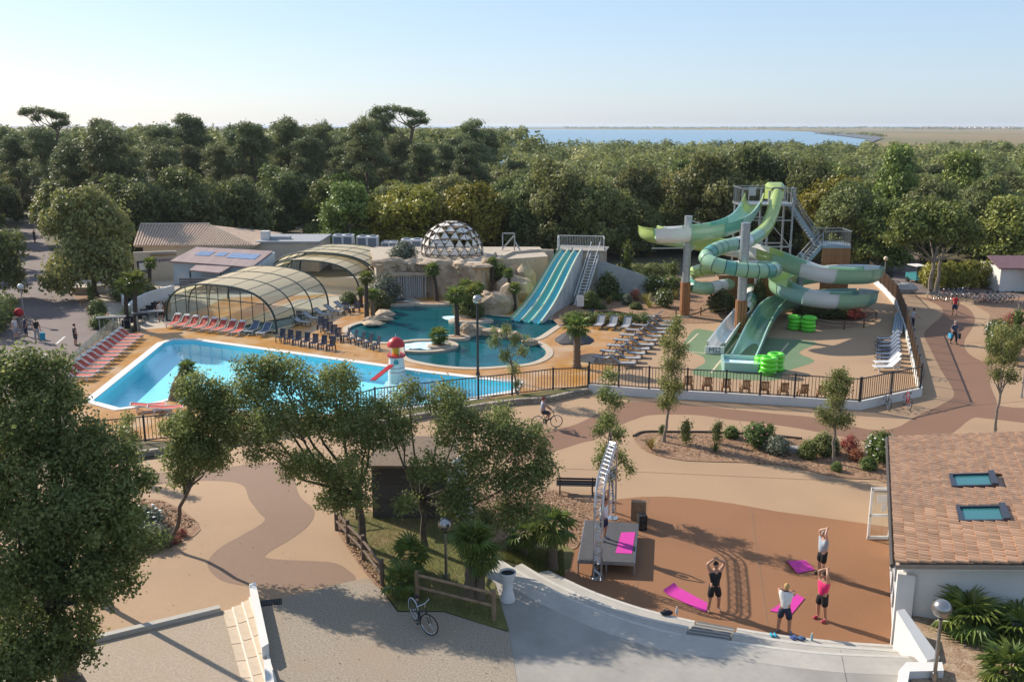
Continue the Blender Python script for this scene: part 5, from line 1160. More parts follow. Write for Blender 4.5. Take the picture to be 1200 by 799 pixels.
# poles
def pole(label, base_px, top_py, r, wood_z, bp=None):
    b = bp or W(*base_px); h = at(base_px[0], top_py, b.y).z; t = thing('slide_pole', label, 'pole', b)
    MB().cyl((0, 0, wood_z), (0, 0, h), r, r, 18).build('steel_column', m_galv, t, True)
    n = 12
    for k in range(n):
        a = 2*math.pi*k/n; MB().box(((r+.05)*math.cos(a), (r+.05)*math.sin(a), wood_z/2), (.08, .19, wood_z), a).build('cladding_board', m_wood, t)
    MB().cyl((0, 0, 0), (0, 0, .15), r+.22, r+.2, 14).build('footing', m_step, t); return t
pole('steel pole with timber foot carrying the white left bend', (802, 371), 253, .33, 3.0)
pole('tallest steel pole with timber foot in front of the slides', (867, 391), 261, .36, 2.7)
p3 = at(936, 345, 79.3); pole('short steel pole inside the double spiral', (936, 345), 297, .3, .4, Vector((p3.x, 79.3, 0)))
p4 = at(896, 330, 80.6); pole('steel pole under the slide tower behind the tall one', (896, 330), 272, .26, .4, Vector((p4.x, 83, 0)))
br = thing('slide_bracket', 'steel arms tying the flume to the left pole', 'bracket', W(802, 371))
b = W(802, 371)
for p, q in (((0, 0, 8.3), at(829, 265, 79)-b), ((0, 0, 5.9), at(764, 291, 78.6)-b), ((0, 0, 5.3), at(815, 289, 79)-b), ((0, 0, 4.0), at(816, 320, 81)-b)): MB().beam(p, q, .09).build('arm', m_galv, br)
# tower with stairs
tw = thing('slide_tower', 'grey steel slide tower with railings and two stair flights', 'tower'); X0, X1, Y0, Y1, PZ = 20.6, 25.5, 85.2, 88.4, 9.0
for x in (X0+.2, 23.2, X1-.1):
    for y in (Y0+.2, Y1-.2): MB().cyl((x, y, 0), (x, y, PZ+1.3), .1, .1, 8).build('leg', m_galv, tw)
for z in (2.6, 5.2, 7.6):
    for y in (Y0+.2, Y1-.2): MB().beam((X0+.2, y, z), (X1-.1, y, z), .1).build('beam', m_galv, tw)
    MB().beam((X0+.2, Y0+.2, z-2.4), (23.2, Y0+.2, z), .07).build('brace', m_galv, tw); MB().beam((X1-.1, Y0+.2, z-2.4), (23.2, Y0+.2, z), .07).build('brace', m_galv, tw)
MB().box(((X0+X1)/2, (Y0+Y1)/2, PZ), (X1-X0, Y1-Y0, .16)).build('platform', m_galv, tw)
m_mesh = M('rail_infill', (.13, .14, .14), rough=.6, metal=.3)
def railing(t, a, b, h=1.15, n=None, mat=m_galv, bm=m_mesh):
    a, b = Vector(a), Vector(b); n = n or max(3, int((b-a).length/.16)); up = Vector((0, 0, h))
    MB().beam(a+up, b+up, .06).build('hand_rail', mat, t); MB().beam(a+Vector((0, 0, .12)), b+Vector((0, 0, .12)), .05).build('bottom_rail', mat, t)
    mb = MB()
    for k in range(1, n): q = a.lerp(b, k/n); mb.beam(q+Vector((0, 0, .12)), q+up, .022)
    o = mb.build('infill_bars', bm, t); o['kind'] = 'stuff'
    for q in (a, b): MB().beam(q, q+up, .06).build('rail_post', mat, t)
railing(tw, (X0, Y1, PZ), (X1, Y1, PZ), 1.5); railing(tw, (X0, Y0, PZ), (X0, Y1, PZ), 1.5); railing(tw, (X1, Y0, PZ), (X1, Y0+1.3, PZ), 1.5); railing(tw, (X0, Y0, PZ), (X0+.7, Y0, PZ), 1.4)
MB().box((22.4, Y1-.06, PZ+1.0), (.7, .04, .8)).build('notice', m_white, tw); MB().beam((X0, Y0, PZ+1.5), (X1, Y0, PZ+1.5), .07).build('hand_rail', m_galv, tw)
m_stair = M('stair_blue_grey', (.30, .37, .42), (.26, .32, .37), scale=2, rough=.5, metal=.4)
LZ = 5.35; lx0, lx1 = 28.2, 30.8
def flight(a, b, w, n):
    a, b = Vector(a), Vector(b); sd = Vector((0, w/2, 0))
    for s in (-1, 1): MB().beam(a+sd*s, b+sd*s, .07, .34).build('stringer', m_stair, tw); railing(tw, a+sd*s+Vector((0, 0, .1)), b+sd*s+Vector((0, 0, .1)), 1.05)
    for k in range(n): q = a.lerp(b, (k+.5)/n); MB().box(q, (.3, w, .05)).build('tread', m_stair, tw)
flight((X1, Y0+1.9, PZ), (lx0, Y0+1.9, LZ), 1.1, 14); flight((lx0, Y0+.5, LZ), (24.6, Y0+.5, .9), 1.1, 17)
MB().box(((lx0+lx1)/2, Y0+1.2, LZ-.1), (lx1-lx0, 2.8, .26)).build('landing', m_stair, tw)
for a, b in (((lx0, Y0-.2, LZ), (lx1, Y0-.2, LZ)), ((lx1, Y0-.2, LZ), (lx1, Y0+2.6, LZ)), ((lx0, Y0+2.6, LZ), (lx1, Y0+2.6, LZ))): railing(tw, a, b, 1.3)
def boards(t, a, b, z1, w=.16, z0=0, mat=m_wood, nm='board', gap=.012):
    a, b = Vector(a), Vector(b); n = max(1, int((b-a).length/w)); an = math.atan2(b.y-a.y, b.x-a.x); me = MB().box((0, 0, (z0+z1)/2), ((b-a).length/n-gap, .05, z1-z0)).mesh(nm, mat)
    for k in range(n): link(nm, me, t, a.lerp(b, (k+.5)/n), an)
boards(tw, (lx0, Y0-.15, 0), (lx1, Y0-.15, 0), LZ-.25); boards(tw, (lx1, Y0-.15, 0), (lx1, Y0+2.5, 0), LZ-.25)
ph = thing('pump_house', 'orange timber-clad pump house below the slide tower', 'shed', (18.6, 83.6, 0))
boards(ph, (0, 0, 0), (7.2, 0, 0), 2.75); boards(ph, (7.2, 0, 0), (7.2, 3, 0), 2.75); MB().box((3.6, 1.6, 2.8), (7.5, 3.3, .12)).build('roof', M('pump_roof', (.30, .17, .10), rough=.8), ph)
# rope fences around the beds
def rope_fence(label, px, h=.75):
    P = [W(*p) for p in px]; b = P[0]; t = thing('rope_fence', label, 'fence', b)
    for p in P: MB().cyl(p-b, p-b+Vector((0, 0, h)), .06, .06, 7).build('post', m_post, t)
    for a, c_ in zip(P[:-1], P[1:]):
        for zz in (.35, .65): 
            m = [(a-b).lerp(c_-b, k/5)+Vector((0, 0, zz-.12*math.sin(math.pi*k/5))) for k in range(6)]; MB().tube(m, .018, 5).build('rope', M('rope', (.45, .38, .27), rough=.9), t)
rope_fence('rope fence around the shrub bed by the left slide pole', [(792, 372), (804, 370), (821, 370), (851, 370), (862, 366)])
rope_fence('rope fence around the round bed under the double spiral', [(936, 378), (956, 382), (989, 386), (1012, 384), (1026, 375)])
def ring_stack(label, px, n, R, r, seed, group=None):
    b = W(*px); t = thing('swim_ring_stack', label, 'swim rings', b, 0, group); rg = random.Random(seed); me = None
    pts = [(R*math.cos(2*math.pi*k/22), R*math.sin(2*math.pi*k/22), 0) for k in range(22)]
    me = MB().tube(pts, r, 10, False, True).mesh('ring', M('ring_green', (.12, .62, .03), (.10, .56, .025), scale=2, rough=.3, coat=.3, rand=.15), True)
    for k in range(n): link('ring', me, t, (rg.uniform(-.06, .06), rg.uniform(-.06, .06), r*(.95+k*1.75)))
ring_stack('stack of green swim rings nearest the slide exit', (900, 439), 4, .42, .17, 1); ring_stack('stack of green swim rings right behind the first at the exit', (908, 434), 4, .42, .17, 2); ring_stack('low stack of green swim rings tucked behind the slide exit', (893, 433), 3, .42, .17, 5)
ring_stack('left stack of green swim rings by the rope fence', (931, 386), 4, .40, .16, 3); ring_stack('right stack of green swim rings by the rope fence', (947, 388), 4, .42, .17, 4)

# ---- blue multi-lane slide
bs = thing('lane_slide', 'wide blue three-lane slide with white side and stair tower', 'water slide')
m_bl = M('lane_blue', (.03, .40, .47), (.026, .37, .43), scale=1, rough=.25, coat=.3); m_tl = M('lane_teal', (.05, .42, .36), (.045, .39, .33), scale=1, rough=.25, coat=.3); m_cr = M('lane_ridge', (.52, .58, .42), rough=.4)
TL, TRr = at(658, 299, 90), at(681, 300, 89.2); BLp, BRp = W(600, 374.5), W(634, 378.5)
NS = 26
def sl(f, g):
    """f along the run 0 top .. 1 bottom, g across 0..1"""
    a = TL.lerp(BLp, f); b = TRr.lerp(BRp, f); p = a.lerp(b, g)
    z0 = 4.3; z = z0*(1-f)**1.25 + .55*math.sin(f*math.pi*2.0)*(1-f)*.55 + .02
    return Vector((p.x, p.y, z))
for L_ in range(3):
    g0, g1 = L_/3+.03, (L_+1)/3-.03; rows = []
    for i in range(NS+1):
        f = i/NS; rows.append([sl(f, g0+(g1-g0)*k/5)+Vector((0, 0, -.16*math.sin(math.pi*k/5))) for k in range(6)])
    MB().grid(rows).build('lane', m_bl if L_ != 1 else m_tl, bs, True)
for k in range(4):
    g = k/3; MB().tube([sl(i/NS, g)+Vector((0, 0, .06)) for i in range(NS+1)], .13 if k in (0, 3) else .10, 7).build('lane_ridge', m_cr, bs, True)
m_wsd = M('slide_side', (.62, .64, .65), (.50, .53, .56), scale=1.2, rough=.6, c3=(.22, .27, .33), s3=.5, f3=.8)
rows = [[sl(i/NS, 1.0)+Vector((.14, 0, .28)) for i in range(NS+1)], [Vector((sl(i/NS, 1).x+.14, sl(i/NS, 1).y, -.05)) for i in range(NS+1)]]
MB().grid(rows).build('side_wall', m_wsd, bs)
MB().grid([[sl(i/NS, 0.0)+Vector((-.14, 0, .28)) for i in range(NS+1)], [Vector((sl(i/NS, 0).x-.14, sl(i/NS, 0).y, -.05)) for i in range(NS+1)]]).build('side_wall', m_sg, bs)
pc_ = (TL+TRr)/2; MB().box((6.9, 91.2, 2.1), (4.4, 3.0, 4.2), -.2).build('stair_tower', m_cream, bs)
MB().box((6.9, 91.2, 4.28), (4.8, 3.3, .12), -.2).build('platform', m_conc, bs)
m_wr = M('white_rail', (.70, .71, .72), rough=.5)
for a, b in (((4.7, 92.8, 4.3), (9.0, 92.0, 4.3)), ((9.0, 92.0, 4.3), (8.8, 89.6, 4.3)), ((4.6, 92.8, 4.3), (4.4, 90.5, 4.3))): railing(bs, a, b, 1.1, None, m_wr, m_wr)
sa, sb = Vector((7.6, 89.6, 4.2)), W(673, 358.5)+Vector((0, 0, 0)); sd = Vector((.85, .15, 0))
for s in (0, 1): MB().beam(sa+sd*s, sb+sd*s, .06, .26).build('stringer', m_wr, bs); MB().beam(sa+sd*s+Vector((0, 0, .95)), sb+sd*s+Vector((0, 0, .95)), .05).build('hand_rail', m_wr, bs)
for k in range(18): MB().box(sa.lerp(sb, (k+.5)/18)+sd*.5, (.8, .22, .05)).build('tread', m_wr, bs)
w0, w1, w2 = Vector((8.9, 90.2, 0)), Vector((11.5, 92.5, 0)), Vector((14.2, 90.6, 0))
MB().add([(8.2, 89.3, 0), (13.2, 88.6, 0), (13.2, 88.6, 1.75), (12.2, 88.7, 2.2), (8.2, 89.3, 3.5), (8.2, 89.55, 0), (13.2, 88.85, 0), (13.2, 88.85, 1.75), (12.2, 88.95, 2.2), (8.2, 89.55, 3.5)], [(0, 1, 2, 3, 4), (9, 8, 7, 6, 5), (0, 5, 6, 1), (1, 6, 7, 2), (2, 7, 8, 3), (3, 8, 9, 4), (4, 9, 5, 0)]).build('splayed_wall', M('wall_grey', (.42, .44, .45), (.36, .38, .40), scale=2, rough=.8), bs)
sb_ = thing('notice_board', 'small white notice board at the foot of the slide stair', 'sign', W(680, 366)); MB().box((0, 0, 1.0), (.62, .05, .95)).build('panel', m_white, sb_); MB().cyl((0, .05, 0), (0, .05, .8), .03, .03, 6).build('post', m_galv, sb_)

# ---- rock wall, terrace with dome, air units
def rock(mb, c, r, seed):
    rg = random.Random(seed); bm = bmesh.new(); bmesh.ops.create_icosphere(bm, subdivisions=2, radius=1)
    ph_ = [rg.uniform(0, 6.28) for _ in range(6)]
    vs = []
    for v in bm.verts:
        d = v.co.normalized(); k = 1+.16*math.sin(3*d.x+ph_[0])+.14*math.sin(4*d.y+ph_[1])+.12*math.sin(5*d.z+ph_[2])+rg.uniform(-.06, .06)
        vs.append(Vector((d.x*r[0]*k, d.y*r[1]*k, d.z*r[2]*k))+Vector(c))
    bm.verts.index_update(); fs = [tuple(v.index for v in f.verts) for f in bm.faces]; bm.free(); return mb.add(vs, fs)
rw = thing('rock_wall', 'long pale moulded rock wall with a waterfall niche behind the lagoon', 'rock wall')
top = [at(382+0, 300, 92)]; Pf = [W(442, 349), W(466, 347.5), W(486, 347), W(500, 348), W(520, 350), W(545, 352), W(562, 353), W(574, 349), W(580, 344)]; ZT = 3.25
fine = smooth_open(Pf, 7); rows = []; rgk = random.Random(4)
for i, p in enumerate(fine):
    col = []
    for k in range(9):
        z = ZT*k/8; off = .45*math.sin(i*.55+z*1.3)+.3*math.sin(i*1.3+z*2.2)+rgk.uniform(-.14, .14)
        if 8 < i < 24 and z < 2.3: off += .8
        col.append((p.x, p.y+off*.6, z+(rgk.uniform(-.12, .12) if k == 8 else 0)))
    col.append((p.x, p.y+2.5, ZT)); rows.append(col)
MB().grid(rows).build('rock_face', m_rock, rw, False)
MB().box((W(482, 348).x, W(482, 348).y-.2, 2.25), (5.2, 1.1, .25)).build('waterfall_lip', m_rock, rw)
mb = MB(); cx = W(482, 348)
for k in range(16): x = cx.x-1.6+k*.2+random.Random(k).uniform(-.05, .05); mb.tube([(x, cx.y-.7, 2.15), (x, cx.y-.78, 1.2), (x, cx.y-.82, -.05)], [.05, .07, .09], 5)
mb.build('falling_water', glassmat('falling_water', (.9, .95, 1), rough=.3, diffuse=(.85, .88, .9), dfac=.45), rw)['kind'] = 'stuff'
# boulders, each a thing of its own
BO = [((556, 366), (1.7, 1.2, 1.1)), ((572, 366), (1.6, 1.3, 1.3)), ((586, 366), (1.4, 1.2, 1.5)), ((594, 362), (1.5, 1.3, 1.9)), ((566, 359), (1.2, 1.0, 1.2)), ((580, 356), (2.2, 1.2, 1.0)), ((598, 352), (1.5, 1.2, 2.0)), ((609, 352), (1.3, 1.2, 2.4)), ((588, 347), (2.0, 1.2, 1.6)), ((604, 343), (1.6, 1.3, 2.6)), ((617, 344), (1.2, 1.2, 2.8)), ((560, 391), (1.1, .7, .6)), ((576, 392), (1.0, .7, .5)), ((592, 394), (.9, .7, .55)), ((604, 396), (.9, .6, .5)), ((548, 393), (.9, .6, .8)), ((620, 403), (.8, .6, .4)), ((444, 376), (1.3, .9, .45)), ((452, 371), (1.2, .8, .5)), ((438, 381), (1.1, .7, .35)), ((572, 344), (1.0, .9, 2.2)), ((581, 338), (1.1, .9, 3.0)), ((618, 351), (1.0, .9, 1.6)), ((546, 373), (1.0, .8, .5))]
WH = ['at the lagoon edge below the palms', 'in the cascade beside the blue slide', 'beside the blue slide lanes', 'at the foot of the dome terrace', 'in the rock line crossing the lagoon', 'on the west tip of the lagoon']
seenl = {}
for i, (px, r) in enumerate(BO):
    w_ = WH[4] if px[1] > 388 else WH[5] if px[0] < 470 else WH[3] if px[1] < 346 and px[0] < 600 else WH[2] if px[0] > 596 else WH[1] if px[1] < 362 else WH[0]
    seenl[w_] = seenl.get(w_, 0)+1; b = W(*px); q = rock(MB(), (0, 0, r[2]*.35), (r[0]*.8, r[1]*.8, r[2]*.75), 600+i)
    tag(q.build('boulder', m_rock, None, False, b), 'pale moulded boulder %s, %s from the west' % (w_, ORD[seenl[w_]-1]), 'boulder', 'moulded boulders of the lagoon')
for i in range(11):
    f = (i+.5)/11; q_ = fine[int(f*(len(fine)-1))]; rr_ = random.Random(900+i)
    tag(rock(MB(), (0, 0, 0), (rr_.uniform(.7, 1.2), rr_.uniform(.5, .8), rr_.uniform(.3, .55)), 900+i).build('boulder', m_rock, None, False, (q_.x, q_.y+.5, ZT-.05)), 'pale boulder on the rim of the rock wall, %s from the west' % ORD[i], 'boulder', 'boulders on the rim of the rock wall')
# islets
for px, rx, ry, lb in (((536, 396), 1.0, .8, 'round stone islet with a tall palm in the lagoon'), ((514, 406), .85, .65, 'small round stone islet beside the whirlpool'), ((508, 356), 2.0, .9, 'flat stone islet before the waterfall wall'), ((552, 376), 1.9, 1.0, 'stone rim of the rocky islet under the bushy palm'), ((464, 356), 2.2, .9, 'stone-edged planter bed with grey shrubs at the lagoon')):
    b = W(*px); t = thing('stone_islet', lb, 'islet', b); MB().lathe([(1.02, -1.2), (1.0, .05), (.96, .12), (.8, .13)], (0, 0, 0), 22, rx, ry).build('rim', m_cope, t, True); MB().lathe([(.79, .0), (.6, .14), (.01, .2)], (0, 0, 0), 18, rx, ry).build('soil', m_mulch, t)
# dome terrace
ter = [W(440, 349), W(486, 348.5), W(545, 353.5), W(566, 355), W(582, 345)]; tb = [Vector((p.x, p.y+1.2, 0)) for p in ter]+[Vector((3.6, 93.5, 0)), Vector((3.0, 101, 0)), Vector((-15.5, 101, 0))]
struct(MB().prism([(p.x, p.y) for p in tb], -.1, ZT-.02).build('dome_terrace', m_pale))
dm = thing('geodesic_dome', 'geodesic dome of pale and open triangles on the rock terrace', 'dome', at(530, 303, 94.5)*1.0)
dm.location.z = ZT
bm = bmesh.new(); bmesh.ops.create_icosphere(bm, subdivisions=3, radius=3.15)
bm.verts.ensure_lookup_table(); m_cv = M('dome_canvas', (.74, .68, .61), (.68, .62, .55), scale=2, rough=.8, rand=.06, coord='obj'); m_dst = M('dome_strut', (.07, .058, .048), rough=.6)
rot = Matrix.Rotation(.3, 3, 'Z'); kk = 0
for f in bm.faces:
    c_ = f.calc_center_median()
    if c_.z < -.3: continue
    vs = [rot @ v.co for v in f.verts]; vs = [Vector((v.x, v.y, max(0, v.z*.98+.35))) for v in vs]
    kk += 1
    n_old = sum(1 for v in f.verts if len([e for e in v.link_edges]) == 5)
    zz_ = sorted(v.z for v in vs)
    if zz_[2]-zz_[1] > zz_[1]-zz_[0]: 
        cc = sum(vs, Vector())/3; vv = [cc.lerp(v, .985) for v in vs]; nn = (vv[1]-vv[0]).cross(vv[2]-vv[0]).normalized()*.02
        MB().add(vv+[v-nn for v in vv], [(0, 1, 2), (5, 4, 3), (0, 3, 4, 1), (1, 4, 5, 2), (2, 5, 3, 0)]).build('canvas_triangle', m_cv, dm)
stm = MB()
for e in bm.edges:
    vs = [rot @ v.co for v in e.verts]
    if all(v.z < -.45 for v in vs): continue
    vs = [Vector((v.x, v.y, max(0, v.z*.98+.35))) for v in vs]
    if (vs[0]-vs[1]).length > .2: stm.beam(vs[0], vs[1], .05, .05)
stm.build('strut_lattice', m_dst, dm)['kind'] = 'stuff'
bm.free()
def table(label, loc): 
    t = thing('terrace_table', label, 'table', loc); MB().box((0, 0, .74), (1.6, .8, .05)).build('top', m_white, t)
    for x in (-.7, .7):
        for y in (-.3, .3): MB().box((x, y, .37), (.05, .05, .72)).build('leg', m_galv, t)
table('white table inside the dome, first from the west', Vector((dm.location.x-.6, 94.0, ZT))); table('white table inside the dome, second from the west', Vector((dm.location.x+1.3, 94.6, ZT)))
m_ac = M('unit_white', (.62, .64, .66), rough=.5); m_acg = M('unit_grille', (.15, .18, .22), rough=.6)
def air_unit(label, px0, px1, py0, py1, Yd, nf):
    a, b = at(px0, py1, Yd), at(px1, py0, Yd); w, h = b.x-a.x, b.z-a.z; t = thing('air_unit', label, 'air unit', (a.x, Yd, max(0, a.z)))
    MB().box((w/2, .7, h/2), (w, 1.4, h)).build('casing', m_ac, t)
    if a.z > .2: MB().box((w/2, .7, -a.z/2), (w+.3, 1.7, a.z)).build('plinth', m_conc, t)
    for k in range(nf): MB().box((w*(k+.5)/nf, -.012, h*.5), (w/nf*.78, .03, h*.74)).build('grille', m_acg, t)
    for k in range(nf): MB().cyl((w*(k+.5)/nf, .7, h), (w*(k+.5)/nf, .7, h+.12), .4, .38, 12).build('fan_cowl', m_acg, t)
for q in (('large white air unit, first from the west behind the rear cover', 390, 413, 276, 291, 106, 2), ('large white air unit, second from the west behind the rear cover', 418, 442, 277.5, 291, 106, 2), ('small white air unit between the larger ones', 447, 465, 284, 293, 106, 2), ('white air unit just west of the dome', 470, 494, 281, 298, 104, 2), ('white air unit behind the dome', 505, 524, 283, 299, 104, 2), ('small grey air unit by the slide tower', 621, 639, 295, 306, 101, 2), ('little white cabinet east of the dome', 564, 573, 296, 304, 101, 1)): air_unit(*q)
gf = thing('goal_posts', 'pale goal-like frame with a diagonal brace behind the terrace', 'frame', Vector((at(589, 303, 98).x, 98, ZT-.03)))
for a, b in (((0, 0, 0), (0, 0, 1.8)), ((1.25, 0, 0), (1.25, 0, 1.8)), ((0, 0, 1.8), (1.25, 0, 1.8)), ((0, .02, .2), (1.25, .02, 1.6)), ((1.25, 0, 1.0), (1.9, -.6, 0))): MB().beam(a, b, .12).build('beam', m_galv, gf)
wall('terrace_parapet', 'pale parapet wall between the dome terrace and the blue slide', [(582, 344), (600, 334), (630, 331), (648, 332)], 3.5, .35, m_cream)

# ================================================================ PLANTING AROUND THE POOLS
SH = [('round', 'clipped ball shrub left of the notice board', 690, 362, 1.5, 1.45), ('dense', 'tall dark oval shrub beside the splayed wall', 711, 351, 1.9, 2.3), ('dry_tuft', 'dry tawny tuft between the ball shrubs', 700, 358, 1.0, .9), ('dry_tuft', 'tawny grass tuft in front of the tall oval shrub', 713, 357, 1.2, 1.1), ('round', 'low green ball shrub in the sloping bed, upper one', 719, 353, 1.0, .8), ('round', 'low green ball shrub in the sloping bed, middle one', 729, 354, .8, .75),
 ('round', 'low green ball shrub in the sloping bed, front one', 703, 363, 1.1, .6), ('silver', 'grey shrub in the middle of the sloping bed', 735, 358, 1.0, 1.0), ('red', 'reddish shrub in the sloping bed', 744, 353, 1.2, 1.1), ('round', 'flat green shrub at the front of the sloping bed', 745, 363, 1.1, .6), ('dry_tuft', 'bright yellow tuft in the sloping bed', 757, 356, 1.5, 1.4), ('dry_tuft', 'second yellow tuft lower in the sloping bed', 761, 361, 1.2, 1.0),
 ('oleander', 'white-flowered oleander at the top of the sloping bed', 766, 347, 2.0, 1.75, 'w'), ('oleander', 'pink-flowered oleander beside the left slide pole', 786, 346, 2.0, 1.6, 'p'), ('oleander', 'white-flowered oleander low by the grey loungers', 778, 361, 1.6, 1.5, 'w'), ('sparse', 'thin tawny shrub behind the oleanders', 757, 338, 2.0, 2.0), ('sparse', 'tall sparse shrub at the top of the planted bank', 735, 344, 2.2, 4.3), ('dry_tuft', 'tawny shrub next to the left slide pole', 791, 352, 1.4, 1.5),
 ('sparse', 'bronze shrub behind the pink oleander', 788, 335, 2.0, 2.2), ('dense', 'dark rounded shrub between the two slide poles', 845, 366, 2.1, 1.8), ('dense', 'dark conical shrub right of the tall pole', 889, 366, 1.3, 2.6), ('silver', 'grey-green shrub left of the tall pole', 853, 352, 1.3, 1.6), ('round', 'broad hedge shrub under the blue lounger', 672, 378, 2.0, .8),
 ('dense', 'shrub under the spiral slide, first from the west', 945, 372, 1.6, 1.1), ('dense', 'shrub under the spiral slide, second from the west', 962, 372, 1.8, 1.0), ('red', 'red-leaved shrub under the spiral slide', 1000, 374, 1.8, .9), ('dense', 'shrub under the spiral slide, last before the rope corner', 982, 373, 1.7, .9),
 ('silver', 'big silvery shrub beside the rear pool cover', 452, 355, 2.6, 2.6), ('dense', 'dark shrub at the foot of the palms by the rear cover', 445, 364, 1.8, 1.6), ('round', 'agave-like shrub at the west tip of the lagoon', 409, 356, 1.4, 1.0),
 ('round', 'bushy green plant on the rocky islet', 545, 372, 1.7, 1.6), ('round', 'second bushy green plant on the rocky islet', 556, 373, 1.6, 1.4), ('round', 'green tuft on the cascade rocks', 548, 351, 1.6, 1.4),
 ('oleander', 'tall white oleander in the corner bed at the east path', 1166, 401, 1.6, 1.5, 'w'), ('oleander', 'second white oleander in the corner bed', 1169, 418, 1.6, 1.8, 'w'), ('sparse', 'wispy shrub at the right edge of the corner bed', 1192, 398, 1.8, 2.0), ('red', 'reddish shrub in the corner bed', 1185, 384, 1.5, 1.2), ('sparse', 'tall wispy shrub lower in the corner bed', 1183, 428, 1.8, 2.2), ('dry_tuft', 'tawny tuft in the corner bed', 1176, 384, 1.2, 1.0),
 ('round', 'leafy shrub in the roadside bed', 115, 372, 1.4, 1.4), ('round', 'low yellow-green shrub at the tip of the roadside bed', 117, 384, 1.5, 1.0), ('sparse', 'thin shrub along the roadside bed', 108, 355, 1.5, 1.6), ('green_tuft', 'bright palm-like tuft by the entry gate', 148, 372, 1.8, 1.2), ('dense', 'dark shrub behind the tall west palm', 150, 352, 2.4, 1.9), ('dense', 'dark shrub at the courtyard edge', 168, 350, 2.4, 1.5),
 ('silver', 'flowering shrub in the small bed behind the big oak', 168, 618, 1.5, .75, 'w'), ('round', 'yellow-green shrub in the small bed behind the big oak', 152, 620, 1.4, .8), ('red', 'red-flowered plant at the foot of the leaning oak', 213, 628, .45, .3), ('red', 'second red plant beside the leaning oak trunk', 207, 636, .4, .25), ('silver', 'pale shrub in front of the small bed', 178, 638, 1.3, .7),
 ('silver', 'large pale olive shrub at the terrace corner above the rear cover', 473, 312, 2.6, 1.6), ('round', 'clipped box hedge block on the rocks by the palms', 586, 335, 1.6, 1.4)]
for q in SH:
    if q[2] in (473, 586): shrub(*q[:6], base=Vector((at(q[2], q[3], 91).x, 91 if q[2] == 473 else 89, ZT if q[2] == 473 else 1.6)))
    else: shrub(*q)
def hedge(label, a, b, w, h, n, mat, seed, leaf=.13):
    A, B = W(*a), W(*b); L_ = (B-A).length; an = math.atan2(B.y-A.y, B.x-A.x); t = thing('hedge', label, 'hedge', A, an); k = max(2, int(L_/w*1.3))
    lob = [((L_*(i+.5)/k, 0, h*.5), (L_/k*.75, w*.5, h*.52)) for i in range(k)]; V, Q, tn = crown(seed, lob, n, 8, leaf, leaf*.6, .1, low=-1, shell=.7, sub=0)
    link('foliage', np_mesh('foliage', V, Q, mat, tn), t)
hedge('low clipped hedge behind the three grey loungers', (668, 379), (760, 381), 1.1, .95, 900, L_BUSH, 71)
hedge('tall yellow-topped hedge behind the parked bicycles', (1083, 338), (1165, 336), 2.4, 2.6, 1500, L_GOLD, 72, .22)
hedge('dark hedge at the edge of the lane by the globe lamp', (-14, 398), (10, 372), 2.0, 2.2, 900, L_OAK, 73, .2)
hedge('green hedge behind the splash garden', (700, 330), (790, 326), 2.0, 1.6, 1000, L_OAK, 74, .2)

# ================================================================ POOL FURNITURE
m_red = M('sling_red', (.50, .085, .055), (.44, .07, .045), scale=6, rough=.75, rand=.12, coord='obj'); m_gs = M('sling_grey', (.36, .355, .36), (.31, .31, .315), scale=6, rough=.7, rand=.1, coord='obj')
m_bs = M('sling_blue', (.09, .125, .19), (.07, .10, .16), scale=6, rough=.7, rand=.1, coord='obj'); m_pf = M('frame_plastic', (.66, .65, .63), rough=.5); m_df = M('frame_dark', (.05, .055, .065), rough=.5); m_gf = M('frame_grey', (.17, .17, .18), rough=.5)
m_nv = M('resin_navy', (.022, .034, .065), (.018, .028, .055), scale=3, rough=.45); m_wsl = M('sling_white', (.58, .58, .60), rough=.7)
def make_lounger(name, sling, frame, back_deg, pillow=False):
    t = thing(name, 'x x x x', 'sun lounger'); a = math.radians(back_deg)
    for y in (-.31, .31):
        MB().beam((-.62, y, .33), (1.0, y, .33), .045, .06).build('side_rail', frame, t)
        for x in (-.55, .82): MB().beam((x, y, 0), (x+(.06 if x < 0 else -.06), y, .31), .05, .07).build('leg', frame, t)
    MB().beam((1.0, -.33, .33), (1.0, .33, .33), .05).build('end_rail', frame, t)
    rows = [[(x, y, .37-.02*math.cos(y*4)+(-.03 if 0 < i < 6 else 0)) for y in (-.28, 0, .28)] for i, x in enumerate([-.12+k*.16 for k in range(8)])]
    MB().grid(rows).build('seat_sling', sling, t, True)
    bx, bz = -.12-.78*math.cos(a), .36+.78*math.sin(a)
    bk = MB().grid([[(-.12+(bx+.12)*k/4, y, .37+(bz-.37)*k/4-.02*math.cos(y*4)) for y in (-.28, 0, .28)] for k in range(5)]).build('backrest', sling, t, True)
    for y in (-.3, .3): MB().beam((-.10, y, .35), (bx, y, bz), .04, .05).build('back_rail', frame, bk)
    MB().beam((bx, -.31, bz), (bx, .31, bz), .045).build('back_rail', frame, bk)
    if pillow: MB().box((bx+.08, 0, bz+.03), (.2, .44, .08), 0, Matrix.Rotation(a, 3, 'Y')).build('pillow', m_pf, t)
    return t
def make_arc_lounger(name, sling, frame, back_deg):
    t = make_lounger(name, sling, frame, back_deg)
    for y in (-.33, .33): MB().tube([(.55+.30*math.cos(q), y, .02+.30*math.sin(q)) for q in [math.pi*k/8 for k in range(9)]], .028, 6).build('arc_leg', frame, t)
    return t
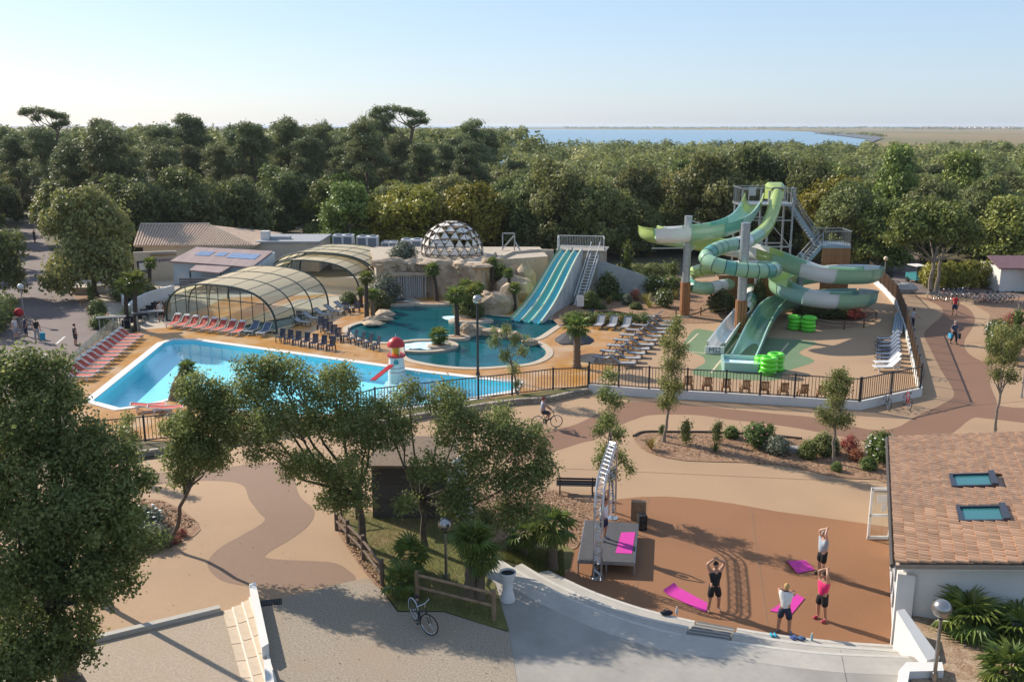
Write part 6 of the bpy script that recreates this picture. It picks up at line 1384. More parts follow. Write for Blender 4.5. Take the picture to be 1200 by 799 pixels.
def make_chair(name, mat):
    t = thing(name, 'x x x x', 'chair')
    for x, y in ((-.22, -.24), (-.22, .24), (.24, -.24), (.24, .24)): MB().beam((x*1.1, y*1.05, 0), (x, y, .4), .06).build('leg', mat, t)
    MB().box((0, 0, .41), (.52, .5, .05)).build('seat', mat, t); 
    for k in range(5): y = -.19+k*.095; MB().beam((-.23, y, .42), (-.36, y, .98), .075, .03, (1, 0, 0)).build('back_slat', mat, t)
    MB().beam((-.35, -.24, .96), (-.35, .24, .96), .05, .1).build('top_rail', mat, t)
    for y in (-.28, .28): MB().beam((-.28, y, .62), (.26, y, .62), .07, .04).build('armrest', mat, t)
    return t
def row(proto_fn, names, spots, labels, group):
    pr_ = proto_fn()
    for i, (p, rz) in enumerate(spots):
        lab = labels(i)
        if i == 0: pr_.location = p; pr_.rotation_euler = (0, 0, rz); pr_['label'] = lab; pr_['group'] = group
        else: copy_tree(pr_, p, rz, lab, group)
def along(a, b, n): A, B = W(*a), W(*b); return [A.lerp(B, k/(n-1)) for k in range(n)]
rv = random.Random(9)
row(lambda: make_lounger('sun_lounger', m_red, m_pf, 34, True), None, [(p, -.12+rv.uniform(-.05, .05)) for p in along((152, 397), (92, 445), 12)], lambda i: 'red sun lounger, %s from the far end of the row along the pool\'s west edge' % ORD[i], 'red loungers at the west edge of the blue pool')
row(lambda: make_lounger('sun_lounger', m_red, m_pf, 40, True), None, [(p, -1.75+rv.uniform(-.06, .06)) for p in along((205, 382), (281, 391), 8)], lambda i: 'orange-red sun lounger, %s from the west in front of the glazed cover' % ORD[i], 'red loungers before the glazed cover')
row(lambda: make_lounger('sun_lounger', m_bs, m_pf, 40), None, [(p, -1.8) for p in along((297, 390), (311, 392), 2)], lambda i: '%s blue-grey lounger after the red row before the glazed cover' % ORD[i], 'blue loungers before the glazed cover')
row(lambda: make_lounger('sun_lounger', m_red, m_pf, 8), None, [(W(173, 481), .25), (W(193, 484), .25)], lambda i: ('flat orange lounger nearest the camera at the pool corner, left one', 'flat orange lounger nearest the camera at the pool corner, beside the palm')[i], 'flat loungers at the pool corner')
row(lambda: make_lounger('sun_lounger', m_gs, m_gf, 32), None, [(p, -.45) for p in along((352, 381), (402, 364), 5)], lambda i: 'slate-blue lounger, %s from the front beside the arched cover' % ORD[i], 'slate loungers beside the cover')
row(lambda: make_arc_lounger('sun_lounger', m_gs, m_gf, 38), None, [(p, -.10+rv.uniform(-.04, .04)) for p in along((727, 430), (778, 381), 11)], lambda i: 'grey lounger with arched legs, %s from the fence in the long row' % ORD[i], 'grey loungers in the long row')
row(lambda: make_arc_lounger('sun_lounger', m_gs, m_gf, 38), None, [(p, math.pi-.3+rv.uniform(-.05, .05)) for p in along((712, 424), (766, 375), 9)], lambda i: 'grey lounger backing onto the long row, %s from the fence' % ORD[i], 'grey loungers backing onto the long row')
row(lambda: make_arc_lounger('sun_lounger', m_gs, m_gf, 45), None, [(W(703, 383.5), -1.9), (W(718, 384.5), -1.9), (W(734, 385.5), -1.9)], lambda i: 'grey lounger facing the camera by the hedge, %s from the west' % ORD[i], 'grey loungers by the hedge')
row(lambda: make_lounger('sun_lounger', m_bs, m_df, 50), None, [(W(1043, 401+i*4.6), math.pi+.08) for i in range(6)], lambda i: 'dark blue lounger packed tight by the side fence, %s from the back' % ORD[i], 'loungers packed by the side fence')
row(lambda: make_lounger('sun_lounger', m_wsl, m_pf, 45), None, [(W(1042, 429), math.pi+.08), (W(1041, 434.5), math.pi+.08)], lambda i: ('white lounger behind the nearest one in the packed group', 'white lounger nearest the camera in the packed group')[i], 'white loungers packed by the side fence')
row(lambda: make_chair('resin_chair', m_nv), None, [(p, -1.9+rv.uniform(-.08, .08)) for p in along((329, 401), (388, 411), 7)], lambda i: 'dark resin chair, %s from the west in the long front row' % ORD[i], 'dark chairs in the front row')
row(lambda: make_chair('resin_chair', m_nv), None, [(p, -1.6+rv.uniform(-.1, .1)) for p in along((376, 386), (396, 400), 5)], lambda i: 'dark resin chair, %s from the back in the slanting row' % ORD[i], 'dark chairs in the slanting row')
row(lambda: make_chair('resin_chair', m_nv), None, [(p, -2.5+rv.uniform(-.1, .1)) for p in along((405, 400), (440, 410), 5)], lambda i: 'dark folding chair, %s from the west by the lagoon edge' % ORD[i], 'dark chairs by the lagoon edge')
row(lambda: make_chair('resin_chair', m_nv), None, [(W(407, 368), -1.2), (W(418, 366), -1.6), (W(350, 379), -1.5), (W(692, 377), -1.9)], lambda i: ('navy chair by the lagoon palms, west one of the pair', 'navy chair by the lagoon palms, east one of the pair', 'navy chair among the slate loungers', 'navy chair beside the three grey loungers')[i], 'single navy chairs')
row(lambda: make_lounger('sun_lounger', m_nv, m_df, 55), None, [(p, 2.0) for p in along((148, 388), (182, 366), 6)], lambda i: 'dark folded lounger, %s from the front beside the curved white wall' % ORD[i], 'dark loungers by the curved wall')
m_oak = M('bench_wood', (.26, .13, .055), (.17, .085, .035), scale=4, rough=.8, coord='obj', rand=.12)
row(lambda: make_chair('wooden_chair', m_oak), None, [(W(806+22.3*i, 457+i*1.7), 1.5+rv.uniform(-.12, .12)) for i in range(8)], lambda i: 'brown wooden chair behind the front fence, %s from the west' % ORD[i], 'wooden chairs behind the front fence')
# thatched parasol
um = thing('thatched_parasol', 'dark thatched parasol beside the palm on the ochre deck', 'parasol', W(673, 416))
mb = MB(); n = 40; rows = []
for r, z in ((.04, 2.0), (.45, 1.72), (.95, 1.42), (1.38, 1.12), (1.4, 1.02)): rows.append([((r+(.05*math.sin(k*7.1)))*math.cos(2*math.pi*k/n), (r+(.05*math.sin(k*7.1)))*math.sin(2*math.pi*k/n), z+.03*math.sin(k*5)) for k in range(n)])
mb.grid(rows, True).build('thatch', M('thatch', (.10, .095, .10), (.05, .048, .05), scale=22, rough=.95, bump=.04), um); MB().cyl((0, 0, 0), (0, 0, 1.9), .05, .05, 8).build('pole', m_post, um)
# toy lighthouse
lh = thing('toy_lighthouse', 'white toy lighthouse with red roof and gallery in the shallow pool', 'water toy', W(465, 438, -.1)); m_lr = M('toy_red', (.50, .02, .025), rough=.4); m_lw = M('toy_white', (.74, .72, .70), rough=.5)
MB().lathe([(.62, -.9), (.58, .0), (.50, .95), (.48, 1.2)], (0, 0, 0), 20).build('tower', m_lw, lh, True)
for z in (.18, .46): MB().lathe([(.575-.085*z, z), (.588-.085*z, z+.02), (.575-.085*z, z+.045)], (0, 0, 0), 20).build('band', M('toy_maroon', (.22, .03, .08), rough=.5), lh)
MB().lathe([(.5, 1.18), (.62, 1.22), (.62, 1.34), (.3, 1.36)], (0, 0, 0), 20).build('gallery', m_lr, lh, True)
MB().lathe([(.26, 1.3), (.25, 1.95)], (0, 0, 0), 12).build('lantern', M('toy_yellow', (.75, .38, .02), rough=.5), lh)
for k in range(6): a = k*math.pi/3; MB().cyl((.55*math.cos(a), .55*math.sin(a), 1.34), (.5*math.cos(a), .5*math.sin(a), 1.95), .02, .02, 5).build('column', m_lw, lh)
MB().lathe([(.60, 1.9), (.58, 2.05), (.47, 2.28), (.25, 2.45), (.02, 2.52)], (0, 0, 0), 20).build('roof', m_lr, lh, True); MB().cyl((0, 0, 2.5), (0, 0, 2.75), .02, .01, 5).build('finial', m_lw, lh)
MB().cyl((.05, -.545, .92), (.05, -.56, .92), .17, .17, 14).build('porthole', M('toy_teal', (.04, .24, .27), rough=.4), lh)
MB().panel((-1.5, -1.9, .12), (-1.15, -2.0, .12), (-.1, -.5, .75), (-.45, -.45, .75), .06).build('little_slide', m_lr, lh)
# lounger rail channel and bench by the side fence
bc = thing('slat_bench', 'long blue-grey slatted bench along the side fence inside the deck', 'bench', W(1046, 396)); e_ = W(1050, 372)-W(1046, 396)
for k in range(4): MB().beam(Vector((k*.2, 0, .4)), e_+Vector((k*.2, 0, .4)), .16, .05).build('slat', m_stair, bc)
for f in (.05, .5, .95): MB().box(e_*f+Vector((.3, 0, .19)), (.6, .1, .37)).build('leg', m_galv, bc)

# ================================================================ PLAZA: STAGE, TRUSS, PEOPLE, BICYCLES
Z = lambda p, dz: Vector((p.x, p.y, p.z+dz))
sg_ = thing('low_stage', 'low grey portable stage on legs on the brown plaza', 'stage'); q = [W(677.6, 656, .5), W(743.5, 659, .5), W(747.5, 613, .5), W(686, 609, .5)]
MB().prism([(p.x, p.y) for p in q], .42, .5).build('deck', M('stage_grey', (.075, .075, .08), (.06, .06, .065), scale=5, rough=.8), sg_)
for a, b in zip(q, q[1:]+q[:1]): MB().beam(Z(a, -.07), Z(b, -.07), .05, .10).build('edge_profile', m_galv, sg_)
for p in [q[0], q[1], q[2], q[3], (q[0]+q[1])/2, (q[2]+q[3])/2]: MB().cyl((p.x*.995+.02, p.y, 0), (p.x*.995+.02, p.y, .42), .03, .03, 7).build('leg', m_galv, sg_)
m_mat = M('mat_magenta', (.55, .035, .30), (.50, .03, .27), scale=8, rough=.7)
def mat_(label, px, z=.008, curl=None):
    P = [W(x, y, z) for x, y in px]; a, b, c_, d = P; rows = []; n = 14
    for k in range(n+1):
        f = k/n; p, r = a.lerp(d, f), b.lerp(c_, f); up = 0
        if curl == 's': up = .10*max(0, 1-f*7)**2
        if curl == 'fold': up = .16*math.exp(-((f-.18)/.1)**2)+.03*math.sin(f*9)
        rows.append([p+Vector((0, 0, up)), (p+r)/2+Vector((0, 0, up)), r+Vector((0, 0, up))])
    o = MB(); o.grid(rows); o.grid([[v-Vector((0, 0, .007)) for v in r_] for r_ in rows])
    return tag(o.build('exercise_mat', m_mat, None, True), label, 'mat')
mat_('magenta exercise mat lying on the grey stage', [(728, 623.5), (744.5, 623), (740.5, 648.5), (721, 647.5)], .512)
mat_('magenta exercise mat beside the man in black', [(777, 694), (790, 685), (831, 707), (827, 717)], .03, 's')
mat_('magenta exercise mat under the woman in white', [(932, 695), (943, 700.5), (927, 720), (902, 715)], .03)
mat_('crumpled magenta exercise mat beside the woman in pink', [(920, 657), (932, 672), (955, 667), (944, 656)], .03, 's')
# arch truss
N0, N1 = W(700, 677), W(717, 607); dv = (N1-N0); Lt = dv.length; dn = dv.normalized(); R_c = .85; ZTp = 3.45
cp = [(0, z) for z in (0, .7, 1.4, 2.0, 2.6)]+[(R_c-R_c*math.cos(a), 2.6+R_c*math.sin(a)) for a in (.4, .8, 1.2, 1.5708)]
prof_t = cp+[(Lt*.5, ZTp+.02)]+[(Lt-x, z) for x, z in cp[::-1]]
tp = resample([N0+dn*x+Vector((0, 0, z)) for x, z in prof_t], .22)
tr = thing('truss_arch', 'silver lattice truss arch standing over the grey stage', 'truss arch'); sd = dn.cross(Vector((0, 0, 1))).normalized(); hw = .14
m_alx = M('aluminium_bright', (.62, .63, .65), rough=.28, metal=.9); ch = []
for i, p in enumerate(tp):
    t_ = (tp[min(i+1, len(tp)-1)]-tp[max(i-1, 0)]).normalized(); nn = sd.cross(t_).normalized(); ch.append([p+sd*a*hw+nn*b*hw for a, b in ((-1, -1), (1, -1), (1, 1), (-1, 1))])
for k in range(4): MB().tube([c_[k] for c_ in ch], .026, 6).build('chord', m_alx, tr, True)
mb = MB()
for i in range(len(ch)-1):
    for k in range(4):
        a, b = (ch[i][k], ch[i+1][(k+1) % 4]) if (i+k) % 2 else (ch[i][(k+1) % 4], ch[i+1][k]); mb.tube([a, b], .012, 4)
    if i % 4 == 0:
        for k in range(4): mb.tube([ch[i][k], ch[i][(k+1) % 4]], .012, 4)
mb.build('lacing', m_alx, tr)['kind'] = 'stuff'
for p in (N0, N1): MB().cyl(p, p+Vector((0, 0, .03)), .26, .26, 16).build('base_plate', m_alx, tr)
fc = thing('timber_board', 'brown wooden panel standing behind the stage', 'panel', W(748, 609), -.15); MB().box((0, 0, .42), (.62, .28, .84)).build('board', m_rail, fc); MB().box((.28, .18, .4), (.06, .3, .8)).build('side', m_post, fc)
sp = thing('loudspeaker', 'black loudspeaker in front of the wooden panel', 'speaker', W(752, 620), .2); MB().box((0, 0, .33), (.34, .32, .62)).build('cabinet', M('speaker_black', (.012, .012, .014), rough=.6), sp)
for z, r in ((.2, .12), (.48, .07)): MB().cyl((0, -.165, z), (0, -.175, z), r, r, 14).build('driver', M('driver_grey', (.03, .03, .03), rough=.4), sp)
# park bench
def bench(label, p, rz):
    t = thing('park_bench', label, 'bench', p, rz)
    for k in range(4): MB().box((0, -.2+k*.12, .44), (1.75, .09, .035)).build('seat_slat', m_dark, t)
    for k in range(3): MB().box((0, .26+k*.03, .56+k*.13), (1.75, .03, .09)).build('back_slat', m_dark, t)
    for x in (-.72, .72):
        MB().beam((x, -.22, 0), (x, -.18, .43), .06).build('leg', m_dark, t); MB().beam((x, .28, 0), (x, .22, .43), .06).build('leg', m_dark, t); MB().beam((x, .22, .43), (x, .34, .9), .05).build('back_post', m_dark, t)
        MB().tube([(x, -.2, .1), (x, -.1, .02), (x, .05, .05), (x, .15, .15)], .025, 5).build('scroll', m_dark, t)
bench('black slatted park bench behind the mulch bank', W(675, 578), math.pi-.06)
# cabin, rails, panel, planter
cbp = WT(437, 607); cbn = thing('grey_cabin', 'dark grey timber cabin half hidden by the oak crown', 'cabin', cbp, -.02); m_cab = M('cabin_board', (.085, .075, .07), (.07, .062, .058), scale=3, rough=.85, coord='obj', stretch=(1, 1, 8), rand=.1)
cw = 3.1
for k in range(11): MB().box((cw/2, .02, .11+k*.2), (cw, .06, .19)).build('wall_board', m_cab, cbn)
for k in range(11): MB().box((.02, 1.2, .11+k*.2), (.06, 2.3, .19)).build('wall_board', m_cab, cbn)
MB().box((cw/2+.02, 1.2, 1.1), (cw-.1, 2.2, 2.2)).build('core', m_cab, cbn)
MB().panel((-.15, -.18, 2.24), (cw+.15, -.18, 2.24), (cw+.15, 2.6, 2.5), (-.15, 2.6, 2.5), .1).build('roof', M('cabin_roof', (.20, .145, .10), (.15, .11, .08), scale=6, rough=.9), cbn)
sl_ = thing('sun_sail', 'white slanting sail panel beside the grey cabin', 'panel', WT(527, 610)); MB().panel((0, 0, .1), (.9, .5, .1), (.55, .45, 2.6), (-.1, .1, 2.2), .03).build('cloth', M('sail_white', (.72, .74, .76), rough=.7), sl_); MB().cyl((-.05, 0, 0), (-.1, .1, 2.4), .03, .03, 6).build('pole', m_galv, sl_)
def rail_fence(label, px, h, rails, mat=m_rail, r=.075):
    P = [WT(*p) for p in px]; b = P[0]; t = thing('wooden_rail_fence', label, 'fence', b)
    for p in P: MB().cyl(p-b+Vector((0, 0, -.1)), p-b+Vector((0, 0, h)), r, r*.95, 9).build('post', mat, t, True)
    for a, c_ in zip(P[:-1], P[1:]):
        for zz in rails: MB().cyl(a-b+Vector((0, 0, zz)), c_-b+Vector((0, 0, zz)), .05, .05, 8).build('rail', mat, t, True)
rail_fence('weathered post-and-rail fence curving along the mulch edge', [(394.5, 621), (408, 637), (426, 656), (448, 686)], .95, (.75, .4), M('old_rail', (.16, .115, .085), (.10, .07, .05), scale=6, rough=.9, coord='obj'))
rail_fence('two-rail round-wood fence behind the parked bicycle', [(489, 704), (579, 727)], 1.05, (.92, .5))
ip = thing('information_panel', 'tilted information panel on wooden rails by the broad oak', 'sign', WT(399, 614), .5); MB().panel((.05, 0, .75), (.75, .0, .85), (.75, .35, 1.15), (.05, .35, 1.05), .04).build('panel', M('panel_grey', (.20, .23, .26), rough=.4), ip)
for x in (.1, .7): MB().box((x, .15, .45), (.07, .07, .9)).build('post', m_post, ip)
pl = thing('hourglass_planter', 'white hourglass-shaped planter on the concrete terrace', 'planter', W(595, 703, TERR+.004)); MB().lathe([(.24, 0), (.25, .04), (.17, .35), (.155, .5), (.19, .7), (.27, .95), (.275, 1.0), (.24, 1.0), (.22, .93)], (0, 0, 0), 24).build('pot', m_white, pl, True); MB().cyl((0, 0, .9), (0, 0, .95), .235, .235, 20).build('soil', M('dark_soil', (.02, .025, .02), rough=.95), pl)
# a grey slab seat in the mulch island
tag(MB().box((0, 0, .14), (1.15, .45, .28), -.1).build('stone_slab', m_galv and M('slab_grey', (.33, .32, .31), (.27, .26, .25), scale=4, rough=.85), None, False, W(930, 530)), 'pale grey stone slab lying in the mulch island', 'slab')

# ---- people
SKIN = {}
m_sk = M('skin', (.42, .23, .15), (.38, .20, .13), scale=8, rough=.55); m_sk2 = M('skin_pale', (.52, .31, .22), (.48, .28, .20), scale=8, rough=.55)
def col(c): return M('cloth_%d_%d_%d' % tuple(int(x*100) for x in c), c, scale=10, rough=.8)
def skin_obj(verts, edges, rad, root=0, sub=1):
    me = bpy.data.meshes.new('figure'); me.from_pydata([tuple(v) for v in verts], edges, []); ob = bpy.data.objects.new('figure', me); C.objects.link(ob)
    md = ob.modifiers.new('s', 'SKIN'); sk = me.skin_vertices[0].data
    for i, r in enumerate(rad): sk[i].radius = (r, r) if not hasattr(r, '__len__') else r; sk[i].use_root = (i == root)
    md.use_smooth_shade = True; sb2 = ob.modifiers.new('u', 'SUBSURF'); sb2.levels = sub; sb2.render_levels = sub
    dg = bpy.context.evaluated_depsgraph_get(); out = bpy.data.meshes.new_from_object(ob.evaluated_get(dg)); bpy.data.objects.remove(ob); bpy.data.meshes.remove(me); return out
POSE = {  # elbow and wrist for +x side and -x side, feet offsets; the figure looks along -y
 'crown': (((.30, -.02, 1.70), (.06, .03, 1.82)), ((-.30, -.02, 1.70), (-.06, .03, 1.82))),
 'over': (((.20, -.10, 1.72), (.05, .06, 1.82)), ((-.22, -.02, 1.70), (-.05, .08, 1.80))),
 'pull': (((.30, -.20, 1.42), (-.06, -.28, 1.40)), ((-.24, -.22, 1.36), (.10, -.26, 1.44))),
 'reach': (((.20, -.06, 1.72), (.10, -.10, 1.97)), ((-.20, -.04, 1.72), (-.08, -.08, 1.97))),
 'side': (((.27, .03, 1.15), (.25, -.08, .92)), ((-.27, .03, 1.15), (-.25, -.08, .92))),
 'walk': (((.26, -.10, 1.16), (.24, -.26, .98)), ((-.26, .14, 1.16), (-.25, .10, .92))),
 'ride': (((.30, -.26, 1.18), (.26, -.46, 1.02)), ((-.30, -.26, 1.18), (-.26, -.46, 1.02))),
}
def person(label, p, rz, h, pose, top_c, bot_c, hair_c, shoe_c=None, skin=None, sleeves=.35, long_=False, stance=.12, stride=0, group=None, seat=None):
    skin = skin or m_sk; t = thing('person', label, 'person', p, rz, group); t.scale = (h/1.75,)*3
    (eL, wL), (eR, wR) = POSE[pose]; s = stance
    if seat: legs = {1: ((.13, -.36, .78+seat), (.13, -.12, .40+seat), (.13, -.26, .33+seat)), -1: ((-.13, -.40, .86+seat), (-.13, -.26, .52+seat), (-.13, -.40, .47+seat))}
    else: legs = {1: ((s+.0, -.03-stride*.5, .50), (s+.02, .03-stride, .085), (s+.05, -.15-stride, .03)), -1: ((-s, -.03+stride*.35, .50), (-s-.02, .03+stride, .085+abs(stride)*.25), (-s-.05, -.15+stride, .03+abs(stride)*.1))}
    dz = (seat or 0)
    V = [(0, 0, .95+dz), (0, .0, 1.12+dz), (0, .01, 1.32+dz), (0, .015, 1.46+dz), (0, -.01, 1.54+dz)]; E_ = [(0, 1), (1, 2), (2, 3), (3, 4)]; Rr_ = [.145, .135, .155, .070, .060]
    up = Vector((0, 0, dz)); arms = {}
    for sgn, (e, w) in ((1, (eL, wL)), (-1, (eR, wR))):
        b = len(V); V += [Vector((.165*sgn, .01, 1.42))+up, Vector(e)+up, Vector(w)+up]; E_ += [(2, b), (b, b+1), (b+1, b+2)]; Rr_ += [.068, .052, .038]
        hd = (Vector(w)-Vector(e)).normalized(); V.append(Vector(w)+up+hd*.08); E_.append((b+2, b+3)); Rr_.append(.036); arms[sgn] = (V[b+3], hd, V[b], V[b+1])
        k, a, to = legs[sgn]; b = len(V); V += [Vector((.09*sgn, 0, .88+dz)), Vector(k), Vector(a), Vector(to)]; E_ += [(0, b), (b, b+1), (b+1, b+2), (b+2, b+3)]; Rr_ += [.105, .072, .050, .040]
    me = skin_obj(V, E_, Rr_); mb = MB(); mb.v = [tuple(v.co) for v in me.vertices]; mb.f = [tuple(f.vertices) for f in me.polygons]; bpy.data.meshes.remove(me)
    hc = Vector((0, -.02, 1.645+dz)); mb.ball(hc, (.080, .100, .122), 14, 10); mb.ball(hc+Vector((0, -.098, -.01)), (.014, .02, .022), 8, 5)
    for sx in (-1, 1): mb.ball(hc+Vector((.077*sx, .01, -.01)), (.012, .022, .03), 6, 5)
    for sgn, (hp, hd, _, _) in arms.items():
        sv = hd.cross(Vector((0, 1, 0))); sv = sv.normalized() if sv.length > .1 else Vector((1, 0, 0))
        for k, ln in enumerate((.065, .08, .085, .075)):
            a = hp+sv*(-.027+k*.018); m = a+hd*ln*.55+Vector((0, -.008, 0)); mb.tube([a-hd*.015, m, m+hd*ln*.45+Vector((0, -.02, 0))], [.0095, .0085, .0065], 5)
        a = hp-hd*.05-sv*.03*sgn; mb.tube([a, a-sv*.03*sgn+hd*.03, a-sv*.035*sgn+hd*.06], [.011, .01, .007], 5)
    mb.build('body', skin, t, True, fix=False)
    hr = MB(); rows = []
    for k in range(6):
        f = math.pi*.56*k/5; rows.append([hc+Vector((.089*math.sin(f)*math.cos(a), .014+(.110*math.sin(f)*math.sin(a)), .132*math.cos(f)+(.0 if math.sin(a) > -.3 else .035*(k/5)))) for a in [2*math.pi*j/14 for j in range(14)]])
    hr.grid(rows, True); hr.build('hair', col(hair_c), t, True)
    for sx in (-.03, .03): MB().ball(hc+Vector((sx, -.088, .01)), (.009, .006, .007), 6, 4).build('eye', M('eye_dark', (.02, .015, .012), rough=.3), t)
    MB().box(hc+Vector((0, -.092, -.05)), (.04, .008, .008)).build('mouth', M('lip', (.30, .10, .08), rough=.5), t)
    sh = [(0, 0, .86+dz), (0, 0, 1.08+dz), (0, .01, 1.33+dz), (0, .012, 1.44+dz)]; se = [(0, 1), (1, 2), (2, 3)]; sr = [.172, .162, .178, .09]
    for sgn in (1, -1):
        b = len(sh); e0, e1 = Vector(arms[sgn][2]), Vector(arms[sgn][3]); sh += [e0, e0.lerp(e1, sleeves)]; se += [(2, b), (b, b+1)]; sr += [.084, .076 if sleeves > .2 else .06]
    me = skin_obj(sh, se, sr); me.materials.clear(); me.materials.append(col(top_c)); link('shirt', me, t)
    fl_ = .93 if long_ else .78; so = [(0, 0, 1.06+dz), (0, 0, .92+dz)]; oe = [(0, 1)]; orr = [.158, .166]
    for sgn in (1, -1):
        k, a, to = [Vector(q_) for q_ in legs[sgn]]; hp = Vector((.09*sgn, 0, .87+dz)); b = len(so)
        if long_: so += [hp, k, k.lerp(a, .85)]; oe += [(1, b), (b, b+1), (b+1, b+2)]; orr += [.122, .09, .07]
        else: so += [hp, hp.lerp(k, .98)]; oe += [(1, b), (b, b+1)]; orr += [.128, .118]
    me = skin_obj(so, oe, orr); me.materials.clear(); me.materials.append(col(bot_c)); link('trousers' if long_ else 'shorts', me, t)
    if shoe_c:
        for sgn in (1, -1):
            k, a, to = [Vector(q_) for q_ in legs[sgn]]; MB().ball((a.x+(to.x-a.x)*.5, (a.y+to.y)/2-.01, to.z+.025), (.052, .135, .055), 10, 6).build('shoe', col(shoe_c), t, True)
    return t
person('man in black vest and shorts stretching with arms over his head', W(836, 716), .15, 1.82, 'crown', (.012, .012, .014), (.012, .012, .014), (.03, .02, .015), None, None, .05, stance=.15)
person('blonde woman in white shirt and navy shorts with crossed arms', W(918, 742), 2.6, 1.74, 'pull', (.70, .68, .66), (.02, .028, .06), (.42, .27, .10), (.05, .25, .45), None, .4, stance=.16)
person('woman in pink vest and black shorts with arms overhead', W(962, 726), -1.0, 1.74, 'over', (.72, .03, .16), (.012, .012, .014), (.05, .03, .02), (.45, .05, .10), None, .05, stance=.13)
person('person in grey-blue shirt stretching at the back of the class', W(962, 674), -1.2, 1.74, 'over', (.36, .42, .48), (.012, .012, .014), (.30, .24, .18), (.02, .02, .02), m_sk2, .4, stance=.10)
ps = W(707, 632, .5); person('instructor in white vest and navy shorts on the grey stage', ps, 1.0, 1.72, 'reach', (.72, .71, .70), (.02, .028, .06), (.05, .025, .015), (.35, .38, .42), None, .05, stance=.13)
person('man in a red shirt walking away on the brown path', W(1118, 370), 2.7, 1.85, 'walk', (.55, .03, .04), (.03, .05, .10), (.05, .03, .02), (.1, .1, .1), None, .4, stride=.22)
pb_ = person('person in dark jacket carrying bags along the brown path', W(1117, 403), .2, 1.75, 'side', (.05, .07, .12), (.02, .02, .03), (.35, .33, .30), (.03, .03, .03), m_sk2, .9, True, stride=.18)
MB().box((.36, -.05, .62), (.12, .36, .42)).build('bag', col((.03, .04, .06)), pb_); MB().box((-.36, -.05, .66), (.14, .34, .34)).build('bag', col((.05, .35, .55)), pb_)
person('person in a white shirt leaning by the side fence', W(1069, 386), 1.4, 1.72, 'ride', (.58, .60, .66), (.02, .025, .05), (.02, .015, .012), (.03, .03, .03), None, .4, True)
person('man in a pale shirt with a dark bag beside the curved wall', W(189, 377), .6, 1.76, 'side', (.50, .50, .52), (.02, .02, .025), (.04, .03, .02), (.03, .03, .03), None, .4)
person('man in a black shirt and pale trousers standing on the lane', W(44, 400), .9, 1.80, 'side', (.015, .018, .022), (.36, .34, .33), (.04, .03, .02), (.2, .2, .2), None, .4, True)
person('person in a white shirt at the left end of the group on the lane', W(19, 397), 1.3, 1.70, 'side', (.55, .56, .58), (.30, .33, .40), (.25, .2, .14), (.1, .1, .1), m_sk2, .4)
person('person in navy between the others on the lane', W(31, 394), -.6, 1.62, 'side', (.02, .035, .08), (.03, .04, .08), (.05, .03, .02), (.1, .1, .1), None, .4, True)
person('person in dark shirt and shorts alone on the lane', W(89, 405), 2.4, 1.66, 'side', (.02, .022, .03), (.05, .05, .06), (.03, .02, .02), (.05, .05, .05), None, .4)
person('small dark figure far up the lane', W(41, 284), 3.0, 1.75, 'walk', (.03, .035, .05), (.04, .05, .07), (.03, .02, .02), (.05, .05, .05), None, .4, True, stride=.15)
tb_ = thing('swim_bag', 'bright cyan beach bag standing beside the man in black', 'bag', W(50, 398)); MB().lathe([(.2, 0), (.24, .5), (.2, .55)], (0, 0, 0), 12, 1, .6).build('body', col((.03, .32, .48)), tb_); MB().tube([(-.15, 0, .5), (0, 0, .75), (.15, 0, .5)], .015, 5).build('handle', col((.03, .2, .3)), tb_)
rp = thing('red_ball', 'round red ball on a thin pole behind the group on the lane', 'ball', at(22, 366, 75)); MB().ball((0, 0, 0), .36, 16, 10).build('ball', col((.45, .02, .03)), rp, True); MB().cyl((0, 0, -.36), (0, 0, -rp.location.z+.0), .02, .02, 5).build('stick', m_galv, rp)
# small things on the steps
def bottle(label, p, c): t = thing('water_bottle', label, 'bottle', p); MB().lathe([(.035, 0), (.038, .02), (.038, .17), (.015, .21), (.015, .23)], (0, 0, 0), 10).build('flask', col(c), t, True); MB().cyl((0, 0, .23), (0, 0, .26), .018, .018, 8).build('cap', col((.8, .8, .8)), t)
p_ = W(793, 719, .35); bottle('clear bottle on the step beside the dark bag', p_, (.45, .55, .62)); bottle('bottle at the end of the blue shoes on the steps', W(951, 750, .35), (.25, .45, .55))
t = thing('sports_bag', 'small dark bag on the step near the man in black', 'bag', W(781, 720, .35)); MB().ball((0, 0, .08), (.22, .1, .09), 12, 7).build('body', col((.02, .02, .03)), t, True); MB().tube([(-.12, 0, .14), (0, 0, .26), (.12, 0, .14)], .012, 5).build('handle', col((.05, .05, .05)), t)
for i, (x, y, c, lb) in enumerate(((906, 745, (.02, .30, .45), 'cyan pair of shoes left on the steps'), (930, 748, (.04, .08, .25), 'dark blue shoes left on the steps, nearer pair'), (939, 749, (.06, .12, .22), 'dark blue shoes left on the steps, farther pair'))):
    t = thing('shoe_pair', lb, 'shoes', W(x, y, .35), .4*i)
    for s in (-.06, .06): MB().ball((s, 0, .045), (.045, .13, .05), 10, 6).build('shoe', col(c), t, True)

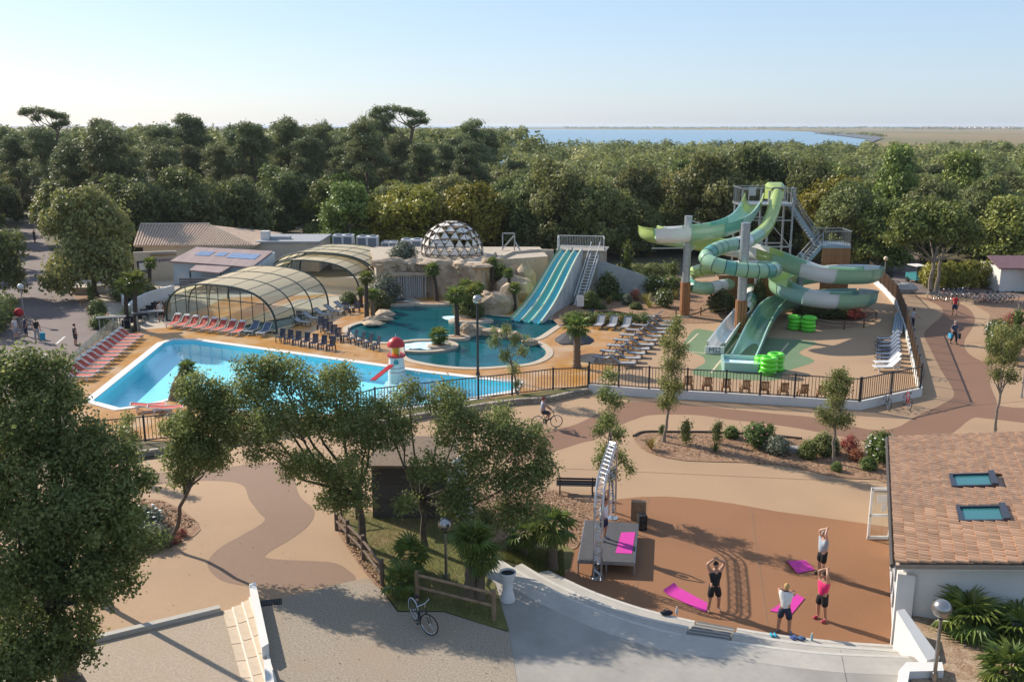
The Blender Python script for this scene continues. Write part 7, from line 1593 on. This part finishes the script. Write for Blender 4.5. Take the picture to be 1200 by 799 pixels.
# ---- bicycles
m_tyre = M('tyre', (.012, .012, .013), rough=.8); m_chr = M('chrome', (.6, .6, .62), rough=.2, metal=1)
WHEEL = {}
def wheel_meshes():
    n = 28; r = .33; c_ = [(r*math.cos(2*math.pi*k/n), 0, r*math.sin(2*math.pi*k/n)) for k in range(n)]
    ty = MB().tube(c_, .020, 6, False, True).mesh('tyre', m_tyre, True); ri = MB().tube([(x*.935, 0, z*.935) for x, y, z in c_], .011, 5, False, True).mesh('rim', m_chr, True)
    sp_ = MB()
    for k in range(14): a = 2*math.pi*k/14; sp_.tube([(0, .03*(-1)**k, 0), (.305*math.cos(a), 0, .305*math.sin(a))], .0028, 3)
    sp_.cyl((0, -.05, 0), (0, .05, 0), .022, .022, 8); return ty, ri, sp_.mesh('spokes', m_chr)
WM = wheel_meshes(); BIKE = {}
def bike(label, p, rz, color, group=None, lean=.0, fender=None, basket=False, steer=0):
    t = thing('bicycle', label, 'bicycle', p, rz, group); t.rotation_euler = (lean, 0, rz); fm = col(color)
    st = Matrix.Translation((.52, 0, .33)) @ Matrix.Rotation(steer, 4, 'Z')
    for x in (-.52, .52):
        w = link('wheel', WM[0], t, (x, 0, .35)); link('rim', WM[1], w); o = link('spokes', WM[2], w); o['kind'] = 'stuff'
        if x > 0: w.rotation_euler = (0, 0, steer)
    fr = MB(); a, b, c_, d = (-.52, 0, .35), (-.08, 0, .30), (-.20, 0, .80), (.36, 0, .86); e = (.38, 0, .68)
    for u, v, r in ((b, c_, .018), (b, e, .021), (c_, d, .018), (a, b, .012), (a, (-.185, 0, .74), .011), (d, e, .022)): fr.tube([u, v], r, 7)
    fr.build('frame', fm, t, True)
    ca, sa = math.cos(steer), math.sin(steer)
    def rt(x, y, z): return (.40+(x-.40)*ca-y*sa, (x-.40)*sa+y*ca, z)
    MB().tube([rt(.385, 0, .70), rt(.43, .05, .6), rt(.52, .055, .35)], .012, 6).tube([rt(.43, -.05, .6), rt(.52, -.055, .35)], .012, 6).build('fork', fm, t, True)
    MB().tube([rt(.26, -.28, 1.0), rt(.36, -.2, 1.03), rt(.36, 0, .99), rt(.36, .2, 1.03), rt(.26, .28, 1.0)], .013, 6).tube([rt(.36, 0, .86), rt(.36, 0, .99)], .014, 6).build('handlebar', m_chr, t, True)
    MB().lathe([(.01, .05), (.07, .04), (.09, .0), (.04, -.03)], (-.24, 0, .93), 12, 1.4, .8).build('saddle', m_tyre, t, True); MB().cyl((-.2, 0, .78), (-.235, 0, .92), .013, .013, 6).build('seat_post', m_chr, t)
    MB().cyl((-.08, -.05, .30), (-.08, -.06, .30), .09, .09, 14).build('chain_ring', m_df, t); MB().tube([(-.08, -.08, .30), (-.02, -.08, .16)], .012, 5).box((-.02, -.13, .16), (.09, .09, .025)).build('crank', m_df, t)
    MB().tube([(-.08, .08, .30), (-.14, .08, .44)], .012, 5).box((-.14, .13, .44), (.09, .09, .025)).build('crank', m_df, t)
    if fender:
        for x in (-.52,):
            MB().tube([(x+.375*math.cos(q_), 0, .35+.375*math.sin(q_)) for q_ in [math.radians(20+k*20) for k in range(10)]], .022, 5).build('mudguard', col(fender), t, True)
    if basket: MB().lathe([(.12, .0), (.16, .22), (.15, .22), (.11, .02)], rt(.58, 0, .78), 12).build('basket', m_df, t)
    return t
bike('dark city bicycle with pale tyres parked at the wooden rail', Z(WT(495, 735), .01), -1.02, (.02, .025, .04), None, .06, (.5, .52, .55), False, .45)
bike('grey bicycle leaning on the white wall corner', W(1038, 478), 1.45, (.08, .09, .10), None, .1); bike('red bicycle leaning on the white wall corner', W(1062, 477), 1.45, (.55, .02, .02), None, .1)
cbk = W(641, 501); bike('bicycle of the rider passing the pool fence', cbk, .15, (.06, .05, .05)); person('cyclist in a dark vest riding past the pool fence', cbk+Vector((-.22, -.03, -.02)), 1.72, 1.7, 'ride', (.30, .34, .42), (.03, .03, .05), (.16, .05, .03), (.1, .1, .1), None, .3, seat=.06)
CO = [(.03, .25, .30), (.04, .04, .05), (.45, .06, .05), (.05, .30, .28), (.10, .12, .14), (.02, .10, .22), (.4, .4, .42), (.30, .05, .05)]
for i in range(8): bike('parked bicycle, %s from the west below the yellow hedge' % ORD[i], W(1098+5.6*i, 352-.35*i), 2.75+rv.uniform(-.25, .25), CO[i], 'bicycles parked below the hedge', .05, None, i % 3 == 0)
for i in range(6): bike('parked bicycle, %s from the west by the white shed' % ORD[i], W(1152+6*i, 355.5-.5*i), 2.8+rv.uniform(-.25, .25), CO[(i*3+2) % 8], 'bicycles parked by the shed', .05, None, i % 2 == 0)
bike('bicycle at the right edge by the shed awning', W(1193, 368), 1.2, (.25, .22, .2)); bike('dark bicycle outside the side fence', W(1076, 441), 1.5, (.03, .03, .035), None, .1)
# utility cart and pale rock on the service lane
ct = thing('utility_cart', 'small teal three-wheeled utility cart on the service lane', 'cart', W(1074, 331), -1.35); m_ct = col((.03, .22, .24))
MB().prism([(-1.1, -.6), (.7, -.6), (1.0, -.4), (1.0, .4), (.7, .6), (-1.1, .6)], .35, .95).build('body', m_ct, ct); MB().box((-.1, 0, 1.8), (1.7, 1.25, .08)).build('roof', m_white, ct); MB().panel((.75, -.55, .95), (.75, .55, .95), (.55, .55, 1.75), (.55, -.55, 1.75), .03).build('windscreen', m_win, ct)
for x, y in ((-.8, -.5), (-.8, .5), (.6, -.5), (.6, .5)): MB().beam((x, y, .9), (x, y, 1.78), .05).build('roof_post', m_df, ct)
for x, y in ((-.75, -.55), (-.75, .55), (.8, 0)): MB().cyl((x, y-.09, .27), (x, y+.09, .27), .27, .27, 14).build('wheel', m_tyre, ct)
for y in (-.3, .3): MB().cyl((1.0, y, .7), (1.03, y, .7), .09, .09, 10).build('headlight', m_pf, ct)
tag(rock(MB(), (0, 0, .4), (1.1, .7, .6), 77).build('pale_rock', M('pale_rock', (.42, .42, .41), (.32, .32, .31), scale=2, rough=.9, bump=.05), None, False, W(1058, 343)), 'pale boulder on the service lane behind the side fence', 'boulder')

# ================================================================ FAR SHORE AND AIR
rf = random.Random(12)
for i in range(16):
    p = W(1082+i*7.3+rf.uniform(-2, 2), 150.6+rf.uniform(-.2, .3)); w = rf.uniform(14, 34); t = thing('distant_house', 'tiny white house on the far shore, %s from the west' % ORD[i], 'house', (p.x, p.y, 0), 0, 'white houses on the far shore')
    MB().box((0, 0, 3.2), (w, 14, 6.4)).build('wall', m_white, t); MB().add([(-w/2-.5, -8, 6.3), (w/2+.5, -8, 6.3), (w/2+.5, 8, 6.3), (-w/2-.5, 8, 6.3), (-w/2-.5, 0, 9.4), (w/2+.5, 0, 9.4)], [(0, 1, 5, 4), (2, 3, 4, 5), (1, 2, 5), (3, 0, 4)]).build('roof', m_rt, t)
def treeline(name, label, pxs, hgt, step, seed):
    g2 = np.random.default_rng(seed); parts = []
    for (x0, y0), (x1, y1) in zip(pxs[:-1], pxs[1:]):
        A, B = W(x0, y0), W(x1, y1); n = max(2, int((B-A).length/step))
        for k in range(n):
            p = A.lerp(B, (k+g2.random())/n); h = hgt*g2.uniform(.5, 1.2)
            parts.append(crown(int(g2.integers(9999)), [((p.x, p.y+g2.uniform(-15, 15), h*.5), (step*.8, step*.6, h*.55))], 18, 3, hgt*.45, hgt*.4, hgt*.1, low=-.3, fill=0, sub=0))
    V, Q, t = join(*parts); o = link(name, np_mesh(name, V, Q, L_OAK, t)); tag(o, label, 'trees', None, 'stuff')
treeline('shore_treeline', 'dark line of trees along the far spit beyond the bay', [(660, 151.2), (780, 151.3), (900, 151.4), (1060, 151.4)], 9, 22, 1)
treeline('marsh_treeline', 'dark scrub line across the marsh on the right', [(1060, 151.5), (1130, 152.0), (1260, 152.2)], 8, 24, 2)
treeline('marsh_edge_scrub', 'green scrub at the near edge of the marsh', [(960, 158), (1010, 158.5), (1030, 161)], 4, 9, 3)
# ---- loose stuff on the ground: bark chips, grass blades, dry leaves
def inside(x, y, poly):
    c = np.zeros(len(x), bool); n = len(poly)
    for i in range(n):
        x0, y0 = poly[i-1]; x1, y1 = poly[i]
        c ^= ((y0 > y) != (y1 > y)) & (x < (x1-x0)*(y-y0)/((y1-y0) or 1e-9)+x0)
    return c
def scatter(name, label, cat, polys, n, mat, ln, wd, seed, up=False, off=.03):
    g2 = np.random.default_rng(seed); P = []
    for px in polys:
        lp = [(p.x, p.y) for p in (WT(*q_) for q_ in px)]; a = np.array(lp); m = int(n/len(polys)*3)
        x = g2.uniform(a[:, 0].min(), a[:, 0].max(), m); y = g2.uniform(a[:, 1].min(), a[:, 1].max(), m); k = inside(x, y, lp); P += [(u, v, T(u, v)+off) for u, v in zip(x[k], y[k])][:n]
    P = np.array(P); m = len(P); tn = g2.random(m)
    if up:
        az = g2.uniform(0, 6.28, m); h = ln*g2.uniform(.5, 1.3, m); d = np.stack([np.cos(az)*.35*h, np.sin(az)*.35*h, h], 1); s_ = np.stack([-np.sin(az), np.cos(az), 0*az], 1)*wd
        V = np.stack([P-s_, P+s_, P+d+s_*.2, P+d-s_*.2], 1).reshape(-1, 3); Q = np.arange(4*m).reshape(m, 4)
    else:
        N = g2.normal(size=(m, 3))*.45+np.array([0, 0, 1.0]); V, Q, tn = leaf_quads(g2, P, N, ln, wd, tn)
    o = link(name, np_mesh(name, V, Q, mat, tn)); tag(o, label, cat, None, 'stuff')
L_CHIP = leafmat('chip_leaf', (.12, .065, .035), (.42, .25, .14), (.58, .42, .28), rand=0, transl=0, rough=.9)
L_GRS = leafmat('grass_leaf', (.08, .095, .02), (.22, .20, .06), (.42, .33, .14), rand=0, transl=.3)
scatter('bark_chips', 'loose orange-brown bark chips covering the planting beds', 'bark chips', [[(744, 512), (790, 508), (900, 512), (1000, 521), (1046, 527), (1046, 563), (965, 555), (865, 541), (768, 532)], [(547, 603), (568, 579), (640, 575), (702, 591), (676, 640), (640, 620), (600, 632), (547, 625)], [(394, 612), (400, 602), (426, 640), (452, 676), (446, 688), (414, 652)], [(110, 607), (150, 590), (190, 588), (230, 612), (196, 638), (110, 663)]], 5200, L_CHIP, .13, .05, 31, False, .04)
scatter('grass_blades', 'patchy dry grass blades of the garden under the oaks', 'grass', [[(402, 610), (440, 603), (540, 598), (600, 636), (584, 656), (560, 668), (590, 736), (520, 714), (468, 714), (448, 686), (420, 650)], [(600, 634), (660, 645), (662, 676), (586, 656)]], 12000, L_GRS, .11, .006, 32, True, .012)
scatter('fallen_leaves', 'scattered dry leaves lying on the gravel, terrace edge and paths', 'leaves', [[(330, 705), (432, 680), (466, 717), (597, 741), (604, 800), (330, 800)], [(110, 640), (240, 600), (400, 630), (420, 676), (300, 705), (120, 740)]], 90, L_CHIP, .05, .03, 33, False, .018)
# the air: one closed box of even haze round the camera and the whole place
hzb = MB(); hzb.box((0, 5200, 10.6), (16000, 11200, 23.8)); hm = bpy.data.materials.new('haze_air'); hm.use_nodes = True; hn = hm.node_tree; hn.nodes.clear()
pv_ = hn.nodes.new('ShaderNodeVolumePrincipled'); pv_.inputs['Color'].default_value = (.86, .92, 1.0, 1); pv_.inputs['Density'].default_value = .00008; pv_.inputs['Anisotropy'].default_value = .2
ho = hn.nodes.new('ShaderNodeOutputMaterial'); hn.links.new(pv_.outputs[0], ho.inputs['Volume'])
hz_o = hzb.build('haze', hm); hz_o['kind'] = 'stuff'
